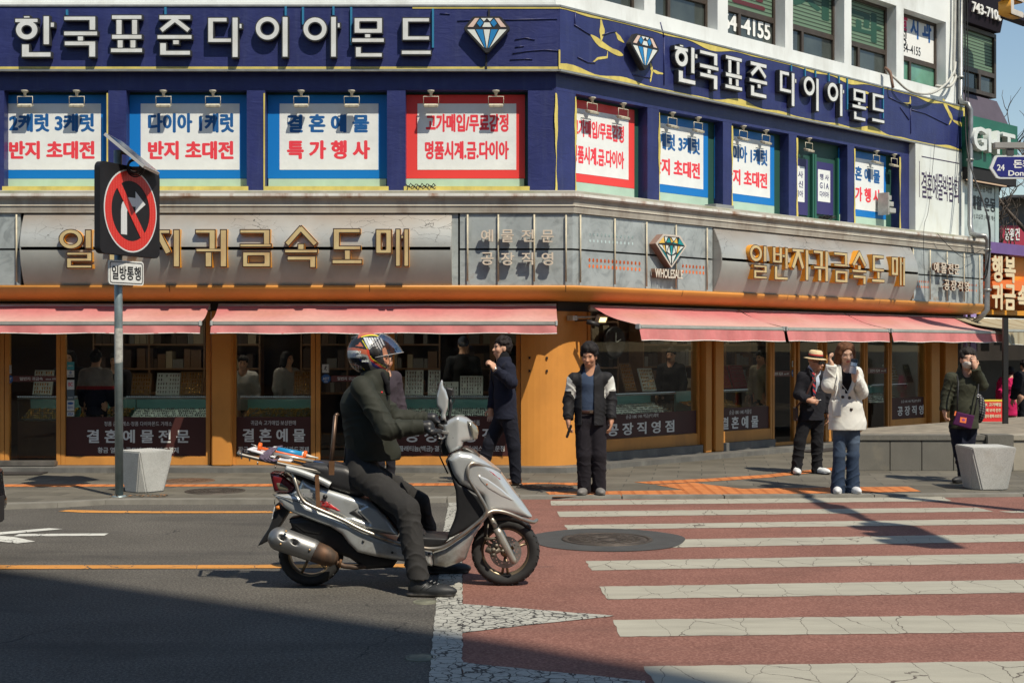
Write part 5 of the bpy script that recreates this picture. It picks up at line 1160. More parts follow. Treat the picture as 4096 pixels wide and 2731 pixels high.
# ================================================================ INSIDE THE SHOP
GOLD = mat('jewellery_gold', (.72, .42, .10), .25, .9, var=.3, vs=90); SILV = mat('jewellery_silver', (.62, .64, .66), .2, .9, var=.3, vs=90); VELV = flat('black_velvet', (.012, .012, .014), .95); LINEN = mat('white_linen', (.42, .42, .40), .8, var=.1, vs=10); REDV = flat('red_velvet', (.20, .02, .03), .9)
CGL = glass('counter_glass', (.75, .90, .86), .9); CWD = mat('counter_wood', (.09, .05, .028), .5, var=.2, vs=4); CASEL = emit('case_lamp', (1, .93, .82), 9.0); LEDM = emit('led_strip', (.75, .9, 1.0), .16); TRAYW = mat('tray_wood', (.16, .085, .045), .5, var=.2, vs=5)
def counter(M, x0, x1, y0, gold, label):
    o = thing('jewellery_counter', label, 'display counter', M @ Vector(((x0+x1)/2, y0+.25, SZ)), 'glass topped jewellery counters')
    mb = MB(M); mb.box(x0, x1, y0, y0+.5, SZ, .62); mb.build('cabinet', CWD, o)
    mb = MB(M); mb.quad((x0, y0, .62), (x1, y0, .62), (x1, y0, .93), (x0, y0, .93)); mb.quad((x0, y0, .93), (x1, y0, .93), (x1, y0+.5, .93), (x0, y0+.5, .93)); mb.build('glass_case', CGL, o, recalc=False)
    mb = MB(M); mb.box(x0, x1, y0+.47, y0+.5, .62, .92); mb.build('mirror_back', flat('teal_mirror', (.10, .22, .23), .25), o)
    mb = MB(M); n = int((x1-x0)/.03)
    for k in range(n): mb.box(x0+k*.03, x0+k*.03+.014, y0-.006, y0+.006, .932, .942)
    q = mb.build('led_strip', LEDM, o); q['kind'] = 'stuff'
    mb = MB(M); mb.box(x0, x1, y0-.004, y0+.010, .905, .929); mb.build('front_rail', STEEL, o); mb = MB(M); mb.box(x0+.03, x1-.03, y0+.012, y0+.030, .912, .918); mb.build('case_lamp', CASEL, o)
    mb = MB(M); mb.add([(x0+.02, y0+.03, .635), (x1-.02, y0+.03, .635), (x1-.02, y0+.42, .76), (x0+.02, y0+.42, .76)], [(0, 1, 2, 3)]); mb.build('tray', VELV if gold else LINEN, o)
    mb = MB(M); rows = 5
    for r_ in range(rows):
        for k in range(int((x1-x0)/.028)):
            if random.random() < .12: continue
            x = x0+.03+k*.028; t = (r_+.5)/rows; y = y0+.03+.39*t; z = .64+.125*t; h = .012+.014*random.random()
            mb.box(x, x+.010+.010*random.random(), y, y+.05, z, z+h)
    q = mb.build('jewellery', GOLD if gold else SILV, o); q['kind'] = 'stuff'
    return o
counter(FLM, lx(30), lx(238), .45, True, 'jewellery counter of gold chains behind the far left door'); counter(FLM, lx(262), lx(470), .45, True, 'jewellery counter of gold chains left of the sign pole'); counter(FLM, lx(475), lx(840), .45, False, 'jewellery counter of silver pieces right of the sign pole'); counter(FLM, lx(940), lx(1240), .45, True, 'jewellery counter with gold rings behind the scooter rack'); counter(FLM, lx(1560), lx(2075), .50, False, 'jewellery counter behind the walking man in navy')
counter(FRM, rx(2360), rx(2780), .45, False, 'jewellery counter behind the man in the track jacket'); counter(FRM, rx(2880), rx(3070), .45, True, 'jewellery counter with ring boards on the right facade'); counter(FRM, rx(3560), rx(3700), .45, False, 'jewellery counter behind the far right window')
def tray_board(M, x, y, z, w_, h_, tilt, kind, label):
    o = thing('display_board', label, 'display', M @ Vector((x, y, z)), 'tilted jewellery display boards'); MM = M @ Matrix.Translation((x, y, z)) @ Matrix.Rotation(R(tilt), 4, 'X')
    mb = MB(MM); mb.box(-w_/2, w_/2, 0, .02, 0, h_); mb.build('board', {'w': LINEN, 'r': REDV, 't': TRAYW}[kind[0]], o)
    mb = MB(MM); nc = max(3, int(w_/.035)); nr = max(2, int(h_/.05))
    for i in range(nc):
        for j in range(nr):
            if random.random() < .1: continue
            xx = -w_/2+.012+(w_-.024)*(i+.5)/nc; zz = .012+(h_-.024)*(j+.5)/nr; mb.box(xx-.006, xx+.006, -.006, -.001, zz-.016, zz+.016)
    q = mb.build('pieces', GOLD if kind[1] == 'g' else SILV, o); q['kind'] = 'stuff'
for (px, py, w_, h_, kd, lf, lb) in ((165, 1580, .25, .34, 'wg', 1, 'pale board of bracelets behind the far left door'), (645, 1585, .16, .30, 'ws', 1, 'pale stacked ring board in the left window'), (692, 1585, .16, .30, 'ws', 1, 'second pale ring board in the left window'), (760, 1585, .30, .32, 'tg', 1, 'wooden board of chains at the right of the left window'), (560, 1584, .26, .30, 'tg', 1, 'dark wooden board beside the sign pole'), (1205, 1585, .22, .33, 'tg', 1, 'wooden board behind the clerk in the second window'),
                               (1655, 1562, .24, .34, 'ws', 1, 'gridded ring tray left of the mirror pod'), (1735, 1562, .16, .34, 'ws', 1, 'half hidden gridded tray beside the mirror pod'), (1790, 1560, .28, .18, 'ws', 1, 'pink and white necklace board behind the scooter mirror'), (1885, 1572, .30, .26, 'ws', 1, 'gridded ring tray beside the walking man'),
                               (2530, 1572, .24, .42, 'tg', 0, 'tall wooden chain board behind the track jacket man'), (2605, 1572, .30, .34, 'wg', 0, 'pale ring board right of the tall wooden board'), (2905, 1555, .34, .36, 'rg', 0, 'red board of gold rings in the right facade window'), (2968, 1555, .34, .36, 'rs', 0, 'red board of pearls in the right facade window'), (3580, 1530, .4, .34, 'wg', 0, 'ring board in the far right window'), (3660, 1530, .4, .34, 'ws', 0, 'green edged display board in the far right window')):
    M_ = FLM if lf else FRM; x = (fl if lf else fr)(px, py, -.7)[0]; tray_board(M_, x, .72, .95, w_, h_, -18, kd, lb)
# shelves and boxes at the back of the shop
BXC = [mat('box_dark', (.05, .03, .022), .6), mat('box_brown', (.12, .065, .035), .6), mat('box_grey', (.14, .13, .12), .6), mat('box_cream', (.26, .21, .14), .6)]
for (M_, x0, x1, y0, lb) in ((FLM, -6.6, -4.2, 2.5, 'tall dark shelf of boxes behind the left window'), (FLM, -3.6, -1.6, 2.5, 'tall dark shelf of boxes behind the second window'), (FLM, -1.2, .3, 2.7, 'tall dark shelf of boxes behind the window near the corner'), (FRM, 1.0, 3.4, 2.0, 'tall dark shelf of boxes behind the first right facade window'), (FRM, 4.0, 7.5, 2.0, 'tall dark shelf of boxes at the far end of the shop')):
    o = thing('shelf', lb, 'shelf', M_ @ Vector(((x0+x1)/2, y0, SZ)), 'shelves at the back of the shop'); mb = MB(M_)
    for z in (.9, 1.25, 1.6, 1.95): mb.box(x0, x1, y0, y0+.3, z, z+.025)
    nx = int((x1-x0)/.6)
    for k in range(nx+1): mb.box(x0+(x1-x0)*k/nx-.012, x0+(x1-x0)*k/nx+.012, y0-.002, y0+.3, SZ, 2.15)
    mb.build('frame', TRAYW, o); mb = MB(M_)
    for z in (.925, 1.275, 1.625):
        x = x0+.02
        while x < x1-.14:
            w_ = .05+.12*random.random(); mb.m = random.randrange(4)
            if random.random() < .8: mb.box(x, x+w_*.92, y0+.03, y0+.26, z, z+.12+.17*random.random())
            x += w_
    q = mb.build('boxes', BXC, o); q['kind'] = 'stuff'
LMP = emit('shop_lamp', (1, .88, .70), 75.0)
for i, (px, lf) in enumerate(((130, 1), (640, 1), (1010, 1), (1700, 1), (2600, 0), (2960, 0), (3620, 0))):
    M_ = FLM if lf else FRM; x = (fl if lf else fr)(px, 1345, -1.3)[0]; mb = MB(M_); mb.lathe((x, 1.3, 2.19), (0, 0, -1), [(0, .0), (.06, .0), (.07, .012), (.0, .02)], 16)
    tag(mb.build('ceiling_lamp', LMP), 'small round ceiling lamp inside the shop, '+['behind the far left door', 'right of the sign pole', 'in the second window', 'behind the rider', 'behind the track jacket man', 'in the narrow right facade window', 'in the far right window'][i], 'ceiling lamp', 'ceiling lamps in the shop')
wc = thing('wall_clock', 'round dark wall clock inside the shop behind the track jacket man', 'clock', FRM @ Vector((1.2, 1.9, 1.8))); x, z = fr(2457, 1369, -1.9)
mb = MB(FRM); mb.lathe((x, 1.9, z), (0, -1, 0), [(.0, .0), (.21, .0), (.23, .03), (.25, .0), (.25, -.03)], 32); mb.build('face', flat('clock_dark', (.015, .015, .018), .4), wc)
mb = MB(FRM); mb.prism([(x-.006, z), (x+.006, z), (x+.004, z+.15), (x-.004, z+.15)], 1.86, 1.868); mb.prism([(x, z-.006), (x, z+.006), (x+.1, z+.05), (x+.1, z+.04)], 1.85, 1.858); mb.build('hands', SW, wc)
# door furniture
HANDLE = mat('steel_handle', (.5, .5, .5), .3, .8)
dh = thing('door_rail', 'steel shutter rail lying across the foot of the far left door', 'rail', FLM @ Vector((lx(120), 0, SZ))); mb = MB(FLM); mb.box(-7.6, lx(243), -.14, .0, SZ+.001, SZ+.07); mb.build('rail', mat('worn_rail', (.16, .15, .135), .45, .5, var=.3, vs=6), dh, bevel=.012)
mb = MB(FLM); mb.box(-7.6, fl(194, 1890, .3)[0], -.62, -.305, SWZ, SWZ+.018); tag(mb.build('door_mat', mat('rubber_mat', (.035, .03, .028), .8, bump=.6, bs=120), bevel=.006), 'dark ribbed rubber mat on the pavement before the far left door', 'mat')
mb = MB(FRM); mb.box(rx(3090), rx(3290), -.62, -.31, SWZ, SWZ+.015); tag(mb.build('door_mat', MATS['rubber_mat'], bevel=.006), 'dark mat on the step behind the man in the straw hat', 'mat')
# ================================================================ NO RIGHT TURN SIGN
GALV = mat('galvanised_pole', (.24, .30, .31), .45, .5, var=.22, vs=7, grime=((.12, .13, .12), .6, 6))
pb = gnd(477, 1985, SWZ); pole_y = pb.y
np_ = thing('traffic_sign', 'no right turn sign with red ring on a grey pole with a solar panel', 'traffic sign', (pb.x, pb.y, SWZ))
mb = MB(); mb.cyl((pb.x, pb.y, SWZ), (pb.x-.015, pb.y, 3.62), .042, 20); mb.lathe((pb.x, pb.y, SWZ), (0, 0, 1), [(.075, .0), (.07, .012), (.045, .016)], 20); mb.build('pole', GALV, np_)
mb = MB(); mb.lathe((pb.x-.007, pb.y, 1.76), (0, 0, 1), [(.0425, -.35), (.0432, -.34), (.0432, 0), (.0425, .01)], 20); mb.build('peeled_sleeve', mat('tape_residue', (.36, .36, .33), .8, var=.3, vs=25), np_)
YAW = R(68); SM = Matrix.Translation((pb.x+.10, pole_y-.03, 2.985)) @ Matrix.Rotation(YAW, 4, 'Z')      # local x along the board, -y its face
def rrect(w_, h_, r, n=5):
    o = []
    for (cx_, cy_, a0) in ((w_/2-r, h_/2-r, 0), (-w_/2+r, h_/2-r, 90), (-w_/2+r, -h_/2+r, 180), (w_/2-r, -h_/2+r, 270)):
        for k in range(n+1): a = R(a0+90*k/n); o.append((cx_+r*math.cos(a), cy_+r*math.sin(a)))
    return o
BOARD = mat('sign_black', (.009, .009, .011), .6, var=.2, vs=10); LRED = NT('led_red').set(.4, 0, .4); 
def m_dots(name, c1, c2):
    t = NT(name).set(.4, 0, .4); v = t.n('TexVoronoi', feature='F1'); v.inputs['Scale'].default_value = 62; v.inputs['Randomness'].default_value = 0; t.l(t.co(), v.inputs['Vector'])
    t.col(t.mix(t.math('LESS_THAN', v.outputs['Distance'], .30), c1, c2)); return t.m
LRED = m_dots('reflective_red', (.58, .028, .022), (.70, .12, .09)); LWH = m_dots('reflective_white', (.60, .62, .62), (.48, .50, .50))
mb = MB(SM); mb.prism(rrect(.98, .93, .07), -.035, .035); bd_ = mb.build('sign_board', BOARD, np_, bevel=.008)
def ringpoly(r0, r1, n=64): return [(r1*math.cos(2*math.pi*k/n), r1*math.sin(2*math.pi*k/n)) for k in range(n)], [(r0*math.cos(2*math.pi*k/n), r0*math.sin(2*math.pi*k/n)) for k in range(n)]
a, b = ringpoly(.415, .43); mb = MB(SM); mb.prism(a, -.0385, -.0352, holes=[b]); mb.build('ring_outline', LWH, bd_)
a, b = ringpoly(.312, .414); mb = MB(SM); mb.prism(a, -.0385, -.0352, holes=[b]); mb.build('red_ring', LRED, bd_)
t_ = Vector((.62, -.785)).normalized(); n_ = Vector((-t_.y, t_.x))*.042; e_ = .31; mb = MB(SM); mb.prism([tuple(t_*e_+n_), tuple(t_*e_-n_), tuple(-t_*e_-n_), tuple(-t_*e_+n_)], -.0405, -.0362); mb.build('slash', LRED, bd_)
arr = [(-.16, -.25), (-.065, -.25), (-.065, -.02), (-.05, .025), (-.01, .05), (.075, .05), (.075, -.02), (.24, .09), (.075, .21), (.075, .14), (-.03, .14), (-.11, .11), (-.15, .05), (-.16, -.02)]
mb = MB(SM); mb.prism(arr, -.0378, -.0354); mb.build('turn_arrow', LWH, bd_)
SM2 = Matrix.Translation((pb.x+.075, pole_y-.03, 2.345)) @ Matrix.Rotation(R(58), 4, 'Z')
mb = MB(SM2); mb.prism(rrect(.47, .25, .03), -.012, .0); pl_ = mb.build('name_plate', mat('plate_white', (.62, .63, .60), .5, var=.06, vs=10), np_)
mb = MB(SM2); mb.prism(rrect(.44, .22, .025), -.0145, -.0122, holes=[rrect(.425, .205, .02)]); mb.build('border_line', BLK, pl_)
lettering('일방통행', SM2, -.195, -.075, .195, .07, .0125, BLK, pl_, bold=.03, depth=.002)
q0 = at(529, 618, pole_y); dv = Vector((150, 0, -125)).normalized(); MP = Matrix.Translation(q0) @ Matrix(((dv.x, 0, -dv.z, 0), (0, 1, 0, 0), (dv.z, 0, dv.x, 0), (0, 0, 0, 1))).to_4x4()
mb = MB(MP); mb.box(-.26, .26, -.3, .3, -.015, .015); sp_ = mb.build('solar_panel', mat('panel_frame', (.55, .56, .55), .4, .3), np_); mb = MB(MP); mb.box(-.24, .24, -.28, .28, .0152, .018); mb.build('cells', flat('solar_cells', (.02, .025, .05), .15), sp_)
mb = MB(); mb.tube([(pb.x-.01, pole_y, 3.45), (pb.x-.01, pole_y, 3.6), tuple(q0)], .022, 8); mb.box(q0.x-.03, q0.x+.12, pole_y-.03, pole_y+.03, q0.z-.17, q0.z-.13); mb.build('bracket', mat('rust_bracket', (.14, .085, .06), .7), np_)
mb = MB(); cc = at(540, 668, pole_y-.13)
for k in range(5): mb.tube([(cc.x+(.06+.007*k)*math.cos(a), cc.y-.03+.012*k, cc.z+(.06+.008*k)*math.sin(a)+.01*math.sin(k)) for a in [i*math.pi/9 for i in range(18)]], .008, 5, closed=True)
mb.build('cable_coil', CBL, np_)
# ================================================================ CONCRETE BOLLARDS
def m_speck(name, c, c2):
    t = NT(name).set(.85, 0, .3); f = t.noise(170, 2, .6); g = t.noise(2.2, 5, .6); k = t.ramp(f, [(.38, c2), (.52, c)])
    st = t.ramp(t.noise(3, 6, .7), [(.55, 0.), (.75, .45)]); t.col(t.mix(st, t.mix(1.0, k, t.ramp(g, [(.3, .85), (.7, 1.1)]), 'MULTIPLY'), (.25, .22, .16))); t.bump(f, .2, .004); return t.m
GRAN = m_speck('bollard_granite', (.46, .465, .44), (.30, .30, .285))
def bollard(c, yaw, w_, h_, label):
    mb = MB(Matrix.Translation(c) @ Matrix.Rotation(yaw, 4, 'Z')); T_ = w_/2; B_ = w_/2*.82; ch = B_*.42
    top = [(T_, T_), (-T_, T_), (-T_, -T_), (T_, -T_)]
    bot = [(B_, B_-ch), (B_-ch, B_), (-B_+ch, B_), (-B_, B_-ch), (-B_, -B_+ch), (-B_+ch, -B_), (B_-ch, -B_), (B_, -B_+ch)]
    v = [(*p, h_) for p in top]+[(*p, 0) for p in bot]
    mb.add(v, [(0, 1, 2, 3), tuple(range(11, 3, -1)), (0, 5, 4), (1, 7, 6), (2, 9, 8), (3, 11, 10), (0, 1, 6, 5), (1, 2, 8, 7), (2, 3, 10, 9), (3, 0, 4, 11)])
    o = mb.build('bollard', GRAN, bevel=.012); tag(o, label, 'bollard', 'faceted concrete bollards'); return o
bc = gnd(551, 1975, SWZ); bollard(Vector((bc.x, bc.y+.28, SWZ)), R(50), .43, .445, 'pale faceted concrete bollard behind the no right turn sign pole')
bc = gnd(3972, 1962, SWZ); bollard(Vector((bc.x, bc.y+.24, SWZ)), R(3), .50, .47, 'pale faceted concrete bollard beside the woman with the purple bag')
# litter near the pole
LEAF = mat('dead_leaves', (.20, .10, .04), .8, var=.4, vs=40); mb = MB()
for k in range(70):
    x, y = pb.x-.1+.6*random.random(), pb.y-.08+.16*random.random(); a = random.random()*6; s_ = .012+.012*random.random(); z = SWZ+.004+.012*random.random()
    mb.add([(x+s_*math.cos(a), y+s_*math.sin(a), z), (x+s_*.5*math.cos(a+1.6), y+s_*.5*math.sin(a+1.6), z+.006), (x-s_*math.cos(a), y-s_*math.sin(a), z), (x+s_*.5*math.cos(a-1.6), y+s_*.5*math.sin(a-1.6), z+.002)], [(0, 1, 2, 3)])
o = mb.build('dead_leaves', LEAF); tag(o, 'dead brown leaves gathered at the foot of the sign pole', 'leaves', kind='stuff')
# ================================================================ STONE PLANTER
STN = m_speck('planter_granite', (.155, .148, .128), (.095, .09, .078)); STNW = m_speck('planter_cap', (.34, .31, .25), (.25, .23, .19))
pla = thing('planter', 'long low granite planter wall behind the woman with the purple bag', 'planter', (5.5, 17.0, SWZ))
A_, B_, C_, D_ = Vector((4.36, 17.0)), Vector((5.96, 17.0)), Vector((9.6, 22.9)), Vector((4.85, 18.55)); zt_ = .47
mb = MB(); n = 4
for k in range(n):
    x0, x1 = A_.x+(B_.x-A_.x)*k/n, A_.x+(B_.x-A_.x)*(k+1)/n; mb.box(x0+(.004 if k else 0), x1-.004, 17.0, 17.12, SWZ, zt_-.07)
mb.prism([(A_.x, 17.12), (A_.x, 17.0), tuple(D_), (D_.x+.1, D_.y-.05)], SWZ, zt_-.07, ax='z'); mb.build('wall', STN, pla, bevel=.004)
mb = MB(); mb.box(A_.x-.01, B_.x+.0, 16.985, 17.22, zt_-.068, zt_); mb.build('coping', STN, pla, bevel=.006)
mb = MB(); mb.box(B_.x+.002, B_.x+.34, 16.94, 17.25, SWZ, zt_+.005); mb.build('end_block', STN, pla, bevel=.01)
mb = MB(); mb.box(B_.x+.345, B_.x+4.2, 17.0, 17.15, SWZ, zt_-.07); mb.build('wall', STNW, pla, bevel=.004); mb = MB(); mb.box(B_.x+.345, B_.x+4.2, 16.98, 17.22, zt_-.068, zt_); mb.build('coping', STNW, pla, bevel=.006)
NETM = mat('netted_soil', (.20, .175, .135), .95, var=.35, vs=5, bump=.9, bs=45)
mb = MB(); Q = [(A_.x+.05, 17.2), (10.1, 17.2), (10.3, 23.2), (C_.x, C_.y), (D_.x, D_.y-.02)]; mb.sheet([(p[0], p[1], zt_-.004) for p in Q]); mb.build('netted_soil', NETM, pla, recalc=False)
# ================================================================ PURPLE NEIGHBOUR WITH THE ORANGE SHOP
S0 = SR+.06; s_up = fr(3981, 300, 0)[0]
nb = thing('neighbour_building', 'narrow dark purple building with a green sign beyond the white shop building', 'building', FRM @ Vector((S0+1, 0, 0)))
PURW = mat('purple_wall', (.075, .062, .085), .8, var=.12, vs=3, bump=.2, bs=40); PURD = flat('purple_sign_black', (.012, .008, .015), .6, spec=.2)
pz = lambda px, py, d=0: fr(px, py, d)[1]
wz0, wz1 = pz(3981, 395), pz(3981, 140)
mb = MB(FRM); mb.box(S0, s_up, .12, 6, 4.7, 11.5); mb.prism([(S0, 0), (s_up, 0), (s_up+.25, 0), (s_up+.02, 0)], 4.0, 4.0, ax='z') if False else None
mb.box(S0, s_up, .0, .12, wz1+.02, 11.5)
mb.build('wall', PURW, nb)
mb = MB(FRM); v0, v1 = wz0-.05, pz(3990, 510)
mb.add([(S0, -.02, v0), (s_up+.02, -.02, v0), (s_up+.14, -.2, v1), (S0, -.2, v1), (S0, .5, v0), (s_up+.02, .5, v0), (s_up+.14, .5, v1), (S0, .5, v1)], [(0, 1, 2, 3), (4, 7, 6, 5), (1, 5, 6, 2), (0, 4, 5, 1), (3, 2, 6, 7), (0, 3, 7, 4)]); mb.build('skirt', PURW, nb)
mb = MB(FRM); zz = wz1+.02; mb.add([(S0, -.1, zz), (s_up+.0, -.1, zz), (s_up+.15, -.5, zz+2.2), (S0, -.5, zz+2.2), (S0, .2, zz), (s_up, .2, zz), (s_up+.15, .2, zz+2.2), (S0, .2, zz+2.2)], [(0, 1, 2, 3), (4, 7, 6, 5), (1, 5, 6, 2), (0, 4, 5, 1), (3, 2, 6, 7), (0, 3, 7, 4)]); mb.build('fascia', PURD, nb)
ta = fr(3860, 62, .22); tb = fr(3966, 68, .22); lettering('743-7100', FRM, S0+.1, zz+.17, s_up-.1, zz+.36, .15, WHT, nb, bold=.04, depth=.03)
mb = MB(FRM); fw = .07; zm = wz0+(wz1-wz0)*.34
for b_ in ((S0, S0+fw, wz0, wz1), (s_up-fw, s_up, wz0, wz1), (S0+fw, s_up-fw, wz0, wz0+fw), (S0+fw, s_up-fw, wz1-fw, wz1), (S0+fw, s_up-fw, zm-.04, zm+.04), (S0+.65, S0+.72, wz0+fw, zm-.04)): mb.box(b_[0], b_[1], -.02, .1, b_[2], b_[3])
wn = mb.build('window', FRB, nb); mb = MB(FRM); mb.box(S0+fw, s_up-fw, .03, .06, zm+.04, wz1-fw); mb.build('pane', BLIND, wn); mb = MB(FRM); mb.box(S0+fw, s_up-fw, .03, .06, wz0+fw, zm-.04); mb.build('pane', GLD, wn)
rl = thing('lightbox_letters', 'cream faced amber channel letters jutting from the top of the purple building', 'sign letters', FRM @ Vector((s_up, -.9, 7)))
for (px0, px1, y0, y1) in ((4036, 4100, -90, 52),):
    a = fr(px0, y1, .95); b = fr(px1, y0, .95); o = lettering('은' if px1 > 4000 else '다', FRM, a[0], a[1], b[0], b[1], .72, flat('amber_side', (.62, .30, .04), .5), rl, bold=.06, depth=.23, name='letter'); lettering('은' if px1 > 4000 else '다', FRM, a[0], a[1], b[0], b[1], .95, CRM, o, bold=.045, depth=.006, name='letter_face')
mb = MB(FRM); a = fr(4000, 40, .5); mb.box(s_up-.4, s_up+.5, -.52, -.3, a[1]-.05, a[1]+.05); mb.build('carrier', PURD, rl)
# green clinic sign
gs = thing('green_sign', 'dark green sign with white serif letters on the purple building', 'sign', FRM @ Vector((S0+1, -.3, 5)))
ga, gb = fr(3886, 480, .3)[0], fr(4070, 600, .3)[0]; gz1, gz0 = pz(3886, 462, .3), pz(3886, 664, .3)
mb = MB(FRM); mb.box(ga, gb, -.3, -.02, gz0, gz1); mb.build('board', mat('green_board', (.012, .11, .07), .4, var=.15, vs=2), gs)
LTW = mat('serif_white', (.58, .62, .60), .5, var=.06, vs=4); hh = gz1-gz0
for ch, pa, pb_, dz in (('G', 3896, 3955, 0), ('H', 3955, 4006, 0), ('T', 4012, 4068, 0)):
    xa_, xb_ = fr(pa+2, 560, .42)[0], fr(pb_-3, 560, .42)[0]; lettering(ch, FRM, xa_, gz0+hh*.3, xb_, gz0+hh*.78, .3, LTW, gs, bold=.05, depth=.11, name='letter')
for ch in gs.children:                                # bracket-like serifs
    pass
mb = MB(FRM); mb.box(ga, gb, -.28, .1, gz0-.22, gz0-.002); mb.build('soffit', DGAP, gs); mb = MB(FRM); mb.box(ga, gb-.3, -.24, -.2, gz0-.24, gz0-.225); mb.build('lit_edge', emit('warm_edge', (1, .7, .45), .5), gs)
cw = thing('clinic_window', 'glass front with black lettering and pale curtains under the green sign', 'window', FRM @ Vector((S0+1, 0, 3.4)))
ce = fr(3997, 850, .02)[0]; mb = MB(FRM); mb.box(S0, ce, .0, .05, 3.3, gz0-.22); mb.build('pane', m_winglass('pale_curtain_glass', (.36, .43, .42), .15), cw); mb = MB(FRM); mb.box(ce-.14, ce, -.012, -.001, 3.3, gz0-.22); mb.build('frame', flat('pale_frame', (.38, .48, .46), .4), cw)
for tx, pa, pb_, ya, yb, bo in (('맞춤 운동처방', 3886, 3971, 740, 772, .02), ('재활 운동', 3882, 3984, 782, 846, .06), ('통증 | 오십견 | 체형 개선', 3876, 3983, 854, 883, .01)):
    a = fr(pa, yb, .01); b = fr(pb_, yb, .01); lettering(tx, FRM, a[0], pz(pa, yb-10, .01), b[0], pz(pa, ya-4, .01), .0015, BLK, cw, bold=bo, depth=.002)
# orange jewellery shop at ground level
os_ = thing('orange_shop', 'orange jewellery shop front with purple eaves beyond the white building', 'shop', FRM @ Vector((S0+2, 0, 0)))
oz1, oz0 = pz(3940, 1012, .15), pz(3940, 1255, .15)
mb = MB(FRM); mb.box(S0, S0+9, .0, .3, oz0, oz1); mb.build('wall', mat('orange_sign_wall', (.60, .26, .02), .5, var=.06, vs=2), os_)
mb = MB(FRM); mb.box(S0, S0+9, -.25, .3, oz1+.002, oz1+.2); mb.build('eaves', mat('purple_eaves', (.14, .08, .24), .5, var=.1, vs=4), os_)
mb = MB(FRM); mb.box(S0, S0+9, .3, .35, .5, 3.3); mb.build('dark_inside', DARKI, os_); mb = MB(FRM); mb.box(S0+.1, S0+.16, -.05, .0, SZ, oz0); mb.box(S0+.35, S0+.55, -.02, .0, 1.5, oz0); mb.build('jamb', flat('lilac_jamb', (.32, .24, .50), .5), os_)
CRL = mat('cream_letter', (.62, .52, .34), .5, var=.06, vs=5); CRS = flat('rust_letter_side', (.42, .13, .045), .5)
for row, ys in (('행복', (1022, 1128)), ('귀금속', (1134, 1238))):
    for ch, (pa, pb_) in zip(row, ((3963, 4006), (4014, 4058), (4066, 4108))):
        xa_, xb_ = fr(pa, 1100, .2)[0], fr(pb_, 1100, .2)[0]; z0_, z1_ = pz(3985, ys[1], .2), pz(3985, ys[0], .2)
        o = lettering(ch, FRM, xa_, z0_, xb_, z1_, .02, CRS, os_, bold=.07, depth=.2, name='letter'); lettering(ch, FRM, xa_, z0_, xb_, z1_, .22, CRL, o, bold=.06, depth=.004, name='letter_face')
SOR = flat('sign_orange_red', (.70, .16, .03), .5); mb = MB(FRM); q_ = [(fr(px, py, .2)[0], pz(3985, py, .2)) for px, py in ((3965, 1126), (4030, 1116), (4096, 1118), (4140, 1090), (4140, 1150), (4090, 1160), (3968, 1148))]; mb.prism(q_, -.215, -.0); mb.build('swoosh', SOR, os_)
def beige(U):
    s_ = (np.sin(U[:, 0]*26) > 0)[:, None]; return np.where(s_, np.array([.34, .31, .22]), np.array([.25, .205, .13]))
aw = awning(FRM, fr(4020, 1330, 1.25)[0], S0+6.5, 1.25, 'beige striped awning of the orange shop at the right edge', oz0-.05, 1.86, 1.62, beige); aw['group'] = 'awnings of the orange shop'
mb = MB(); q_ = gnd(4021, 1676, .45); pw_ = at(4021, 1676, 19.6); mb.box(pw_.x-.035, pw_.x+.035, 19.57, 19.63, .45, 2.0); tag(mb.build('post', flat('black_post', (.02, .02, .02), .4)), 'slim black post beside the person in the pink coat', 'post')
rs_ = thing('price_sign', 'red sign with yellow lettering standing behind the woman with the purple bag', 'sign', at(3968, 1677, 20.2)); A4 = Matrix.Translation(at(3968, 1640, 20.2))
w_ = 88/F*20.2; h_ = 84/F*20.2; mb = MB(A4); mb.box(-w_/2, w_/2, 0, .03, -h_/2-.05, h_/2-.03); mb.build('board', flat('price_red', (.66, .03, .03), .5), rs_); mb = MB(A4); mb.box(-w_/2, w_/2, -.002, .03, h_/2-.028, h_/2); mb.build('yellow_edge', flat('price_yellow', (.72, .55, .06), .5), rs_)
for i, tx in enumerate(('14K 고가매입', '·유색 보석·진주', '목걸이·팔찌·브로치')): lettering(tx, A4, -w_/2+.02, h_/2-.10-.075*i*1.15, w_/2-.03, h_/2-.045-.075*i*1.15, .003, flat('price_cream', (.72, .66, .45), .5), rs_, bold=.04, depth=.002)
mb = MB(A4); mb.box(-w_/2, -w_/2+.04, .04, .08, -.5, h_/2); mb.build('stand', BLK, rs_)
# street name sign hanging from an arm
YS = 21.0; st_ = thing('street_sign', 'dark blue street name sign reading 24 hanging from a grey arm', 'street sign', (at(4560, 1390, YS).x, YS, SWZ))
qx = lambda px: at(px, 1390, YS).x; qz = lambda py: at(2048, py, YS).z
mb = MB(); mb.box(qx(3974), qx(4560), YS-.05, YS+.05, qz(596), qz(571)); mb.build('arm', mat('arm_grey', (.30, .29, .27), .5, .3), st_, bevel=.01); mb = MB(); mb.cyl((qx(4560), YS, SWZ), (qx(4560), YS, qz(540)), .08, 16); mb.build('pole', GALV, st_)
oc = [(3957, 672), (3976, 626), (3985, 622), (4500, 622), (4500, 716), (3998, 716), (3985, 712)]; ic = [(3970, 672), (3986, 632), (3990, 629), (4495, 629), (4495, 709), (4001, 709), (3992, 705)]
mb = MB(); mb.prism([(qx(a), qz(b)) for a, b in oc], YS-.02, YS+.02); so_ = mb.build('plate', mat('plate_rim', (.60, .63, .62), .4), st_); mb = MB(); mb.prism([(qx(a), qz(b)) for a, b in ic], YS-.024, YS-.021); mb.build('blue_field', flat('street_blue', (.018, .022, .17), .4), so_)
TI = Matrix.Translation((0, YS, 0))
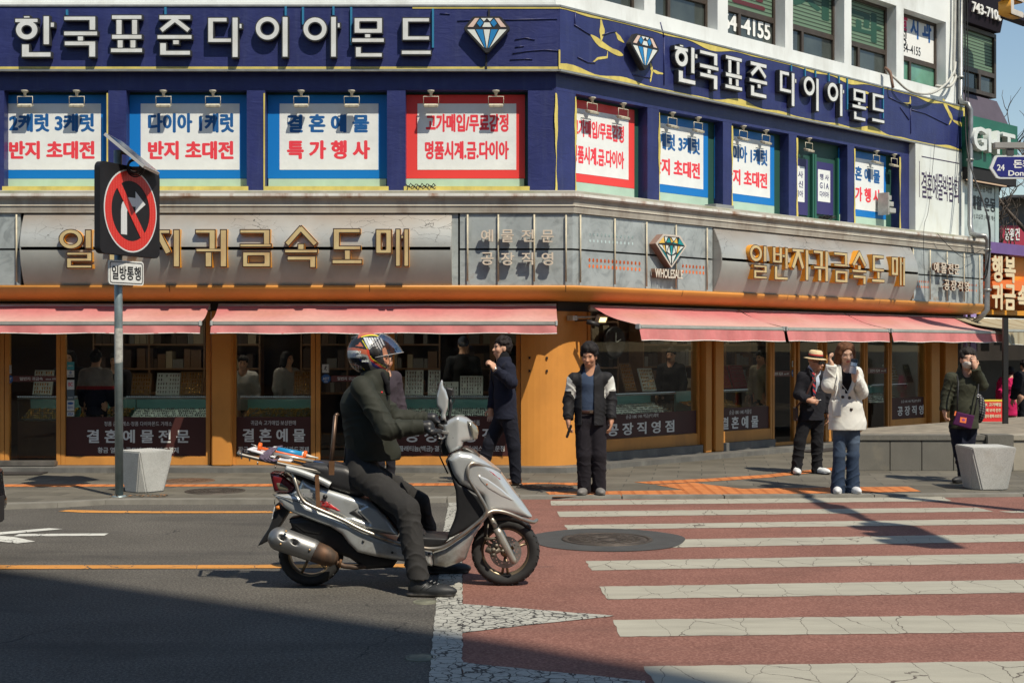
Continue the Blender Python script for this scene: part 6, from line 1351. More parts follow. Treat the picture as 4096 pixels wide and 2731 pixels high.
for tx, a, b, c, e, bo in (('24', 3986, 4016, 684, 659, .03), ('돈화문로', 4051, 4200, 674, 640, .05), ('Donhwamun-ro', 4031, 4260, 705, 683, .03)): lettering(tx, TI, qx(a), qz(c), qx(b), qz(e), .0242, WHT, so_, bold=bo, depth=.002)
mb = MB(); mb.box(qx(4027), qx(4053), YS-.03, YS+.03, qz(622), qz(596)); mb.build('hanger', flat('hanger_dark', (.06, .06, .06), .5), st_)
# ================================================================ BEYOND: far buildings, trees, cars
def simple_block(name, label, x0, x1, y0, y1, h, m, rows=4, cols=5, face='y', mw=GLD, cat='building', grp=None):
    o = thing(name, label, cat, ((x0+x1)/2, (y0+y1)/2, 0), grp); mb = MB(); mb.box(x0, x1, y0, y1, 0, h); mb.build('wall', m, o)
    ys, sg = (y0, -1) if face == 'y' else (y1, 1)
    for r_ in range(rows):
        for c in range(cols):
            wx = (x1-x0)/cols; a = x0+wx*(c+.2); b = x0+wx*(c+.8); z0 = 1.2+r_*(h-1.5)/rows+.4; z1 = z0+(h-1.5)/rows*.5
            mb = MB(); mb.box(a, b, min(ys, ys+sg*.03), max(ys, ys+sg*.03), z0, z1); mb.build('window', mw, o)
    return o
DK = mat('far_dark_wall', (.10, .095, .09), .85, var=.2, vs=.6); GRB = mat('far_grey_wall', (.26, .25, .24), .85, var=.2, vs=.5); BRB = mat('far_brown_wall', (.22, .15, .11), .85, var=.2, vs=.5)
fb = simple_block('far_building', 'far dark building with a red signboard behind bare branches', at(3990, 1390, 60).x, at(4500, 1390, 60).x, 60, 72, at(4096, 800, 60).z, DK, 2, 6)
Yf = 59.9; TF = Matrix.Translation((0, Yf, 0)); xa_, xb_ = at(4000, 900, Yf).x, at(4120, 900, Yf).x; mb = MB(); mb.box(xa_, xb_, Yf-.3, Yf, at(0, 1010, Yf).z, at(0, 905, Yf).z); mb.build('red_signboard', flat('far_red', (.35, .03, .06), .5), fb); lettering('동원건', TF, xa_+.1, at(0, 965, Yf).z, xa_+.75, at(0, 915, Yf).z, .31, WHT, fb, bold=.04, depth=.02)
mb = MB(); mb.box(at(4010, 0, Yf).x, at(4300, 0, Yf).x, Yf-1.0, Yf+8, at(0, 800, Yf).z, at(0, 790, Yf).z); mb.build('roof', mat('far_roof', (.05, .05, .055), .7), fb)
simple_block('far_building', 'far grey building closing the side street', 20, 34, 80, 95, 9.5, GRB, 3, 6); simple_block('far_building', 'far brown building at the end of the street', 36, 60, 70, 90, 12, BRB, 3, 6)
BARK = mat('bark', (.075, .058, .045), .9, var=.3, vs=10, bump=.4, bs=40)
def bare_tree(c, h, label, seed, lean=0.0):
    rng = random.Random(seed); o = thing('bare_tree', label, 'tree', c, 'leafless street trees'); tk = MB(); tw = MB()
    def grow(p, d, L, r, lv):
        pts = [p]; q = p
        for k in range(4):
            d = (d+Vector((rng.uniform(-.25, .25), rng.uniform(-.25, .25), rng.uniform(-.05, .22)))*(.5+.25*lv)).normalized(); q = q+d*L/4; pts.append(q)
        (tk if lv < 2 else tw).tube(pts, [r*(1-.13*i) for i in range(5)], 6 if lv < 2 else 4)
        if lv >= 5: return
        for k in range(3 if lv else 5):
            b = pts[rng.randint(2, 4)] if k else pts[-1]; a = rng.uniform(0, 6.28); nd = (d*.75+Vector((math.cos(a), math.sin(a), rng.uniform(.0, .7)))*.75).normalized(); grow(b, nd, L*rng.uniform(.55, .8), r*.55, lv+1)
    grow(Vector(c), Vector((lean, 0, 1)).normalized(), h*.42, h*.028, 0)
    tk.build('trunk', BARK, o, recalc=False); q = tw.build('crown', BARK, o, recalc=False); return o
t1 = at(4150, 1500, 34); bare_tree(Vector((t1.x, 34, 0)), 7.6, 'bare street tree behind the blue street name sign', 5, -.12); t1 = at(4330, 1500, 48); bare_tree(Vector((t1.x, 48, 0)), 8.5, 'bare street tree farther down the side street', 11, -.05)
# cars
TYRE = mat('tyre_rubber', (.018, .018, .018), .8, var=.2, vs=20); RIMM = mat('alloy', (.40, .40, .40), .35, .8)
def car(c, yaw, paint, label, L=4.5, Wd=1.78, Hh=1.46, far=True):
    M_ = Matrix.Translation(c) @ Matrix.Rotation(yaw, 4, 'Z'); o = thing('car', label, 'car', c, 'cars in the streets'); h = L/2; w_ = Wd/2
    prof = [(-h, .45), (-h+.04, .85), (-h+.35, .98), (-h+.95, 1.02), (-h+1.35, Hh-.06), (-.35, Hh), (.25, Hh-.04), (1.05, 1.0), (h-.3, .86), (h-.04, .68), (h, .42), (h-.1, .22), (-h+.1, .22)]
    s_ = SD((-h-.1, -w_-.1, .1), (h+.1, w_+.1, Hh+.1), .05 if far else .03)
    s_.panel(prof, lambda x, z: w_-np.clip(z-.85, 0, 1)*.38-np.clip(np.abs(x)-h+.5, 0, 1)**2*.5, .14)
    for wx in (-h+.82, h-.88):
        for sy in (-1, 1): s_.cap((wx, sy*(w_-.25), .33), (wx, sy*(w_+.1), .33), .37, .37, .01, 's')
    ob = s_.mesh('body', paint, None, smooth=1); ob.parent = o; ob.rotation_euler = (0, 0, yaw)
    gl = [(-h+1.05, 1.0), (-h+1.4, Hh-.12), (-.3, Hh-.07), (.22, Hh-.1), (.92, 1.0)]
    mb = MB(); mb.prism(gl, -w_+.085, w_-.085); q = mb.build('side_window', flat('car_glass', (.015, .02, .022), .05, spec=.8), None, bevel=.03); q.parent = o; q.rotation_euler = (0, 0, yaw)
    for wx in (-h+.82, h-.88):
        for sy in (-1, 1):
            mb = MB(); mb.lathe((wx, sy*(w_-.16), .33), (0, sy, 0), [(.2, -.04), (.3, -.06), (.33, -.02), (.33, .12), (.3, .16), (.2, .15)], 24); t_ = mb.build('wheel', TYRE, None); t_.parent = o; t_.rotation_euler = (0, 0, yaw)
            mb = MB(); mb.lathe((wx, sy*(w_-.16), .33), (0, sy, 0), [(0, .13), (.06, .14), (.2, .11), (.205, .15)], 20); r_ = mb.build('rim', RIMM, None); r_.parent = t_
    for sy in (-1, 1):
        mb = MB(); mb.box(h-.30, h-.14, sy*(w_-.42)-.17, sy*(w_-.42)+.17, .62, .74); q = mb.build('headlight', flat('lamp_glass', (.5, .55, .6), .1, spec=.8), None, bevel=.02); q.parent = o; q.rotation_euler = (0, 0, yaw)
        mb = MB(); mb.box(-h+.0, -h+.12, sy*(w_-.3)-.16, sy*(w_-.3)+.16, .7, .88); q = mb.build('tail_light', flat('lamp_red', (.3, .01, .01), .2), None, bevel=.02); q.parent = o; q.rotation_euler = (0, 0, yaw)
    mb = MB(); mb.box(h-.04, h-.004, -.45, .45, .3, .5); q = mb.build('grille', BLK, None, bevel=.01); q.parent = o; q.rotation_euler = (0, 0, yaw)
    return o
PWH = flat('car_white', (.68, .70, .70), .25, coat=.5); PBK = flat('car_black', (.012, .013, .015), .12, spec=.7, coat=1.); PSV = flat('car_silver', (.36, .38, .40), .3, .5, coat=.5)
car(Vector((at(3945, 0, 31).x, 31, .0)), R(8), PWH, 'white car parked in the side street behind the woman with the purple bag'); car(Vector((at(4130, 0, 29).x, 29, .0)), R(-176), PSV, 'grey car parked in the side street near the pink coat'); car(Vector((at(4230, 0, 36).x, 36, 0)), R(10), PWH, 'white car parked farther down the side street')
car(Vector((-5.965, 9.45, 0)), 0, PBK, 'black car just entering the picture at the left edge', far=False)
# low white barrier in front of the parked cars
mb = MB(); mb.box(at(3985, 0, 26).x, at(4400, 0, 26).x, 26, 26.15, .0, .82); mb.box(at(3985, 0, 26).x-.05, at(4400, 0, 26).x, 25.94, 26.2, .822, .9); tag(mb.build('low_wall', mat('low_wall_white', (.44, .43, .39), .8, var=.1, vs=2)), 'low pale wall between the pavement and the parked cars', 'wall')
tlg = thing('traffic_light', 'grey traffic signal mast with a long arm right of the crossing, outside the picture', 'traffic light', (5.45, 12.3, SWZ))
mb = MB(); mb.cyl((5.45, 12.3, SWZ), (5.45, 12.3, 6.3), .09, 16); mb.cyl((5.45, 12.3, 5.9), (5.85, 7.7, 6.0), .055, 12); mb.build('mast', GALV, tlg)
mb = MB(); mb.box(5.68, 5.98, 7.35, 8.7, 5.75, 6.2); hd_ = mb.build('signal_head', BLK, tlg, bevel=.03)
for k in range(3): mb = MB(); mb.lathe((5.68, 7.6+.42*k, 5.97), (-1, 0, 0), [(0, .01), (.14, .01), (.15, .0), (.15, .16), (.145, .16), (.145, .0)], 20); mb.build('lens_hood', BLK, hd_)
mb = MB(); mb.box(5.5, 5.52, 9.6, 10.5, 5.3, 5.9); mb.build('sign_plate', mat('plate_blue', (.02, .05, .2), .4), tlg)
# ================================================================ ACROSS THE STREET (behind the viewer): shade and reflections
OPP = [mat('opp_brick', (.16, .075, .05), .85, var=.15, vs=1), mat('opp_grey', (.22, .215, .20), .85, var=.12, vs=1), mat('opp_cream', (.34, .31, .25), .85, var=.12, vs=1)]
shade = thing('office_block', 'tall grey office block standing across the street behind the viewer', 'building', (9.5, -9, 0))
HB = 24.0; off = Vector((.42*HB, -.55*HB))
e0 = Vector((-5.2, 10.62))+off; e1 = Vector((.02, 7.18))+off; e2 = e1+Vector((1.1, -.9)); dd = Vector((.42, -.55)).normalized()
mb = MB(); P_ = [tuple(e0), tuple(e1), tuple(e2), (e2.x+1.0, e2.y-9), (e0.x-3, e2.y-12), (e0.x-4, e0.y-3)]
mb.prism(P_, 0, HB, ax='z'); mb.build('wall', OPP[1], shade)
mb = MB()
for k in range(6):
    for j in range(3):
        a = e0.lerp(e1, .1+.3*j); b = e0.lerp(e1, .32+.3*j); n_ = Vector((-(e1-e0).y, (e1-e0).x)).normalized()*.03
        if n_.y < 0: n_ = -n_
        mb.prism([tuple(a), tuple(b), tuple(b+n_), tuple(a+n_)], 3+k*3.4, 5+k*3.4, ax='z')
q = mb.build('windows', GLD, shade); q['kind'] = 'stuff'
for i, (x0, x1, h) in enumerate(((-34, -20, 13), (-19, -8, 15), (-7, 1.5, 12), (22, 36, 14))):
    simple_block('street_block', ['brick block far left across the street', 'grey block left across the street', 'cream block straight across the street', 'brick block right across the street'][i]+' behind the viewer', x0, x1, -26, -14, h, OPP[i % 3], 3, 4, face='-y', grp='blocks across the street')
# ================================================================ PEOPLE
SKIN = vcol('skin', .55, bump=.05, bs=120, spec=.35, sss=.06); CLOTH = vcol('cloth', .88, bump=.3, bs=34, spec=.15, sheen=.02); NYL = vcol('nylon', .72, bump=.35, bs=28, spec=.22); HAIRM = vcol('hair', .7, bump=.7, bs=90, spec=.2); SHOE = vcol('shoe', .55, bump=.15, bs=60, spec=.4); LEATH = vcol('leather', .42, bump=.3, bs=70, spec=.45)
V3 = lambda *a: np.array(a, float)
def unit(v): v = np.array(v, float); return v/np.linalg.norm(v)
class Person:
    def __init__(s, name, label, Y0, feet_px, cat='person', group=None, h=.0065, z0=None):
        s.Y = Y0; s.h = h; b = at(feet_px, 1390, Y0); s.o = thing(name, label, cat, (b.x, Y0, SWZ if z0 is None else z0), group); s.J = {}; s.skin = V3(.47, .265, .175); s.pal = {}
    def p(s, px, py, dy=0.): return np.array(at(px, py, s.Y+dy))
    def frame(s, c, fwd, up=(0, 0, 1)):
        f = unit(fwd); u = np.array(up, float); u = unit(u-f*(u @ f)); r = np.cross(f, u); s.hc, s.hr, s.hf, s.hu = np.array(c, float), r, f, u
    def hp(s, x, y, z, k=1.): return s.hc+(s.hr*x+s.hf*y+s.hu*z)*k
    def hM(s): return np.stack([s.hr, s.hf, s.hu], 1)
    def head(s, sd, neck, k=1.0, female=False):
        M_ = s.hM(); s.hk = k; e = lambda c, r, kk=.02, op='u': sd.ell(s.hp(*c, k), V3(*r)*k, M_, kk, op)
        e((0, -.015, .03), (.074, .094, .088)); e((0, .018, -.03), (.063, .074, .085), .03); e((0, .036, -.078), (.040, .046, .036), .03)
        for sx in (-1, 1): e((sx*.040, .062, -.030), (.024, .024, .026), .02); e((sx*.031, .098, .001), (.017, .013, .009), .008, 's'); e((sx*.075, -.004, -.012), (.010, .020, .032), .008)
        sd.cap(s.hp(0, .086, -.004, k), s.hp(0, .104, -.036, k), .008*k, .0135*k, .010); e((-.012, .094, -.038), (.009, .010, .008), .008); e((.012, .094, -.038), (.009, .010, .008), .008)
        sd.cap(s.hp(-.036, .078, .020, k), s.hp(.036, .078, .020, k), .011*k, k=.012); sd.cap(s.hp(-.020, .088, -.066, k), s.hp(.020, .088, -.066, k), .0075*k, k=.006); sd.cap(s.hp(-.016, .089, -.076, k), s.hp(.016, .089, -.076, k), .0075*k, k=.006)
        sd.cap(s.hp(0, -.025, -.06, k), neck, .052*k, .060*k, .03)
    def skin_color(s, V):
        q = (V-s.hc) @ s.hM()/s.hk; c = np.tile(s.skin, (len(V), 1)); x, y, z = np.abs(q[:, 0]), q[:, 1], q[:, 2]; front = (y > .05)
        c[front & (x < .024) & (np.abs(z+.071) < .0085)] = s.pal.get('lips', s.skin*V3(.82, .60, .58)); c[front & (np.abs(z-.024-.004*np.cos(x*60)) < .0055) & (x > .014) & (x < .047)] = s.pal.get('brow', V3(.05, .035, .03))
        c[front & (np.abs(z-.0005) < .0042) & (x > .017) & (x < .044)] = V3(.03, .02, .018); ck = front & (np.abs(x-.042) < .018) & (np.abs(z+.03) < .02); c[ck] = c[ck]*V3(1.04, .93, .9)
        return c
    def hand(s, sd, w, d, n, side=1, curl=.6, k=1.0, spread=.12, thumb_in=.5):
        """wrist w, direction d, palm normal n; side +1: thumb on d x n side"""
        w = np.array(w, float); d = unit(d); n = np.array(n, float); n = unit(n-d*(n @ d)); t = np.cross(d, n)*side
        M_ = np.stack([t, d, n], 1); sd.ell(w+d*.045*k, V3(.040, .052, .019)*k, M_, .012); sd.cap(w-d*.02, w+d*.02, .026*k, .027*k, .015)
        for i, (o, L) in enumerate(((.027, .070), (.009, .080), (-.010, .074), (-.027, .058))):
            a = w+d*.082*k+t*o*k; dd = unit(d+t*(o*spread*18)); c = curl*(.8+.13*i); seg = (.45, .32, .23); ang = 0
            for j, f in enumerate(seg):
                ang += c*(.55, .85, .6)[j]; e = dd*math.cos(ang)+n*math.sin(ang); b = a+e*L*f*k; r = (.0092-.0009*j)*k; sd.cap(a, b, r, r*.93, .004); a = b
        a = w+d*.022*k+t*.032*k; b = a+(d*.62+t*.62+n*.3*thumb_in)*.042*k; c_ = b+unit(d*.9+t*(.25-.5*thumb_in)+n*.6*thumb_in)*.034*k; sd.cap(a, b, .0125*k, .0105*k, .010); sd.cap(b, c_, .0105*k, .009*k, .004)
    def body(s, hands=(), extra=None, bare=('a', 'b')):
        J = s.J; P = np.array([v for v in J.values()]+[s.hc]); sd = SD(P.min(0)-.22, P.max(0)+.22, s.h)
        s.head(sd, J['neck'], s.pal.get('hk', 1.0)); f = s.tf
        sd.cap(J['chest'], J['pelvis'], .125, .115, .05, sq=(f, .62)); sd.cap(J['sa'], J['sb'], .055, .055, .04); sd.cap(J['neck'], J['chest'], .06, .10, .04)
        for q in 'ab':
            sd.path([J['s'+q], J['e'+q], J['w'+q]], [.046, .037, .026], .02); sd.path([J['h'+q], J['k'+q], J['f'+q]], [.078, .050, .036], .03); sd.cap(J['f'+q], J['f'+q]+unit(s.ft[q])*.03-V3(0, 0, .04), .033, .026, .02)
        for a in hands: s.hand(sd, **a)
        if extra: extra(sd)
        return sd.mesh('body', SKIN, s.o, s.skin_color, smooth=1)
    def grid(s, names, pad=.2, more=()):
        P = np.array([s.J[n] for n in names]+[np.array(m) for m in more]); return SD(P.min(0)-pad, P.max(0)+pad, s.h)
    def trousers(s, col, rt=.092, rk=.070, rf=.062, fold=.006, belt=None, m=None, ph=0., hem=.08, name='trousers'):
        J = s.J; sd = s.grid(['pelvis', 'ha', 'hb', 'ka', 'kb', 'fa', 'fb'], .2)
        sd.cap(J['pelvis']+V3(0, 0, .10), J['pelvis']-V3(0, 0, .02), .132*s.wk, .145*s.wk, .04, sq=(s.tf, .72))
        for i, q in enumerate('ab'):
            sd.cap(J['h'+q], J['k'+q], rt, rk, .035, fold=(fold*.6, 26, ph+i)); e = J['f'+q]-V3(0, 0, hem); sd.cap(J['k'+q], e, rk, rf, .02, fold=(fold, 42, ph+2*i)); 
        sd.noise(fold*.6, 38, ph)
        for q in 'ab': sd.box(J['f'+q]-V3(0, 0, hem+.10), (.2, .2, .1), rd=.005, op='s')
        o = sd.mesh(name, m or CLOTH, s.o, col, smooth=1); return o
    def shoes(s, col, L=.27, w_=.048, sole=(.02, .02, .02), h_=.055, m=None, names=('shoe', 'shoe')):
        for q, nm in zip('ab', names):
            a = s.J['f'+q]; f = unit(V3(s.ft[q][0], s.ft[q][1], 0)); z0 = s.o.location.z+s.J.get('lift'+q, 0.); g = V3(a[0], a[1], z0); r = V3(-f[1], f[0], 0); M_ = np.stack([r, f, V3(0, 0, 1)], 1)
            c = g+f*L*.26; sd = SD(np.minimum(g, g+f*L)-.13, np.maximum(g, g+f*L)+V3(.13, .13, .24), .005)
            sd.ell(c+f*.05+V3(0, 0, .038), (w_, L*.40, .040), M_, .02); sd.ell(g+f*.0+V3(0, 0, .055), (w_*.86, .068, .062), M_, .03); sd.cap(g+V3(0, 0, .06)-f*.005, g+V3(0, 0, .135)-f*.012, .043, .044, .02); sd.ell(c+f*L*.22+V3(0, 0, .034), (w_*.92, L*.20, .036), M_, .02)
            sd.cap(g-f*.035+V3(0, 0, .014), g+f*(L*.62)+V3(0, 0, .014), w_*.86, w_*.9, .01, sq=((0, 0, 1), .36)); sd.box(g+f*.05-V3(0, 0, .10), (.4, .4, .1), op='s', rd=.002)
            sc = np.array(sole); cc = np.array(col)
            sd.mesh(nm, m or SHOE, s.o, lambda V: np.where(((V[:, 2]-z0) < .022)[:, None], sc, cc), smooth=1)
    def top(s, name, col, hem, rc=.15, rh=.155, sq=.70, arm=(.068, .060, .048), fold=.007, m=None, open_=None, collar=None, ph=0., cuff=True, cut_arms=('a', 'b'), flare=0., extra=None, neck_r=.066, sleeves=True, sh=.056):
        J = s.J; sd = s.grid(['neck', 'sa', 'sb', 'ea', 'eb', 'wa', 'wb', 'pelvis'], .22, (hem,)); hem = np.array(hem)
        mid = J['chest']*.45+hem*.55; sd.cap(J['chest'], mid, rc, rc*.97, .05, sq=(s.tf, sq)); sd.cap(mid, hem-V3(0, 0, .10), rc*.97, rh+flare, .05, sq=(s.tf, sq)); sd.cap(J['sa']-V3(0, 0, .012), J['sb']-V3(0, 0, .012), sh, sh, .05); sd.cap(J['neck']-V3(0, 0, .02), J['chest'], .085, .12, .05); [sd.cap(J['neck']-V3(0, 0, .035), J['s'+c]-V3(0, 0, .01), .058, .046, .05) for c in 'ab']
        if sleeves:
            for i, q in enumerate('ab'):
                sd.cap(J['s'+q], J['e'+q], arm[0], arm[1], .03, fold=(fold*.8, 30, ph+i*2)); sd.cap(J['e'+q], J['w'+q], arm[1], arm[2], .02, fold=(fold, 44, ph+3*i))
        if extra: extra(sd)
        sd.noise(fold*.62, 34, ph); s.last = sd; sd.plane(hem, (0, 0, -1))
        if collar:
            for z_, r_ in collar: sd.cap(J['neck']+V3(0, 0, z_), J['neck']+V3(0, 0, z_+.02), r_, r_, .02)
        up = J['neck']+(s.hc-J['neck'])*.7; sd.cap(J['neck']+V3(0, 0, .02), up, neck_r, neck_r*1.05, .01, 's'); sd.cap(J['neck']-V3(0, 0, .03)+s.tf*.05, up+s.tf*.03, neck_r*.75, neck_r, .015, 's')
        if sleeves:
            for q in cut_arms: dirw = unit(J['w'+q]-J['e'+q]); sd.cap(J['w'+q]+dirw*.0, J['w'+q]+dirw*.3, .085, .085, .0, 's', pad=.2) if False else sd.box(J['w'+q]+dirw*.10, (.075, .10, .075), np.stack([unit(np.cross(dirw, V3(.3, .5, .8))), dirw, np.cross(unit(np.cross(dirw, V3(.3, .5, .8))), dirw)], 1), rd=.002, op='s')
        if open_ is not None:
            for (c, hs, M_) in open_: sd.box(c, hs, M_, rd=.004, op='s', k=.004)
        return sd.mesh(name, m or CLOTH, s.o, col, smooth=1)
    def on(s, px, py, off=.004):
        """the point of the last garment's front that shows at this place"""
        sd = s.last; Yv = s.Y-.1
        for _ in range(3):
            a = at(px, py, Yv); i = [int(np.clip(round((a[k]-sd.lo[k])/sd.h), 0, sd.n[k]-1)) for k in (0, 2)]; ln = np.argwhere(sd.d[i[0], :, i[1]] < 0)
            if len(ln): Yv = sd.lo[1]+sd.h*ln[0, 0]
        return np.array(at(px, py, Yv-off))
    def hair(s, style, col, seed=0, face=(0, .098, -.035), fr_=(.066, .062, .088)):
        sd = SD(s.hc-.24, s.hc+.24, .006); k = s.hk; M_ = s.hM(); rng = random.Random(seed)
        if style == 'cap': sd.ell(s.hp(0, -.015, .038, k), V3(.084, .106, .098)*k, M_, .02)
        if style in ('short', 'curly'):
            sd.ell(s.hp(0, -.022, .040, k), V3(.080, .098, .092)*k, M_, .02); sd.ell(s.hp(0, -.05, -.01, k), V3(.074, .062, .065)*k, M_, .03)
            n = 150 if style == 'curly' else 90
            for i in range(n):
                a, b = rng.uniform(0, 6.283), rng.uniform(-.35, 1.35); v = V3(math.cos(a)*math.cos(b)*.084, math.sin(a)*math.cos(b)*.100-.02, math.sin(b)*.092+.042); r = rng.uniform(.013, .026) if style == 'curly' else rng.uniform(.008, .015)
                if v[1] > .045 and v[2] < .075: continue
                sd.ell(s.hp(*v, k), V3(r, r, r*1.2), None, .010)
            for i in range(10): x = -.055+.11*i/9; sd.cap(s.hp(x, .062-abs(x)*.5, .098, k), s.hp(x*1.1+rng.uniform(-.01, .01), .088-abs(x)*.6, .060+rng.uniform(-.012, .012), k), .014, .007, .008)
            sd.ell(s.hp(*face, k), V3(*fr_)*k, M_, .012, 's')
        if style == 'bob':
            sd.ell(s.hp(0, -.020, .040, k), V3(.086, .104, .092)*k, M_, .02)
            for i in range(30):
                a = math.pi*(-.14+1.28*i/29); x, y = math.cos(a)*.080, math.sin(a)*-.085-.010; rr = rng.uniform(.020, .028); z1 = -.115+rng.uniform(-.02, .015); fl_ = 1.18+rng.uniform(-.05, .16)
                sd.path([s.hp(x*.85, y*.85, .08, k), s.hp(x*1.02, y*1.02, .01, k), s.hp(x*fl_, y*fl_, z1, k)], [.022, .027, rr*.7], .012)
            sd.ell(s.hp(0, .110, -.035, k), V3(.078, .078, .115)*k, M_, .012, 's')
        cc = np.array(col)
        def cf(V):
            n = np.sin(V[:, 0]*130+3*np.sin(V[:, 2]*60))*np.sin(V[:, 2]*170+V[:, 1]*90); return np.clip(cc*(1+.35*n[:, None]), 0, 1)
        return sd.mesh('hair', HAIRM, s.o, cf, smooth=1)
def Jset(per, d):
    for k, v in d.items(): per.J[k] = per.p(*v)
def boxM(x, y, z): return np.stack([unit(x), unit(y), unit(z)], 1)
def frame_of(fwd): f = unit(V3(fwd[0], fwd[1], 0)); return V3(f[1], -f[0], 0), f            # right, forward
def decal(per, name, pts, d, m, parent=None, th=.004):
    """a small flat panel (lapel, button, tie) from 3D points"""
    P = [np.array(p, float) for p in pts]; n = unit(np.cross(P[1]-P[0], P[2]-P[0])); n = n if n[1] < 0 else -n
    mb = MB(); k = len(P); mb.add([*(p+n*d for p in P), *(p+n*(d-th) for p in P)], [tuple(range(k)), tuple(range(2*k-1, k-1, -1))]+[(i, (i+1) % k, k+(i+1) % k, k+i) for i in range(k)])
    return mb.build(name, m, parent or per.o)
BLKC = V3(.012, .012, .014)
# ---------------------------------------------------------------- man in the track jacket
def zA(x, y): return (2100+x*.4782, 1300+y*.4782)
A = Person('person', 'man in a black and white track jacket standing at the crossing, holding a wallet', 14.24, 2366); q = A
A.tf = unit(V3(-.12, -1, 0)); A.wk = 1.0; A.ft = {'a': V3(-.25, -1, 0), 'b': V3(.05, -1, 0)}
Jset(A, {'neck': (*zA(545, 392), .02), 'chest': (*zA(540, 490), .02), 'pelvis': (*zA(548, 760), .02), 'sa': (*zA(408, 452), .02), 'sb': (*zA(682, 446), .02), 'ea': (*zA(368, 625), .05), 'eb': (*zA(718, 625), .05), 'wa': (*zA(362, 790), -.03), 'wb': (*zA(722, 788), -.03), 'ha': (*zA(490, 800), .02), 'hb': (*zA(610, 800), .02), 'ka': (*zA(492, 1085), -.01), 'kb': (*zA(618, 1085), -.01), 'fa': (*zA(498, 1335), .03), 'fb': (*zA(620, 1335), .03)})
A.frame(A.p(*zA(538, 258), -.02), (-.30, -.93, -.20), (-.06, -.2, 1)); A.skin = V3(.45, .235, .145)
A.pal['hk'] = .97
A.body([dict(w=A.J['wa'], d=(0, -.12, -1), n=(1, .15, 0), side=-1, curl=.75), dict(w=A.J['wb'], d=(-.08, -.15, -1), n=(-1, .2, 0), side=1, curl=.5)])
A.hair('curly', (.014, .012, .012), 3)
A.trousers((.016, .014, .018), .098, .080, .070, .005, ph=1.)
A.shoes((.16, .15, .14), .28, .050, (.05, .05, .05))
A.top('polo_shirt', (.042, .062, .105), A.p(*zA(545, 722)), .138, .150, .70, arm=(.06, .05, .045), ph=.5, fold=.003, sleeves=False, collar=[(.0, .074), (.018, .070)], neck_r=.058, sh=.06)
def colA(V):
    px = CX+V[:, 0]/V[:, 1]*F; py = HY+(H-V[:, 2])/V[:, 1]*F; x, y = (px-2100)/.4782, (py-1300)/.4782
    c = np.tile(V3(.014, .014, .016), (len(V), 1)); xa = np.abs(x-545)
    wht = ((xa > 152) & (y > 425+.0*xa) & (y < 552) & (y > 640-xa*1.15)) | ((xa > 120) & (xa < 158) & (y > 470+(158-xa)*1.2) & (y < 612-np.abs(xa-128)*1.4)); c[wht] = V3(.60, .61, .57)
    return c
f_, r_ = A.tf, V3(1, 0, 0)
ctr = A.p(*zA(528, 560), -.16); A.top('track_jacket', colA, A.p(*zA(545, 835)), .156, .172, .78, arm=(.070, .066, .052), fold=.008, m=NYL, ph=2., open_=[(ctr+V3(0, 0, .0), (.062, .13, .48), boxM((1, 0, 0), (0, 1, 0), (.05, 0, 1)))], collar=[(-.01, .105), (.01, .10)], neck_r=.075)
mb = MB(); wp = A.p(*zA(368, 885), -.07); mb.M = Matrix.Translation(wp) @ Matrix.Rotation(.35, 4, 'Y'); mb.box(-.012, .012, -.05, .045, -.075, .07); mb.build('wallet', flat('wallet_black', (.012, .012, .012), .4), A.o, bevel=.006)
bl = A.p(*zA(530, 722), 0); mb = MB(); mb.lathe(bl+V3(0, .02, 0), (0, 0, 1), [(.128, -.018), (.131, -.016), (.131, .016), (.128, .018)], 28); bo = mb.build('belt', flat('belt_brown', (.045, .02, .014), .4), A.o)
decal(A, 'belt_buckle', [A.p(*zA(x, y), -.118) for x, y in ((540, 711), (566, 711), (566, 735), (540, 735))], .0, flat('buckle', (.25, .2, .15), .3, .8))
# ---------------------------------------------------------------- man in navy walking, hand raised
def zB(x, y): return (1300+x*.4464, 1250+y*.4464)
B = Person('person', 'man in a navy jacket and brown shoes walking left with one hand raised', 15.2, 2010)
B.tf = unit(V3(-1, -.30, 0)); B.wk = 1.0; B.ft = {'a': V3(-1, -.1, 0), 'b': V3(-1, -.15, 0)}
Jset(B, {'neck': (*zB(1592, 418), .02), 'chest': (*zB(1590, 560), .04), 'pelvis': (*zB(1618, 900), .04), 'sa': (*zB(1648, 500), -.14), 'sb': (*zB(1545, 505), .20), 'ea': (*zB(1672, 628), -.20), 'eb': (*zB(1520, 700), .22), 'wa': (*zB(1525, 512), -.27), 'wb': (*zB(1490, 860), .18), 'ha': (*zB(1650, 940), -.05), 'hb': (*zB(1585, 940), .11), 'ka': (*zB(1692, 1200), -.06), 'kb': (*zB(1475, 1170), .06), 'fa': (*zB(1712, 1462), -.02), 'fb': (*zB(1385, 1420), .08)})
B.frame(B.p(*zB(1585, 315), .02), (-.93, -.36, .06), (.05, 0, 1)); B.skin = V3(.50, .285, .19); B.pal['hk'] = .98
B.body([dict(w=B.J['wa'], d=(-.55, -.1, .83), n=(-.6, .55, -.45), side=-1, curl=.95), dict(w=B.J['wb'], d=(-.1, 0, -1), n=(0, -1, 0), side=1, curl=.5)])
B.hair('short', (.018, .014, .013), 5, face=(0, .104, -.04), fr_=(.068, .060, .082))
B.trousers((.012, .013, .020), .094, .074, .062, .005, ph=2.)
B.shoes((.20, .085, .035), .29, .047, (.05, .03, .02), m=LEATH)
B.top('turtleneck', (.010, .010, .012), B.p(*zB(1600, 900)), .135, .14, .72, sleeves=False, fold=.002, neck_r=.050, collar=[(.01, .066), (.035, .064), (.055, .062)], sh=.06)
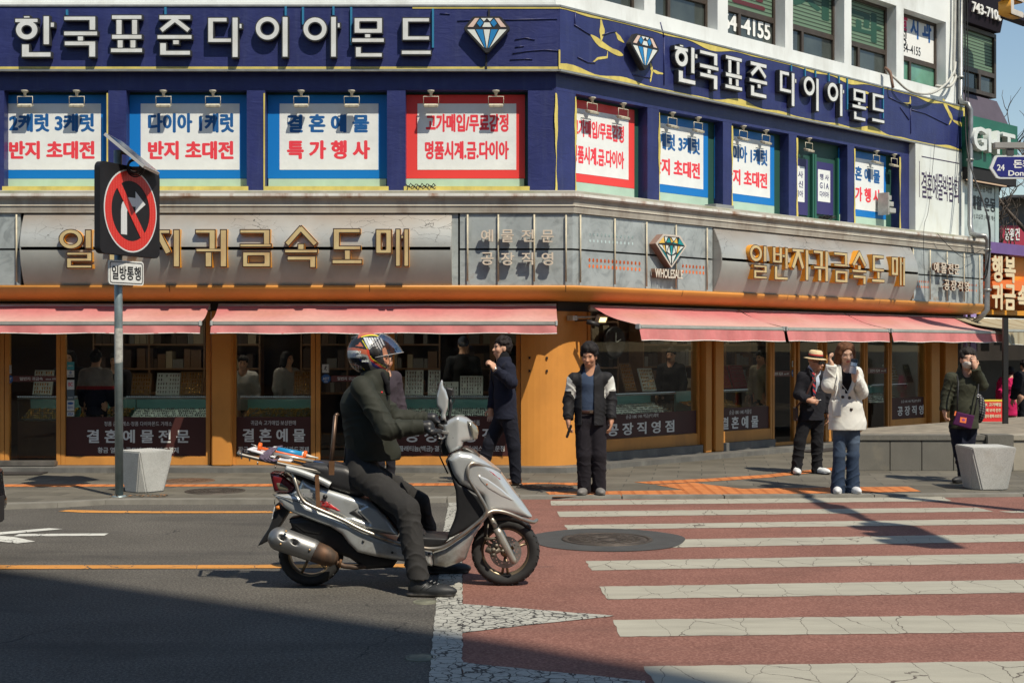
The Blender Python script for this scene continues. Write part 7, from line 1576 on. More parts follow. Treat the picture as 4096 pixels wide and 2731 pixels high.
B.top('navy_jacket', (.013, .015, .027), B.p(*zB(1620, 950)), .160, .178, .80, arm=(.074, .068, .055), fold=.007, ph=4., open_=[(B.J['chest']+B.tf*.17-V3(0, 0, .12), (.05, .12, .42), boxM(np.cross(B.tf, V3(0, 0, 1)), B.tf, V3(0, 0, 1)))], collar=[(-.055, .100), (-.04, .094)], neck_r=.080)
decal(B, 'pocket_flap', [B.on(*zB(x, y), .0) for x, y in ((1545, 778), (1652, 782), (1650, 812), (1548, 808))], .004, flat('navy_flap', (.010, .012, .026), .8))
wt = MB(); wc_ = B.J['wa']+unit(B.J['wa']-B.J['ea'])*.012; wt.lathe(wc_, B.J['wa']-B.J['ea'], [(.030, -.008), (.034, -.008), (.034, .008), (.030, .008)], 18); wt.build('wristwatch', flat('watch_steel', (.5, .48, .42), .25, .9), B.o)
# ---------------------------------------------------------------- woman in the white blazer
def zC(x, y): return (2800+x*.5102, 1250+y*.5102)
C = Person('person', 'woman in a white blazer and flared jeans looking at a folding phone', 14.36, 3382)
C.tf = unit(V3(.10, -1, 0)); C.wk = .95; C.ft = {'a': V3(-.25, -1, 0), 'b': V3(.12, -1, 0)}
Jset(C, {'neck': (*zC(1132, 440), .02), 'chest': (*zC(1140, 530), .02), 'pelvis': (*zC(1150, 860), .02), 'sa': (*zC(1062, 478), .02), 'sb': (*zC(1222, 474), .02), 'ea': (*zC(1008, 560), -.02), 'eb': (*zC(1268, 628), -.02), 'wa': (*zC(1030, 408), -.08), 'wb': (*zC(1212, 512), -.22), 'ha': (*zC(1095, 880), .02), 'hb': (*zC(1205, 880), .02), 'ka': (*zC(1090, 1120), .0), 'kb': (*zC(1200, 1120), .0), 'fa': (*zC(1078, 1365), .03), 'fb': (*zC(1195, 1372), .03)})
C.frame(C.p(*zC(1142, 318), -.02), (.12, -.93, -.30), (-.04, -.25, 1)); C.skin = V3(.54, .335, .235); C.pal.update(hk=.94, lips=V3(.42, .10, .09), brow=V3(.14, .08, .05))
C.body([dict(w=C.J['wa'], d=(-.30, -.05, .95), n=(.75, -.2, .3), side=1, curl=1.0, k=.92), dict(w=C.J['wb'], d=(-.1, -.15, 1), n=(-.35, .9, 0), side=-1, curl=.85, k=.92)])
C.hair('bob', (.105, .044, .020), 2)
def colJ(V):
    n = .5+.5*np.sin(V[:, 2]*17+2*np.sin(V[:, 0]*15)); w_ = np.exp(-((V[:, 2]-.62)/.16)**2)[:, None]; return V3(.026, .042, .075)*(1-w_*.0)+(V3(.085, .115, .16)-V3(.026, .042, .075))*w_*(.35+.5*n[:, None])
C.trousers(colJ, .077, .062, .080, .006, ph=3., name='jeans', hem=.09)
C.shoes((.55, .56, .57), .25, .044, (.62, .62, .60))
C.top('black_top', (.012, .010, .011), C.p(*zC(1140, 700)), .128, .13, .70, sleeves=False, fold=.002, neck_r=.058, sh=.055)
def cx_(sd):
    sd.cap(C.p(*zC(1140, 760), .02), C.p(*zC(1158, 870), .02), .180, .205, .05, sq=(C.tf, .62)); sd.cap(C.J['ea']+V3(-.0, -.02, -.02), C.J['ea']+V3(.03, 0, .04), .080, .075, .03)
def colB(V):
    n = np.sin(V[:, 2]*31+V[:, 0]*9)*.02; return V3(.60, .60, .555)+n[:, None]
C.top('white_blazer', colB, C.p(*zC(1150, 918)), .150, .182, .74, arm=(.069, .067, .061), fold=.007, ph=5., extra=cx_, open_=[(C.J['chest']+V3(-.005, -.17, .07), (.055, .12, .16), boxM((1, 0, .0), (0, 1, 0), (0, 0, 1))), (C.J['chest']+V3(.0, -.17, -.085), (.030, .12, .05), None)], collar=[(-.015, .092), (.0, .088)], neck_r=.070)
LAP = mat('lapel_white', (.60, .60, .56), .85, var=.04, vs=6)
zf = -.155
for pts in ([(1082, 430), (1100, 470), (1145, 560), (1172, 640), (1108, 560), (1120, 540), (1085, 520)], [(1170, 400), (1182, 450), (1180, 560), (1155, 650), (1228, 700), (1200, 600), (1215, 560), (1205, 470)]):
    decal(C, 'lapel', [C.on(*zC(x, y), .003) for x, y in pts], .004, LAP, th=.006)
for x, y in ((1119, 661), (1171, 668), (1185, 758)):
    mb = MB(); c = C.on(*zC(x, y), -.002); mb.lathe(c, (0, -1, 0), [(0, .012), (.015, .012), (.017, .006), (.016, -.01)], 16); mb.build('button', flat('button_dark', (.03, .02, .015), .3), C.o)
sd = SD(C.p(*zC(1070, 770), -.17)-.2, C.p(*zC(1070, 770), -.17)+.2, .006); sd.box(C.p(*zC(1068, 752), -.175), (.048, .022, .092), boxM((1, 0, .08), (0, 1, 0), (-.08, 0, 1)), rd=.018, k=.01); sd.noise(.003, 40, 1.)
bg_ = sd.mesh('shoulder_bag', CLOTH, C.o, (.56, .55, .50), smooth=1); mb = MB(); mb.tube([C.p(*zC(1050, 690), -.19), C.p(*zC(1076, 600), -.175), C.p(*zC(1080, 520), -.13), C.p(*zC(1078, 470), -.06)], .008, 6); mb.tube([C.p(*zC(1104, 690), -.19), C.p(*zC(1096, 600), -.175), C.p(*zC(1084, 530), -.13)], .006, 6); mb.build('strap', LAP, bg_)
ph_ = thing('phone', 'silver folding phone held up by the woman in the white blazer', 'phone', C.p(*zC(1205, 420), -.30)); PM = Matrix.Translation(C.p(*zC(1203, 422), -.285)) @ Matrix.Rotation(R(12), 4, 'Y') @ Matrix.Rotation(R(-12), 4, 'X')
mb = MB(PM); mb.box(-.036, .036, -.004, .004, .0, .082); mb.build('upper_half', flat('phone_silver', (.45, .44, .43), .15, .8), ph_, bevel=.004); mb = MB(PM); mb.box(-.036, .036, -.0045, .004, -.08, -.002); mb.build('lower_half', flat('phone_pinkish', (.42, .36, .34), .2, .6), ph_, bevel=.004); mb = MB(PM); mb.box(-.034, .034, -.0052, -.0042, .042, .079); mb.build('cover_screen', flat('phone_glass', (.01, .01, .012), .08), ph_)
mb = MB(); c = C.p(*zC(1010, 352), -.10)
# ---------------------------------------------------------------- man in the straw hat
D = Person('person', 'older man in a dark suit, sunglasses and straw hat smoking behind the woman', 16.6, 3230); zD = zC
D.tf = unit(V3(.35, -1, 0)); D.wk = .95; D.ft = {'a': V3(-.1, -1, 0), 'b': V3(.55, -1, 0)}
Jset(D, {'neck': (*zD(888, 462), .02), 'chest': (*zD(888, 540), .02), 'pelvis': (*zD(878, 800), .02), 'sa': (*zD(806, 500), .0), 'sb': (*zD(972, 506), .06), 'ea': (*zD(770, 640), -.02), 'eb': (*zD(1004, 650), .06), 'wa': (*zD(852, 688), -.20), 'wb': (*zD(1002, 790), .02), 'ha': (*zD(828, 830), .0), 'hb': (*zD(920, 830), .04), 'ka': (*zD(782, 1010), -.02), 'kb': (*zD(918, 1020), .02), 'fa': (*zD(752, 1208), .0), 'fb': (*zD(916, 1206), .03)})
D.frame(D.p(*zD(908, 388), -.02), (.72, -.68, -.10), (.05, -.05, 1)); D.skin = V3(.43, .225, .14); D.pal['hk'] = .95
D.body([dict(w=D.J['wa'], d=(.9, -.2, -.12), n=(.1, .9, -.5), side=1, curl=.95, k=.95), dict(w=D.J['wb'], d=(0, 0, -1), n=(-1, 0, 0), side=1, curl=.5)])
D.trousers((.012, .012, .014), .090, .072, .066, .007, ph=6., hem=.085)
D.shoes((.60, .62, .62), .28, .048, (.05, .05, .06))
D.top('shirt', (.40, .46, .55), D.p(*zD(880, 780)), .130, .135, .70, sleeves=False, fold=.002, neck_r=.054, collar=[(.0, .068), (.016, .066)], sh=.055)
D.top('suit_jacket', (.015, .015, .019), D.p(*zD(878, 842)), .158, .175, .74, arm=(.068, .064, .052), fold=.007, ph=7., open_=[(D.J['chest']+D.tf*.17-V3(.008, 0, -.01), (.026, .12, .13), boxM(np.cross(D.tf, V3(0, 0, 1)), D.tf, V3(0, 0, 1)))], collar=[(-.04, .096), (-.025, .09)], neck_r=.074)
tie = [(880, 470), (900, 470), (904, 560), (908, 640), (898, 660), (886, 640), (884, 560)]
def m_tie():
    t = NT('striped_tie').set(.6, 0, .3); w1 = t.n('TexWave', wave_type='BANDS', bands_direction='DIAGONAL'); w1.inputs['Scale'].default_value = 9; t.l(t.co(), w1.inputs['Vector']); t.col(t.mix(t.ramp(w1.outputs['Fac'], [(.55, 0.), (.6, 1.)]), (.02, .03, .06), (.50, .04, .045))); return t.m
decal(D, 'tie', [D.p(*zD(x, y), -.128) for x, y in tie], .0, m_tie(), th=.006)
for pts in ([(850, 430), (868, 470), (884, 560), (862, 600), (840, 520), (852, 500), (836, 480)], [(926, 470), (936, 520), (930, 600), (915, 650), (952, 560), (946, 500)]): decal(D, 'lapel', [D.on(*zD(x, y), .0) for x, y in pts], .004, flat('suit_lapel', (.010, .010, .013), .7))
mb = MB(); mb.tube([D.p(*zD(x, y), d_) for x, y, d_ in ((925, 470, -.06), (905, 500, -.15), (868, 570, -.155), (838, 640, -.15), (790, 700, -.12), (755, 740, -.08))], .013, 6); mb.build('bag_strap', flat('strap_brown', (.055, .022, .016), .5), D.o)
sd = SD(D.p(*zD(750, 790), -.02)-.2, D.p(*zD(750, 790), -.02)+.2, .007); sd.box(D.p(*zD(749, 795), -.03), (.022, .07, .085), rd=.018); sd.mesh('satchel', LEATH, D.o, (.035, .018, .016), smooth=1)
hat = thing('straw_hat', 'cream straw hat with red and black band on the smoking man', 'hat', D.hp(0, -.01, .06)); ax3 = Vector(unit(D.hu+D.hf*.02)); hc_ = Vector(D.hp(0, -.012, .050, .95))
mb = MB(); mb.lathe(hc_, ax3, [(.082, .0), (.14, -.008), (.142, -.004), (.10, .004), (.090, .006), (.087, .05), (.080, .085), (.06, .098), (.035, .092), (.0, .088)], 36); STRAW = mat('straw', (.60, .47, .27), .75, var=.1, vs=30, bump=.4, bs=180); mb.build('crown', STRAW, hat)
mb = MB(); mb.lathe(hc_, ax3, [(.0915, .008), (.0895, .036)], 36); mb.build('black_band', flat('band_black', (.015, .015, .015), .7), hat); mb = MB(); mb.lathe(hc_, ax3, [(.0905, .036), (.0885, .052)], 36); mb.build('red_band', flat('band_red', (.5, .03, .03), .7), hat)
mb = MB()
for sx in (-1, 1): mb.M = Matrix.Translation(D.hp(sx*.034, .092, .0, .95)) @ Matrix(np.stack([D.hr, D.hf, D.hu], 1).tolist()).to_4x4(); mb.box(-.028, .028, -.012, .006, -.016, .016); mb.M = Matrix(); mb.tube([D.hp(sx*.062, .088, .008, .95), D.hp(sx*.080, .0, .004, .95)], .004, 6)
mb.build('sunglasses', flat('sunglass_black', (.008, .008, .008), .15, spec=.7), D.o)
mb = MB(); a = D.p(*zD(912, 692), -.24); mb.cyl(a, a+V3(.05, -.03, .015), .004, 8); mb.build('cigarette', flat('cig_white', (.7, .68, .62), .7), D.o)
mb = MB(); mb.lathe(D.hp(.0, .0, -.02, 1.), D.hr, [(.0, .088), (.008, .086), (.012, .076), (.012, .07)], 12) if False else mb.tube([D.hp(-.082, .004, -.02), D.hp(-.084, .016, -.045)], .007, 8); mb.build('earphone', BLK, D.o)
# smoke puff
sm = MB(); c = Vector(D.hp(.01, .15, -.10)); sm.lathe(c-Vector((0, 0, .05)), (.35, -.1, 1), [(.0, 0), (.03, .02), (.042, .05), (.03, .085), (.012, .11), (.0, .12)], 16)
t = NT('smoke'); t.t.nodes.remove(t.b); vp = t.n('VolumePrincipled'); vp.inputs['Color'].default_value = (.8, .85, .9, 1); nz = t.noise(38, 5, .65); t.l(t.ramp(nz, [(.42, 0.), (.62, 1.)]), vp.inputs['Density']); t.l(t.math('MULTIPLY', t.ramp(nz, [(.42, 0.), (.62, 1.)]), 22.), vp.inputs['Density']); t.l(vp.outputs[0], t.out.inputs[1])
so_ = sm.build('smoke', t.m); tag(so_, 'small puff of pale cigarette smoke before the mouth of the man in the straw hat', 'smoke', kind='stuff')
# ---------------------------------------------------------------- woman with mask and purple bag
def zE(x, y): return (3400+x*.5421, 1200+y*.5421)
E = Person('person', 'woman in a dark green jacket and face mask shading her eyes, with a purple bag', 15.5, 3862)
E.tf = unit(V3(-.25, -1, 0)); E.wk = 1.0; E.ft = {'a': V3(-.9, -.6, 0), 'b': V3(-.5, -.9, 0)}
Jset(E, {'neck': (*zE(858, 540), .03), 'chest': (*zE(850, 640), .03), 'pelvis': (*zE(838, 900), .03), 'sa': (*zE(745, 575), .02), 'sb': (*zE(945, 565), .05), 'ea': (*zE(712, 700), .03), 'eb': (*zE(975, 628), -.02), 'wa': (*zE(698, 815), -.02), 'wb': (*zE(922, 498), -.14), 'ha': (*zE(790, 930), .02), 'hb': (*zE(882, 930), .04), 'ka': (*zE(810, 1110), .0), 'kb': (*zE(868, 1110), .05), 'fa': (*zE(850, 1288), .0), 'fb': (*zE(880, 1275), .10)})
E.frame(E.p(*zE(868, 440), -.02), (-.16, -.97, .10), (.08, 0, 1)); E.skin = V3(.50, .29, .20); E.pal['hk'] = .98
E.body([dict(w=E.J['wa'], d=(.05, -.1, -1), n=(1, 0, 0), side=-1, curl=.9, k=.92), dict(w=E.J['wb'], d=(-.12, -.05, 1), n=(-.25, .9, 0), side=-1, curl=.45, k=.92)])
E.hair('curly', (.022, .018, .016), 9)
E.trousers((.012, .014, .026), .092, .072, .062, .008, ph=8., hem=.085)
E.shoes((.018, .018, .02), .26, .047, (.015, .015, .015))
def colE(V): n = np.sin(V[:, 0]*21+V[:, 2]*13)*.08; return V3(.034, .036, .022)*(1+n[:, None])
E.top('green_jacket', colE, E.p(*zE(838, 945)), .152, .176, .80, arm=(.070, .066, .054), fold=.007, m=NYL, ph=9., collar=[(-.01, .10), (.01, .094), (.03, .088)], neck_r=.068)
sd = SD(E.hc-.2, E.hc+.2, .005); Mh = E.hM(); sd.ell(E.hp(0, .040, -.050, .98), (.062, .074, .062), Mh, .01); sd.cap(E.hp(0, .10, -.02), E.hp(0, .108, -.06), .016, .022, .02); sd.plane(E.hp(0, 0, -.008), E.hu+E.hf*.25); sd.ell(E.hp(0, -.06, -.05), (.09, .085, .12), Mh, .01, 's'); sd.mesh('face_mask', CLOTH, E.o, (.50, .46, .41), smooth=1)
bag = thing('handbag', 'small purple crossbody bag with an orange patch worn by the masked woman', 'bag', E.p(*zE(838, 890), -.20)); mb = MB(); Q = [E.p(*zE(x, y), -.185) for x, y in ((788, 822), (918, 852), (892, 954), (756, 916))]
sd = SD(np.min(Q, 0)-.06, np.max(Q, 0)+.06, .005); sd.panel([(p[0], p[2]) for p in Q], .02, .012, yc=E.Y-.185); sd.mesh('body', CLOTH, bag, (.060, .012, .055), smooth=1)
decal(E, 'patch', [E.p(*zE(x, y), -.207) for x, y in ((814, 862), (862, 868), (856, 908), (810, 900))], .0, flat('patch_orange', (.75, .17, .05), .6), bag); decal(E, 'zip_tag', [E.p(*zE(x, y), -.207) for x, y in ((776, 818), (786, 820), (778, 852), (768, 850))], .0, MATS['patch_orange'], bag)
decal(E, 'patch_emblem', [E.p(*zE(x, y), -.209) for x, y in ((826, 878), (838, 872), (850, 880), (846, 892), (830, 890))], .0, flat('patch_violet', (.25, .06, .25), .6), bag)
mb = MB(); mb.tube([E.p(*zE(790, 815), -.2), E.p(*zE(795, 700), -.2), E.p(*zE(800, 610), -.17), E.p(*zE(790, 560), -.09)], .009, 6); mb.tube([E.p(*zE(915, 845), -.19), E.p(*zE(940, 720), -.17), E.p(*zE(948, 620), -.1)], .009, 6); mb.build('strap', flat('strap_black', (.012, .012, .014), .6), bag)
mb = MB(); c = E.p(*zE(945, 706), -.185); mb.lathe(c, (0, -1, 0), [(.012, 0), (.018, .0), (.018, .008), (.012, .008), (.012, 0)], 14); mb.build('ring', HANDLE, bag)
sd = SD(E.p(*zE(960, 780), .1)-.3, E.p(*zE(960, 780), .1)+.3, .008); sd.ell(E.p(*zE(950, 800), .16), (.07, .12, .17)); sd.noise(.004, 40, 2); sd.mesh('backpack', CLOTH, E.o, lambda V: np.where((np.sin(V[:, 0]*130+V[:, 2]*90)*np.sin(V[:, 2]*120-V[:, 0]*60) > .2)[:, None], V3(.16, .16, .16), V3(.015, .015, .02)), smooth=1)
# ---------------------------------------------------------------- figures in and near the shop, seen dimly or in part
def bystander(label, Y0, px, top, scale, fwd, coat, trs, hairc=(.015, .012, .012), style='short', hem=.80, z0=SZ, col=None, puffy=0., skin=None, group=None, arms=None, tall=None):
    """standing figure placed by the photo row of the head's top; height follows from the floor"""
    P_ = Person('person', label, Y0, px, h=.011, z0=z0, group=group); X = (px-CX)/F*Y0; ztop = H-(top-HY)/F*Y0; S = (ztop-z0)/1.72; f = unit(V3(*fwd, 0)); r = V3(f[1], -f[0], 0); g = V3(X, Y0, z0); q = lambda x, y, z: g+r*x*S+f*y*S+V3(0, 0, z*S)
    P_.tf = f; P_.wk = S; P_.ft = {'a': f, 'b': f}; ar = arms or (((.22, .0, 1.12), (.23, .10, .88)), ((-.22, .0, 1.12), (-.23, .10, .88)))
    P_.J.update({'neck': q(0, -.01, 1.44), 'chest': q(0, 0, 1.26), 'pelvis': q(0, 0, .95), 'sa': q(.17, 0, 1.37), 'sb': q(-.17, 0, 1.37), 'ea': q(*ar[0][0]), 'wa': q(*ar[0][1]), 'eb': q(*ar[1][0]), 'wb': q(*ar[1][1]), 'ha': q(.09, 0, .90), 'hb': q(-.09, 0, .90), 'ka': q(.09, .02, .5), 'kb': q(-.09, .02, .5), 'fa': q(.09, 0, .09), 'fb': q(-.09, 0, .09)})
    P_.frame(q(0, .02, 1.60), (*f[:2], -.1)); P_.pal['hk'] = .95*S
    if skin is not None: P_.skin = V3(*skin)
    P_.body([dict(w=P_.J['w'+c], d=unit(P_.J['w'+c]-P_.J['e'+c]), n=-r if c == 'a' else r, side=1, curl=.6) for c in 'ab'])
    P_.hair(style, hairc, int(px)); P_.trousers(trs, .09*S, .07*S, .062*S); P_.shoes((.03, .03, .03), .26, .045)
    P_.top('coat' if hem < .7 else 'jacket', coat if col is None else col(q, S), q(0, 0, hem), (.155+puffy)*S, (.165+puffy)*S, .75, arm=(.072+puffy, .066+puffy, .05+puffy*.7), fold=.006+puffy*.35, neck_r=.062)
    return P_
bystander('customer seen from behind in a grey, red and navy jumper inside the left window', 17.33, 383, 1403, 1, (.05, 1), None, (.012, .012, .018), col=lambda q, S: (lambda V: np.select([((V[:, 2]-SZ)/S > 1.19)[:, None], ((V[:, 2]-SZ)/S > 1.13)[:, None]], [V3(.22, .20, .19), V3(.24, .02, .03)], V3(.015, .018, .035))), hem=.74)
SHG = 'people inside the shop'
bystander('clerk in a white shirt and dark waistcoat behind the second window counter', 18.3, 972, 1424, 1, (.1, -1), (.40, .39, .38), (.02, .02, .02), group=SHG); bystander('clerk with bobbed hair in a grey blouse leaning over the second window counter', 18.25, 1148, 1405, 1, (.8, -.6), (.25, .23, .22), (.02, .02, .02), style='bob', group=SHG)
bystander('man in a dark cap and black top seen from behind near the wall clock', 18.5, 1853, 1346, 1, (.1, 1), (.02, .021, .024), (.02, .02, .02), style='cap', hairc=(.03, .04, .06), group=SHG); bystander('clerk half hidden behind the sign pole in the left window', 18.35, 462, 1412, 1, (0, -1), (.02, .02, .025), (.02, .02, .02), group=SHG); bystander('clerk with dark hair at the left side of the left window', 18.35, 278, 1400, 1, (0, -1), (.02, .02, .022), (.02, .02, .02), group=SHG, style='bob')
bystander('clerk in black behind the counter near the track jacket man', 20.4, 2685, 1392, 1, (-.4, -1), (.022, .02, .02), (.02, .02, .02), group=SHG); bystander('clerk in a beige cardigan seen through the narrow window of the right facade', 21.3, 3045, 1405, 1, (-.7, -.6), (.26, .23, .16), (.02, .02, .02), group=SHG)
bystander('person in a dark puffer jacket and scarf standing on the pavement behind the rider', 15.6, 1540, 1405, 1, (.7, -.7), (.045, .036, .045), (.015, .015, .02), puffy=.012, z0=SWZ, hem=.82)
bystander('person in a bright pink hooded coat seen from behind by the parked cars', 23.5, 4040, 1472, 1, (.2, 1), (.52, .018, .105), (.03, .03, .035), puffy=.02, z0=SWZ, hem=.52, style='curly')
bystander('person in a long black coat beside the pink coat at the right edge', 22.8, 4100, 1440, 1, (-.3, 1), (.012, .012, .015), (.012, .012, .015), z0=SWZ, hem=.40, puffy=.01)
# ================================================================ SCOOTER
YS0 = 8.93
def q4(x, y, dy=-.10): p = at(900+.5527*x, 1650+.5527*y, YS0+dy); return (p.x, p.z)
def q3(x, y, dy=-.10): p = at(1300+.4464*x, 1250+.4464*y, YS0+dy); return (p.x, p.z)
def v4(x, y, dy): return at(900+.5527*x, 1650+.5527*y, YS0+dy)
def v3(x, y, dy): return at(1300+.4464*x, 1250+.4464*y, YS0+dy)
def m_silver(name, c, rough=.30):
    t = NT(name).set(rough, .5, .5, .45); g = t.ramp(t.noise(3.5, 6, .65), [(.3, .86), (.7, 1.08)]); d = t.ramp(t.noise(5, 6, .7), [(.56, 0.), (.74, .35)])
    sp = t.n('SeparateXYZ'); t.l(t.co(), sp.inputs[0]); low = t.ramp(sp.outputs[2], [(.24, 1.), (.45, 0.)])
    cc = t.mix(1.0, c, g, 'MULTIPLY'); cc = t.mix(d, cc, (.17, .15, .12)); t.col(t.mix(t.math('MULTIPLY', low, t.ramp(t.noise(9, 5, .7), [(.35, .1), (.65, .75)])), cc, (.20, .165, .125)))
    t.b.inputs['Roughness'].default_value = rough; return t.m
SIL = m_silver('scooter_silver', (.54, .56, .55)); BPL = mat('black_plastic', (.016, .016, .017), .45, var=.25, vs=8, bump=.1, bs=120); RUB = mat('scooter_tyre', (.020, .020, .020), .75, var=.3, vs=20, bump=.3, bs=70)
CHR = mat('chrome_tube', (.36, .335, .29), .40, .85, var=.15, vs=10, grime=((.16, .09, .05), .8, 9)); RIMG = mat('bronze_rim', (.20, .155, .10), .4, .7, var=.25, vs=12); STL_ = mat('dull_steel', (.32, .31, .29), .4, .8, var=.3, vs=12); RST = mat('rusty_strip', (.17, .085, .04), .7, .3, var=.35, vs=14); VIN = mat('seat_vinyl', (.026, .026, .027), .42, var=.2, vs=6, bump=.25, bs=160)
sc = thing('scooter', 'silver step through scooter with chrome guard bars stopped at the crossing', 'scooter', (-.65, YS0, 0))
def pan(name, poly, w_, m, rd=.03, conv=q4, dy=-.10, h=.007, yc=0., sm=2, par=None, cuts=()):
    P = [conv(x, y, dy) for x, y in poly]; xs = [p[0] for p in P]; zs_ = [p[1] for p in P]; wm = .26
    sd = SD((min(xs)-.04, YS0+yc-wm, min(zs_)-.04), (max(xs)+.04, YS0+yc+wm, max(zs_)+.04), h); sd.panel(P, w_, rd, yc=YS0+yc)
    for c in cuts: c(sd)
    return sd.mesh(name, m, par or sc, smooth=sm)
XA = lambda x: q4(x, 0)[0]
def w_apron(x, z): t = np.clip((x-XA(1650))/(XA(2235)-XA(1650)), 0, 1); return .205*(1-t**1.6)+.035*t**1.6-np.clip((q4(0, 850)[1]-z)/.22, 0, 1)*.05
apron = [(1615, 330), (1650, 292), (1700, 276), (1790, 290), (1880, 345), (1990, 430), (2080, 560), (2150, 650), (2205, 730), (2232, 768), (2200, 778), (2120, 752), (2040, 728), (1960, 718), (1905, 745), (1860, 800), (1810, 880), (1775, 960), (1745, 1055), (1700, 1080), (1600, 1116), (1505, 1100), (1500, 1000), (1600, 965), (1740, 880), (1850, 785), (1885, 700), (1862, 600), (1780, 550), (1700, 505), (1655, 440)]
pan('front_apron', apron, w_apron, SIL, .045)
pan('leg_shield', [(1606, 318), (1650, 440), (1700, 505), (1862, 600), (1887, 700), (1852, 787), (1640, 893), (1608, 897), (1658, 780), (1678, 690), (1672, 560), (1636, 440), (1598, 345)], .180, BPL, .02)
def w_floor(x, z): t = np.clip((XA(900)-x)/(XA(900)-XA(350)), 0, 1); return .172-.06*t
pan('floor_panel', [(1512, 998), (1505, 1102), (1250, 1060), (1100, 1034), (965, 1002), (900, 937), (850, 870), (770, 822), (680, 792), (560, 747), (480, 720), (420, 682), (345, 592), (470, 588), (540, 600), (600, 668), (850, 772), (1000, 846), (1250, 940), (1430, 973)], w_floor, SIL, .03)
def w_side(x, z): t = np.clip((XA(900)-x)/(XA(900)-XA(340)), 0, 1); return .158-.065*t**1.3
pan('side_panel', [(345, 588), (470, 584), (525, 535), (560, 470), (640, 520), (780, 558), (900, 596), (1050, 640), (1100, 680), (1180, 772), (1262, 886), (1100, 862), (1000, 842), (850, 768), (650, 680), (560, 612)], w_side, SIL, .04)
pan('side_scoop', [(845, 752), (930, 745), (1045, 790), (1060, 800), (960, 700), (1040, 656), (1105, 690), (1185, 780), (1250, 876), (1120, 850), (980, 818), (850, 768)], lambda x, z: w_side(x, z)+.012, SIL, .018); pan('scoop_slot', [(900, 716), (1010, 656), (1030, 652), (950, 700), (1045, 770), (1062, 788), (990, 762)], lambda x, z: w_side(x, z)+.006, BPL, .006)
pan('leg_shadow_tunnel', [(1035, 605), (1060, 645), (1190, 772), (1275, 892), (1450, 892), (1330, 760), (1150, 600)], .12, BPL, .04); pan('floor_mat', [(1250, 898), (1420, 888), (1600, 898), (1640, 890), (1570, 955), (1440, 970), (1250, 938)], .168, BPL, .012)  # tunnel panel is black to stand in for the leg's shadow
pan('seat', [(545, 372), (640, 358), (760, 366), (880, 384), (965, 425), (1015, 500), (1070, 560), (1055, 602), (970, 612), (870, 584), (770, 552), (690, 470), (600, 410)], lambda x, z: .15-.03*np.clip((x-XA(900))/.2, 0, 1), VIN, .055)
pan('under_seat', [(430, 400), (600, 405), (700, 470), (780, 556), (640, 535), (540, 500), (470, 450)], .11, BPL, .03)
pan('engine', [(455, 770), (560, 748), (700, 800), (860, 872), (965, 1000), (1100, 1032), (1255, 1062), (1210, 1128), (1010, 1140), (900, 1060), (760, 1010), (600, 960), (480, 850)], .085, BPL, .03); pan('airbox', [(450, 790), (600, 770), (720, 830), (700, 900), (560, 880)], .12, BPL, .02, yc=.03)
tl_ = pan('tail_light', [(318, 434), (400, 442), (468, 498), (513, 545), (470, 583), (352, 578), (333, 500)], lambda x, z: .105+0*x, flat('tail_lens_red', (.13, .012, .015), .12, spec=.7, coat=.6), .03); pan('clear_lens', [(352, 492), (420, 500), (478, 545), (462, 572), (380, 566)], .108, flat('tail_lens_grey', (.14, .13, .09), .15, spec=.7), .02, par=tl_)
pan('rear_mudguard', [(362, 660), (470, 690), (440, 742), (385, 830), (305, 935), (226, 974), (250, 930), (310, 840), (342, 760)], .075, BPL, .008); pan('number_plate', [(352, 668), (362, 672), (340, 775), (330, 778)], .085, mat('plate_white2', (.55, .56, .55), .5), .003)
mb = MB(); mb.cyl(v4(370, 690, -.10), v4(395, 684, -.10), .014, 10); mb.build('indicator', flat('amber_lens', (.5, .16, .02), .2), sc)
# red flash and maker's lettering on the side panel
pan('red_flash', [(692, 628), (742, 632), (800, 668), (858, 712), (800, 700), (770, 690), (700, 672)], lambda x, z: w_side(x, z)+.0035, flat('flash_red', (.50, .03, .035), .35), .003); pan('red_flash', [(690, 678), (740, 688), (770, 705), (700, 700)], lambda x, z: w_side(x, z)+.0035, flat('flash_orange', (.42, .07, .03), .35), .003)
TS = Matrix.Translation((0, YS0, 0)); wv_ = float(w_side(np.array([XA(620)]), np.array([0.]))[0])
a, b = q4(560, 622, -.12), q4(690, 572, -.12); lettering('neavy', TS, a[0], a[1], b[0], b[1], wv_+.022, flat('badge_silver', (.5, .5, .5), .3, .5), sc, bold=.05, depth=.003)
a, b = q4(700, 668, -.14), q4(768, 640, -.14); lettering('125', TS, a[0], a[1], b[0], b[1], wv_+.034, flat('badge_grey', (.3, .12, .12), .3, .3), sc, bold=.03, depth=.003)
mb = MB(); c = v4(724, 608, -.155); mb.lathe(c, (0, -1, 0), [(0, .012), (.014, .01), (.016, .0)], 14); mb.build('key_lock', BPL, sc)
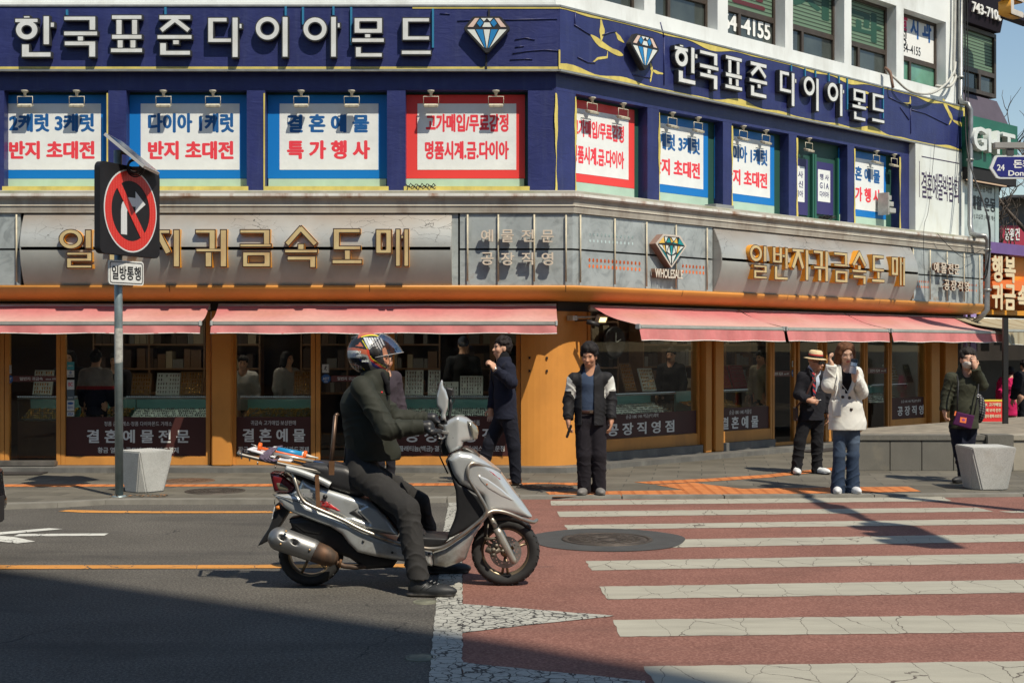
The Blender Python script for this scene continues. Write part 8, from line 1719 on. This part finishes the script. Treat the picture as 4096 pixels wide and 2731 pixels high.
# handlebar cover, headlight, stem
pan('handlebar_cover', [(1062, 1000), (1110, 962), (1190, 925), (1262, 945), (1320, 985), (1350, 1040), (1352, 1120), (1310, 1152), (1236, 1158), (1228, 1203), (1112, 1262), (1080, 1190), (1075, 1120), (1060, 1050)], lambda x, z: .125-.05*np.clip((x-q3(1190, 0)[0])/.08, 0, 1), SIL, .028, conv=q3)
hl = pan('headlight', [(1262, 962), (1318, 985), (1362, 1030), (1374, 1080), (1362, 1138), (1325, 1150), (1300, 1060)], lambda x, z: .108-.035*np.clip((x-q3(1320, 0)[0])/.03, 0, 1), flat('headlamp_glass', (.24, .23, .18), .08, .25, spec=.9, coat=.8), .035, conv=q3)
pan('steering_stem', [(1008, 1128), (1076, 1142), (1112, 1262), (1092, 1286), (1050, 1278)], .075, BPL, .02, conv=q3); pan('wind_deflector', [(1205, 1215), (1260, 1205), (1340, 1245), (1400, 1310), (1380, 1320), (1300, 1265)], .10, mat('smoked_plastic', (.05, .045, .04), .3), .012, conv=q3)
mb = MB(); mb.tube([v3(960, 1068, -.36), v3(1010, 1062, -.27), v3(1090, 1075, -.15), v3(1120, 1080, 0), v3(1090, 1040, .15), v3(1010, 1000, .27), v3(975, 985, .36)], .012, 8); hb_ = mb.build('handlebar', STL_, sc)
for s in (-1, 1):
    mb = MB(); a, b = (v3(940, 1072, -.39), v3(1030, 1062, -.25)) if s < 0 else (v3(965, 985, .37), v3(1020, 1005, .25)); mb.cyl(a, b, .018, 14); mb.build('grip', BPL, sc)
mb = MB(); mb.tube([v3(1075, 1110, -.24), v3(1050, 1130, -.30), v3(1020, 1125, -.36)], .006, 6); mb.build('brake_lever', STL_, sc)
mir = pan('mirror', [(1045, 597), (1056, 612), (1060, 660), (1086, 700), (1106, 770), (1102, 850), (1080, 905), (1084, 962), (1036, 962), (1040, 885), (1002, 835), (998, 750), (1015, 690), (1025, 640)], .024, SIL, .02, conv=q3, dy=-.24, yc=-.24, h=.005); pan('mirror_mount', [(1030, 955), (1090, 955), (1100, 1000), (1035, 1000)], .025, BPL, .008, conv=q3, dy=-.2, yc=-.2, h=.005)
pan('mirror', [(1030, 640), (1045, 640), (1065, 720), (1070, 800), (1050, 900), (1020, 900), (1030, 800)], .024, BPL, .018, conv=q3, dy=.26, yc=.26, h=.005)
pan('phone_holder', [(1086, 668), (1155, 682), (1140, 745), (1108, 760), (1090, 720)], .045, BPL, .008, conv=q3, dy=.05, yc=.05, h=.005); mb = MB(); mb.tube([v3(1110, 750, .05), v3(1130, 820, .05), v3(1110, 950, .02)], .012, 8); mb.tube([v3(1150, 690, .05), v3(1160, 790, .03), v3(1120, 850, .05), v3(1110, 920, .0)], .004, 6); mb.build('holder_stalk', BPL, sc)
# gaps between panels, screws
mb = MB(); mb.tube([v4(1502, 1004, -.176), v4(1506, 1098, -.172)], .0022, 5); mb.build('panel_gap', BPL, sc); mb = MB(); mb.tube([v4(345, 590, -.108), v4(520, 640, -.145), v4(700, 720, -.172)], .0025, 5); mb.build('panel_gap', BPL, sc); mb = MB(); mb.tube([v3(1075, 1130, -.118), v3(1150, 1120, -.124), v3(1240, 1150, -.100)], .0022, 5); mb.build('panel_gap', BPL, sc)
for x, y in ((1478, 1022), (1210, 1010), (1000, 930)): mb = MB(); mb.lathe(v4(x, y, -.170), (0, -1, 0), [(0, .008), (.008, .008), (.009, 0)], 12); mb.build('screw', BPL, sc)
mb = MB(); mb.tube([v3(1090, 1100, -.1), v3(1040, 1180, -.12), v3(1030, 1290, -.08), v3(1100, 1440, -.03)], .005, 6); mb.build('brake_hose', BPL, sc)
# front lens
ln = pan('turn_signal_lens', [(1822, 436), (1900, 468), (2000, 542), (2070, 606), (2110, 652), (2075, 640), (1990, 600), (1900, 542), (1850, 490)], lambda x, z: w_apron(x, z)+.006, flat('clear_signal_lens', (.52, .54, .53), .06, .3, spec=1., coat=.6), .012); pan('bulb', [(1885, 500), (1905, 500), (1908, 520), (1888, 522)], lambda x, z: w_apron(x, z)+.009, flat('bulb_orange', (.35, .10, .04), .3), .004, par=ln)
pan('red_trim', [(1900, 395), (1935, 425), (2000, 480), (1985, 478), (1920, 425)], lambda x, z: w_apron(x, z)+.003, MATS['flash_red'], .004)
# wheels
def wheel(cx, cz, Rr, W, front):
    o = MB(); c = Vector((cx, YS0, cz)); hw = W/2; pr = [(Rr*.70, -hw*.7), (Rr*.80, -hw*.98), (Rr*.92, -hw*.95), (Rr*.985, -hw*.6), (Rr, 0), (Rr*.985, hw*.6), (Rr*.92, hw*.95), (Rr*.80, hw*.98), (Rr*.70, hw*.7)]
    o.lathe(c, (0, 1, 0), pr, 64); n = 30
    for k in range(n):
        a = 2*math.pi*k/n
        for s in (-1, 1):
            p0 = c+Vector((math.cos(a)*Rr*.985, s*hw*.30, math.sin(a)*Rr*.985)); p1 = c+Vector((math.cos(a+.12)*Rr*.955, s*hw*.86, math.sin(a+.12)*Rr*.955)); o.tube([p0, p1], .006, 4)
    wh = o.build('front_wheel' if front else 'rear_wheel', RUB, sc)
    r = MB(); r.lathe(c, (0, 1, 0), [(Rr*.66, -hw*.5), (Rr*.735, -hw*.78), (Rr*.735, -hw*.70), (Rr*.64, -hw*.4), (Rr*.64, hw*.4), (Rr*.735, hw*.72)], 56)
    for k in range(3 if front else 5):
        a = 2*math.pi*k/(3 if front else 5)+.5
        for da in ((-.13, .13) if front else (0,)):
            r.tube([c+Vector((math.cos(a)*.03, -hw*.35, math.sin(a)*.03)), c+Vector((math.cos(a+da)*Rr*.66, -hw*.40, math.sin(a+da)*Rr*.66))], .010, 6)
    r.lathe(c, (0, 1, 0), [(0, -hw*.9), (.022, -hw*.9), (.035, -hw*.5), (.035, hw*.5), (0, hw*.5)], 20); r.build('rim', RIMG, wh)
    if front:
        d = MB(); d.prism([(cx+.105*math.cos(a), cz+.105*math.sin(a)) for a in [i*math.pi/30 for i in range(60)]], YS0-hw*.72, YS0-hw*.66, holes=[[(cx+.062*math.cos(a), cz+.062*math.sin(a)) for a in [i*math.pi/15 for i in range(30)]]]+[[(cx+(.083+.008*(k % 3-1))*math.cos(k*.2094)+.0042*math.cos(a), cz+(.083+.008*(k % 3-1))*math.sin(k*.2094)+.0042*math.sin(a)) for a in [i*math.pi/3 for i in range(6)]] for k in range(30)]); d.build('brake_disc', STL_, wh)
    return wh
fx, fz = -1.899+.000914*2031, .2255; wheel(fx, fz, .2255, .115, True); rx_, rz_ = -1.899+.000914*625, .212; wheel(rx_, rz_, .212, .115, False)
FRK = mat('fork_silver', (.40, .38, .33), .35, .6, var=.2, vs=12, grime=((.15, .10, .06), .6, 12))
for s in (-1, 1):
    mb = MB(); mb.tube([v4(1915, 720, 0)+Vector((0, s*.085, 0)), v4(1975, 845, 0)+Vector((0, s*.088, 0))], .017, 12); mb.tube([v4(1965, 822, 0)+Vector((0, s*.088, 0)), v4(1985, 862, 0)+Vector((0, s*.088, 0)), v4(2085, 1050, 0)+Vector((0, s*.088, 0)), v4(2100, 1075, 0)+Vector((0, s*.088, 0))], [.027, .0275, .022, .016], 14); mb.build('fork_leg', FRK, sc)
mb = MB(); mb.cyl(v4(2088, 1058, -.10), v4(2088, 1058, .10), .012, 10); mb.build('axle', STL_, sc)
mb = MB()
for x, y, r in ((1944, 993, .017), (1942, 1028, .016), (1965, 962, .014), (2010, 1000, .012)): mb.cyl(v4(x, y, -.105), v4(x, y, -.06), r, 12)
mb.tube([v4(1880, 910, -.08), v4(1925, 912, -.085), v4(1968, 905, -.09)], .011, 6); mb.tube([v4(1905, 800, -.08), v4(1895, 900, -.085), v4(1915, 985, -.09)], .006, 6); mb.tube([v4(1890, 985, -.09), v4(1945, 1010, -.085), v4(1990, 985, -.08)], .020, 8); mb.build('brake_caliper', mat('caliper', (.14, .12, .095), .5, .6, var=.4, vs=25), sc)
pan('front_fender', [(1868, 800), (1915, 752), (2000, 732), (2080, 738), (2160, 775), (2222, 842), (2200, 850), (2130, 805), (2060, 788), (1980, 790), (1915, 830), (1890, 905), (1868, 900)], .066, BPL, .02)
# exhaust
ex = MB(); ex.tube([v4(640, 1000, -.17), v4(730, 1035, -.17), v4(790, 1062, -.165), v4(802, 1070, -.16)], [.070, .066, .050, .03], 20); ex.tube([v4(795, 1078, -.15), v4(860, 1108, -.13), v4(940, 1118, -.10), v4(1030, 1108, -.06), v4(1140, 1082, -.02)], .017, 10); ex.tube([v4(360, 885, -.16), v4(335, 888, -.16)], .010, 8); exo = ex.build('exhaust', mat('rusty_muffler', (.085, .062, .047), .6, .5, var=.4, vs=10, grime=((.16, .075, .035), .8, 8)), sc)
sd = SD(np.array(v4(380, 1060, -.17))-V3(.09, .13, .06), np.array(v4(660, 830, -.17))+V3(.09, .13, .06), .005); sd.cap(v4(398, 912, -.17), v4(625, 992, -.17), .078, .074, .0); sd.cap(v4(398, 912, -.17), v4(625, 992, -.17), .066, .062, .0, 's') if False else None
for x, y in ((414, 905), (503, 938)): sd.ell(v4(x, y, -.245), (.026, .022, .013), boxM((.86, 0, -.5), (0, 1, 0), (.5, 0, .86)), .012, 's')
hs_ = sd.mesh('heat_shield', mat('shield_alloy', (.25, .25, .245), .44, .8, var=.2, vs=9), exo, smooth=2)
mb = MB()
for x, y in ((440, 858), (402, 950), (612, 992)): mb.lathe(v4(x, y, -.246), (0, -1, 0), [(0, .006), (.007, .005), (.009, -.01)], 10)
mb.build('bolt', mat('brassy_bolt', (.42, .28, .14), .4, .7), hs_); mb = MB()
for x, y in ((416, 906), (505, 939)): M_ = Matrix.Translation(v4(x, y, -.244)) @ Matrix.Rotation(R(27), 4, 'Y'); mb.M = M_; mb.prism([(.015*math.cos(a), .0085*math.sin(a)) for a in [i*math.pi/8 for i in range(16)]], -.004, .012)
mb.build('shield_hole', DGAP, hs_)
mb = MB(); mb.box(*sorted((v4(725, 960, 0).x, v4(770, 960, 0).x)), YS0-.19, YS0-.175, *sorted((v4(0, 985, 0).z, v4(0, 950, 0).z))); mb.tube([v4(840, 1062, -.17), v4(825, 1115, -.16)], .009, 6); mb.build('bracket', RST, exo)
# chrome guards and rear rack
def tube_path(pts, dy, r, name, m=CHR, n=12, sub=6, dys=None):
    P = [v4(x, y, dy if dys is None else dys[i]) for i, (x, y) in enumerate(pts)]; out = []
    for i in range(len(P)-1):
        for k in range(sub):
            t = k/sub; a_, b_, c_, d_ = P[max(i-1, 0)], P[i], P[i+1], P[min(i+2, len(P)-1)]; out.append(.5*((2*b_)+(c_-a_)*t+(2*a_-5*b_+4*c_-d_)*t*t+(3*b_-a_-3*c_+d_)*t**3))
    out.append(P[-1]); mb = MB(); mb.tube(out, r, n); return mb.build(name, m, sc)
gb_ = [(440, 395), (482, 420), (510, 500), (540, 595), (572, 642), (622, 674), (850, 774), (1000, 850), (1250, 942), (1400, 973), (1500, 983), (1590, 966), (1700, 893), (1845, 780), (1882, 735), (1888, 690), (1840, 600), (1772, 490), (1756, 420), (1766, 382), (1802, 366), (1880, 386), (1992, 432)]
for s in (-1, 1): tube_path(gb_, 0, .0125, 'guard_bar', dys=[s*v for v in [.10, .12, .15, .165, .17, .175, .18, .185, .185, .185, .185, .19, .20, .20, .205, .21, .215, .215, .21, .20, .185, .15, .09]])
tube_path([(1840, 785), (1890, 735), (1950, 710), (2040, 724), (2150, 768), (2228, 790), (2252, 778), (2252, 778), (2228, 792), (2150, 770), (2040, 728)], 0, .0125, 'bumper_bar', dys=[-.20, -.19, -.17, -.15, -.12, -.07, -.02, .02, .07, .12, .15])
for s in (-1, 1):
    tube_path([(112, 303), (240, 334), (450, 380), (748, 438)], s*.135, .012, 'rack_tube'); tube_path([(150, 287), (360, 322), (560, 368), (700, 400)], s*.06, .009, 'rack_tube')
tube_path([(112, 303), (100, 294), (104, 286), (104, 286), (100, 294), (112, 303)], 0, .012, 'rack_tube', dys=[-.135, -.12, -.05, .05, .12, .135])
for x, y in ((240, 334), (450, 380), (748, 438)): tube_path([(x, y), (x, y)], 0, .009, 'rack_tube', dys=[-.135, .135], sub=1)
mb = MB()
for x, y in ((120, 335), (178, 350), (236, 375), (365, 402), (512, 425)): mb.cyl(v4(x, y-22, -.135), v4(x, y, -.135), .005, 6)
mb.build('rack_bolt', STL_, sc)
mb = MB(); a, b = v4(652, 448, -.165), v4(686, 705, -.18); mb.prism([(a.x, a.z), (a.x+.026, a.z), (b.x+.004, b.z), (b.x-.022, b.z)], YS0-.182, YS0-.172); mb.build('rack_strut', RST, sc)
for s in (-1, 1):
    mb = MB(); a, b = v4(762, 445, s*.13), v4(800, 20, s*.13); mb.tube([a, b], .014, 4); mb.build('backrest_post', mat('brown_tube', (.13, .085, .06), .4, .6, var=.3, vs=12), sc); mb = MB(); c = v4(772, 400, s*.145); mb.box(c.x-.018, c.x+.018, c.y-.005, c.y+.005, c.z-.045, c.z+.045); mb.build('post_bracket', RST, sc)
mb = MB(); mb.tube([v4(800, 20, -.13), v4(815, 14, -.10), v4(815, 14, .10), v4(800, 20, .13)], .014, 4); mb.build('backrest_bar', MATS['brown_tube'], sc); mb = MB(); mb.tube([v4(868, 380, .17), v4(880, 260, .19), v4(890, 160, .19)], .013, 8); mb.build('side_stay', BPL, sc)
for s in (-1, 1): tube_path([(440, 402), (540, 430), (650, 470), (735, 510), (760, 524)], s*.15, .022, 'grab_rail', mat('grab_rail_white', (.38, .40, .395), .45, .2, var=.1, vs=8), 10)
# load on the rack
cg = thing('caulking_gun', 'orange caulking gun with a blue cartridge strapped on the scooter rack', 'caulking gun', v4(400, 290, -.02)); ORP = mat('gun_orange', (.75, .13, .02), .35, var=.08, vs=10)
a, b = v4(242, 248, -.03), v4(578, 310, -.03); dv = (b-a).normalized(); n_ = Vector((-dv.z, 0, dv.x)); mb = MB()
for s in (-1, 1): mb.tube([a+n_*-.004+Vector((0, s*.026, 0)), b+n_*-.012+Vector((0, s*.026, 0))], .008, 6)
mb.tube([a, a+dv*.02], [.032, .030], 16); mb.tube([b-dv*.008, b+dv*.01], [.032, .032], 16); mb.build('frame', ORP, cg); mb = MB(); mb.tube([a+dv*.11, b-dv*.01], .024, 16); mb.build('cartridge', flat('cartridge_blue', (.015, .22, .45), .35), cg)
mb = MB(); mb.tube([a+dv*.10, a+dv*.125], .0245, 16); mb.tube([b-dv*.018, b-dv*.010], .0245, 16); mb.build('white_cap', flat('cap_white', (.6, .62, .6), .4), cg); mb = MB(); mb.tube([b+dv*.01, b+dv*.035, b+dv*.09], [.014, .009, .004], 12); mb.build('nozzle', flat('nozzle_pale', (.55, .55, .50), .3), cg)
mb = MB(); mb.cyl(a-dv*.05+n_*.01, a, .005, 6); mb.build('plunger_rod', STL_, cg)
tb = thing('tool_rod', 'pale metal rod with a blue sleeve lying on the scooter rack', 'rod', v4(600, 345, -.06)); mb = MB(); mb.cyl(v4(300, 285, -.08), v4(640, 352, -.08), .010, 8); mb.build('rod', mat('rod_metal', (.5, .49, .45), .3, .6), tb); mb = MB(); mb.tube([v4(640, 352, -.08), v4(760, 378, -.08)], .008, 8); mb.build('sleeve', flat('sleeve_navy', (.03, .06, .14), .4), tb)
def sheet_q(name, pts, label, m, text=None):
    o = thing(name, label, 'paper', pts[0], 'papers strapped on the scooter rack'); mb = MB(); mb.add([*pts, *[p-Vector((0, 0, .006)) for p in pts]], [(0, 1, 2, 3), (7, 6, 5, 4), (0, 4, 5, 1), (1, 5, 6, 2), (2, 6, 7, 3), (3, 7, 4, 0)]); mb.build('sheet', m, o)
    for k in range(3):
        u = pts[1]-pts[0]; w_ = pts[3]-pts[0]; s0 = pts[0]+u*.15+w_*(.25+.2*k)+Vector((0, 0, .002)); mb = MB(); mb.add([s0, s0+u*.6, s0+u*.6+w_*.07, s0+w_*.07], [(0, 1, 2, 3)]); mb.build('printed_line', flat('ink_grey', (.12, .12, .14), .6), o)
    return o
PAP = mat('paper_white', (.62, .62, .64), .8, var=.06, vs=12); sheet_q('paper', [v4(160, 262, -.13), v4(360, 322, -.13), v4(395, 292, .10), v4(210, 246, .10)], 'white printed paper under the orange caulking gun', PAP); sheet_q('paper', [v4(385, 338, -.14), v4(478, 350, -.14), v4(506, 326, -.02), v4(410, 316, -.02)], 'small white label card near the nozzle on the rack', PAP)
mb = MB()
for k in range(7):
    x = 262+k*9; mb.tube([v4(x, 345+k, -.155), v4(x-6, 318, -.15), v4(x+55, 268-k*2, -.05), v4(x+95, 250-k, .03), v4(x+70, 290, .12), v4(x+10, 350, .14)], .008, 6)
for k in range(3): mb.tube([v4(262+k*25, 330, -.16), v4(300+k*25, 352, -.158), v4(340+k*20, 340, -.15)], .009, 6)
tag(mb.build('bungee_cord', mat('violet_cord', (.10, .075, .11), .9, var=.5, vs=60, bump=.5, bs=120)), 'dark violet woven cord wound round the load on the rack', 'cord')
# ================================================================ RIDER
Rd = Person('person', 'scooter rider in a dark green jacket, grey trousers and gloves, one foot down', YS0, 1530, z0=0., h=.0065)
Rd.tf = unit(V3(1, 0, 0)); Rd.wk = 1.05; Rd.ft = {'a': V3(1, -.12, 0), 'b': V3(1, .12, 0)}
for k, v in {'neck': v3(455, 560, 0), 'chest': v3(395, 800, 0), 'sa': v3(330, 668, -.19), 'sb': v3(345, 660, .19), 'ea': v3(560, 1050, -.29), 'eb': v3(640, 960, .28), 'wa': v3(885, 1022, -.27), 'wb': v3(925, 950, .27), 'pelvis': v4(985, 400, 0), 'ha': v4(1010, 455, -.10), 'hb': v4(1030, 450, .10), 'ka': v4(1318, 700, -.30), 'kb': v4(1395, 655, .28), 'fa': v4(1400, 1200, -.40), 'fb': v4(1525, 1105, .44)}.items(): Rd.J[k] = np.array(v)
hz = lambda x, y, dy=0.: np.array(at(1350+.16584*x, 1300+.16584*y, YS0+dy))
Rd.frame(hz(905, 790), (.99, -.05, -.10), (.06, 0, 1)); Rd.skin = V3(.46, .215, .125); Rd.pal['hk'] = .97
Rd.body()
def colT(V): n = np.sin(V[:, 2]*40+V[:, 0]*20)*.05; return V3(.030, .029, .028)*(1+n[:, None])
Rd.trousers(colT, .105, .080, .068, .007, ph=1.7, hem=.0)
Rd.shoes((.018, .019, .02), .30, .050, (.05, .045, .04), h_=.06)
mb = MB(); fa = Rd.J['fa']; gz = .0
for k in range(4): mb.tube([(fa[0]+.02+.035*k, fa[1]-.052, .055), (fa[0]+.05+.035*k, fa[1]-.046, .085-.008*k)], .0025, 4)
for k in range(4): mb.tube([(fa[0]+.075+.022*k, fa[1]-.03, .098-.009*k), (fa[0]+.085+.022*k, fa[1]+.01, .098-.009*k)], .004, 5)
mb.build('shoe_trim', flat('trim_grey', (.16, .16, .16), .6), Rd.o)
def exr(sd):
    sd.cap(Rd.p(0, 0)*0+np.array(v3(325, 830, 0)), np.array(v3(400, 1180, 0)), .140, .158, .05, sq=((0, 1, 0), 1.0)); sd.cap(np.array(v3(470, 1240, 0)), np.array(v3(560, 1270, 0)), .10, .09, .05)
def colR(V): n = np.sin(V[:, 0]*17+V[:, 2]*23)*.07; return V3(.024, .026, .019)*(1+n[:, None])
Rd.top('jacket', colR, np.array(v3(450, 1318, 0)),   .150, .168, .88, arm=(.074, .068, .050), fold=.008, m=NYL, ph=3.3, extra=exr, collar=[(-.03, .098), (-.012, .09)], neck_r=.066, sh=.062)
sd = SD(Rd.J['neck']-.2, Rd.J['neck']+.2, .006); sd.cap(Rd.J['neck']-V3(.01, 0, .02), Rd.J['neck']+V3(.0, 0, .04), .080, .070, .01); sd.cap(Rd.J['neck']+V3(0, 0, .0), Rd.J['neck']+V3(.05, -.0, .1), .06, .06, .01, 's'); sd.cap(hz(1060, 1180, -.07), hz(1190, 1390, -.075), .022, .018, .02); sd.cap(hz(1190, 1390, -.075), hz(1230, 1640, -.07), .018, .016, .01); sd.mesh('scarf', CLOTH, Rd.o, (.010, .010, .011), smooth=1)
for q_, w_, d, n in (('a', Rd.J['wa'], (.86, -.06, -.42), (-.42, .12, -.86)), ('b', Rd.J['wb'], (.88, .06, -.35), (-.35, -.1, -.88))):
    sd = SD(w_-.22, w_+.22, .0055); Rd.hand(sd, np.array(w_)+unit(V3(*d))*.02, d, n, side=-1 if q_ == 'a' else 1, curl=.95, k=1.02); dirw = unit(w_-Rd.J['e'+q_]); sd.cap(w_-dirw*.02, w_+dirw*.03, .040, .040, .015); sd.mesh('glove', LEATH, Rd.o, (.014, .014, .015), smooth=1)
mb = MB(); c = v3(510, 714, -.19); mb.lathe(c, (0, -1, 0), [(0, .02), (.006, .018), (.007, 0)], 8); mb.build('zip_toggle', flat('toggle_red', (.6, .02, .02), .4), Rd.o)
mb = MB()
for sx in (1,): mb.tube([hz(1100, 770, -.075), hz(1200, 775, -.07), hz(1290, 765, -.055)], .003, 5); mb.tube([hz(1290, 760, -.055), hz(1310, 800, -.05), hz(1285, 880, -.052), hz(1245, 860, -.058), hz(1240, 790, -.06), hz(1290, 760, -.055)], .0028, 5); mb.tube([hz(1300, 780, -.05), hz(1305, 780, .05)], .003, 5)
mb.build('glasses', flat('glasses_frame', (.05, .045, .04), .25, .5), Rd.o)
# helmet
he = thing('helmet', 'black, white and orange full helmet with raised clear visor on the scooter rider', 'helmet', hz(740, 1180)); hc_ = hz(738, 672)
def inpoly(x, y, P):
    r = np.zeros(x.shape, bool); n = len(P)
    for i in range(n):
        (x0, y0), (x1, y1) = P[i], P[i-1]; c = (y0 > y) != (y1 > y)
        with np.errstate(divide='ignore', invalid='ignore'): r ^= c & (x < (x1-x0)*(y-y0)/(y1-y0)+x0)
    return r
def near_line(x, y, P, w_):
    d = np.full(x.shape, 1e9)
    for i in range(len(P)-1):
        a = np.array(P[i], float); b = np.array(P[i+1], float); e = b-a; t = np.clip(((x-a[0])*e[0]+(y-a[1])*e[1])/(e @ e), 0, 1); d = np.minimum(d, np.hypot(x-a[0]-t*e[0], y-a[1]-t*e[1]))
    return d < w_
def colH(V):
    x = ((CX+V[:, 0]/YS0*F)-1350)/.16584; y = ((HY+(H-V[:, 2])/YS0*F)-1300)/.16584; c = np.tile(V3(.020, .020, .021), (len(V), 1)); O = V3(.46, .125, .07); W_ = V3(.52, .55, .56); G_ = V3(.26, .26, .25); Bl = V3(.03, .028, .16); Ye = V3(.72, .66, .02)
    ar = 235+((x-840)/330)**2*95; c[(y < ar) & (x > 520)] = O; c[(np.abs(y-ar-8) < 11) & (x > 600)] = Ye
    u = x-(y-300)*.52; k = np.floor((u-655)/62); f = (u-655)/62-k; s = (k >= 0) & (k < 8) & (f < .82-.055*k) & (y > 300) & (y < 590); c[s] = W_
    c[inpoly(x, y, [(455, 500), (540, 470), (590, 405), (672, 525)])] = O; c[near_line(x, y, [(640, 370), (785, 590)], 7)] = Ye
    c[inpoly(x, y, [(240, 545), (420, 540), (780, 595), (770, 720), (640, 700), (240, 640)])] = O; c[inpoly(x, y, [(240, 640), (640, 690), (770, 725), (830, 850), (600, 800), (240, 785)])] = G_
    c[inpoly(x, y, [(250, 615), (535, 610), (645, 755), (270, 790)])] = W_; c[inpoly(x, y, [(570, 810), (770, 850), (800, 920), (590, 865)])] = Bl; c[inpoly(x, y, [(780, 850), (850, 860), (880, 960), (1100, 1090), (1000, 1150), (850, 1120), (790, 900)])] = G_
    c[inpoly(x, y, [(850, 870), (900, 900), (1110, 1060), (1130, 1110), (1060, 1085), (880, 985)])] = Bl; c[near_line(x, y, [(775, 600), (800, 720), (850, 830), (1180, 1075)], 26)] = V3(.50, .06, .035); c[near_line(x, y, [(848, 745), (885, 812), (1175, 1015)], 7)] = Ye
    c[near_line(x, y, [(360, 930), (560, 985)], 7)] = O; s = (y > 985) & (y < 1060) & (x > 380) & (x < 620) & (((x-380) % 70) < 34); c[s] = G_; c[near_line(x, y, [(630, 1020), (680, 1075)], 5)] = Ye
    c[inpoly(x, y, [(390, 690), (440, 655), (495, 680), (470, 750), (410, 745)]) & True] = V3(.22, .26, .36)
    return c
sd = SD(hc_-.2, hc_+.2, .0038); sd.ell(hc_, (.131, .124, .134), None, .0); sd.ell(hc_+V3(.055, 0, -.055), (.090, .100, .085), None, .05); sd.ell(hc_+V3(-.02, 0, .0), (.115, .118, .13), None, .02)
sd.ell(hc_+V3(.02, 0, -.02), (.105, .100, .115), None, .0, 's'); pc = [tuple(hz(x, y)[[0, 2]]) for x, y in ((1105, 510), (1112, 800), (1165, 900), (1235, 985), (1600, 1010), (1600, 420))]; sd.panel(pc, .088, .02, .006, 's', yc=YS0); sd.plane(hz(800, 1165), (.12, 0, -1))
sd.mesh('shell', vcol('helmet_paint', .22, spec=.6), he, colH, smooth=1)
mb = MB(); mb.lathe(hz(905, 640, -.112), (0, -1, 0), [(.0, .018), (.030, .016), (.036, .008), (.036, -.02)], 24); mb.build('pivot_cover', flat('pivot_dark', (.06, .06, .06), .25), he)
sd = SD(hz(400, 340)-.12, hz(400, 340)+.12, .005); sd.ell(hz(480, 318), (.055, .05, .018), boxM((.95, 0, .12), (0, 1, 0), (-.12, 0, .95))); sd.ell(hz(440, 345), (.045, .035, .012), None, .01, 's'); sd.mesh('spoiler', BPL, he, smooth=1)
VIS = glass('visor_clear', (.84, .81, .80), .45)
def vfn(u, v):
    a = (u-.5)*math.pi; ca = math.cos(a); c = hc_; xc = (1-v)**2*.100+2*v*(1-v)*.185+v*v*.233; zc = (1-v)**2*.133+2*v*(1-v)*.100+v*v*(.004); xs, zs_ = .030+.03*v, .055-.085*v
    return (c[0]+xs+(xc-xs)*ca, c[1]+.131*math.sin(a), c[2]+zs_+(zc-zs_)*ca**.9 if ca > 0 else c[2]+zs_)
mb = MB(); mb.grid(36, 14, vfn); mb.build('visor', VIS, he, recalc=False); mb = MB(); mb.tube([vfn(k/36, 1) for k in range(37)], .0028, 5); mb.tube([vfn(k/36, 0) for k in range(37)], .0022, 5); mb.build('visor_edge', flat('visor_rim', (.30, .29, .28), .3), he)
TH = Matrix.Translation((0, YS0, 0))
for tx, x0, y0, x1, y1, dd, m_ in (('HONLAU', 470, 680, 705, 620, .1195, FW), ('SOL', 545, 805, 735, 760, .124, BLK), ('SANIEMIS', 598, 890, 760, 845, .1235, FW)):
    a, b = hz(x0, y0, -.1), hz(x1, y1, -.1); lettering(tx, TH, a[0], a[2], b[0], b[2], dd, m_, he, bold=.04, depth=.004)
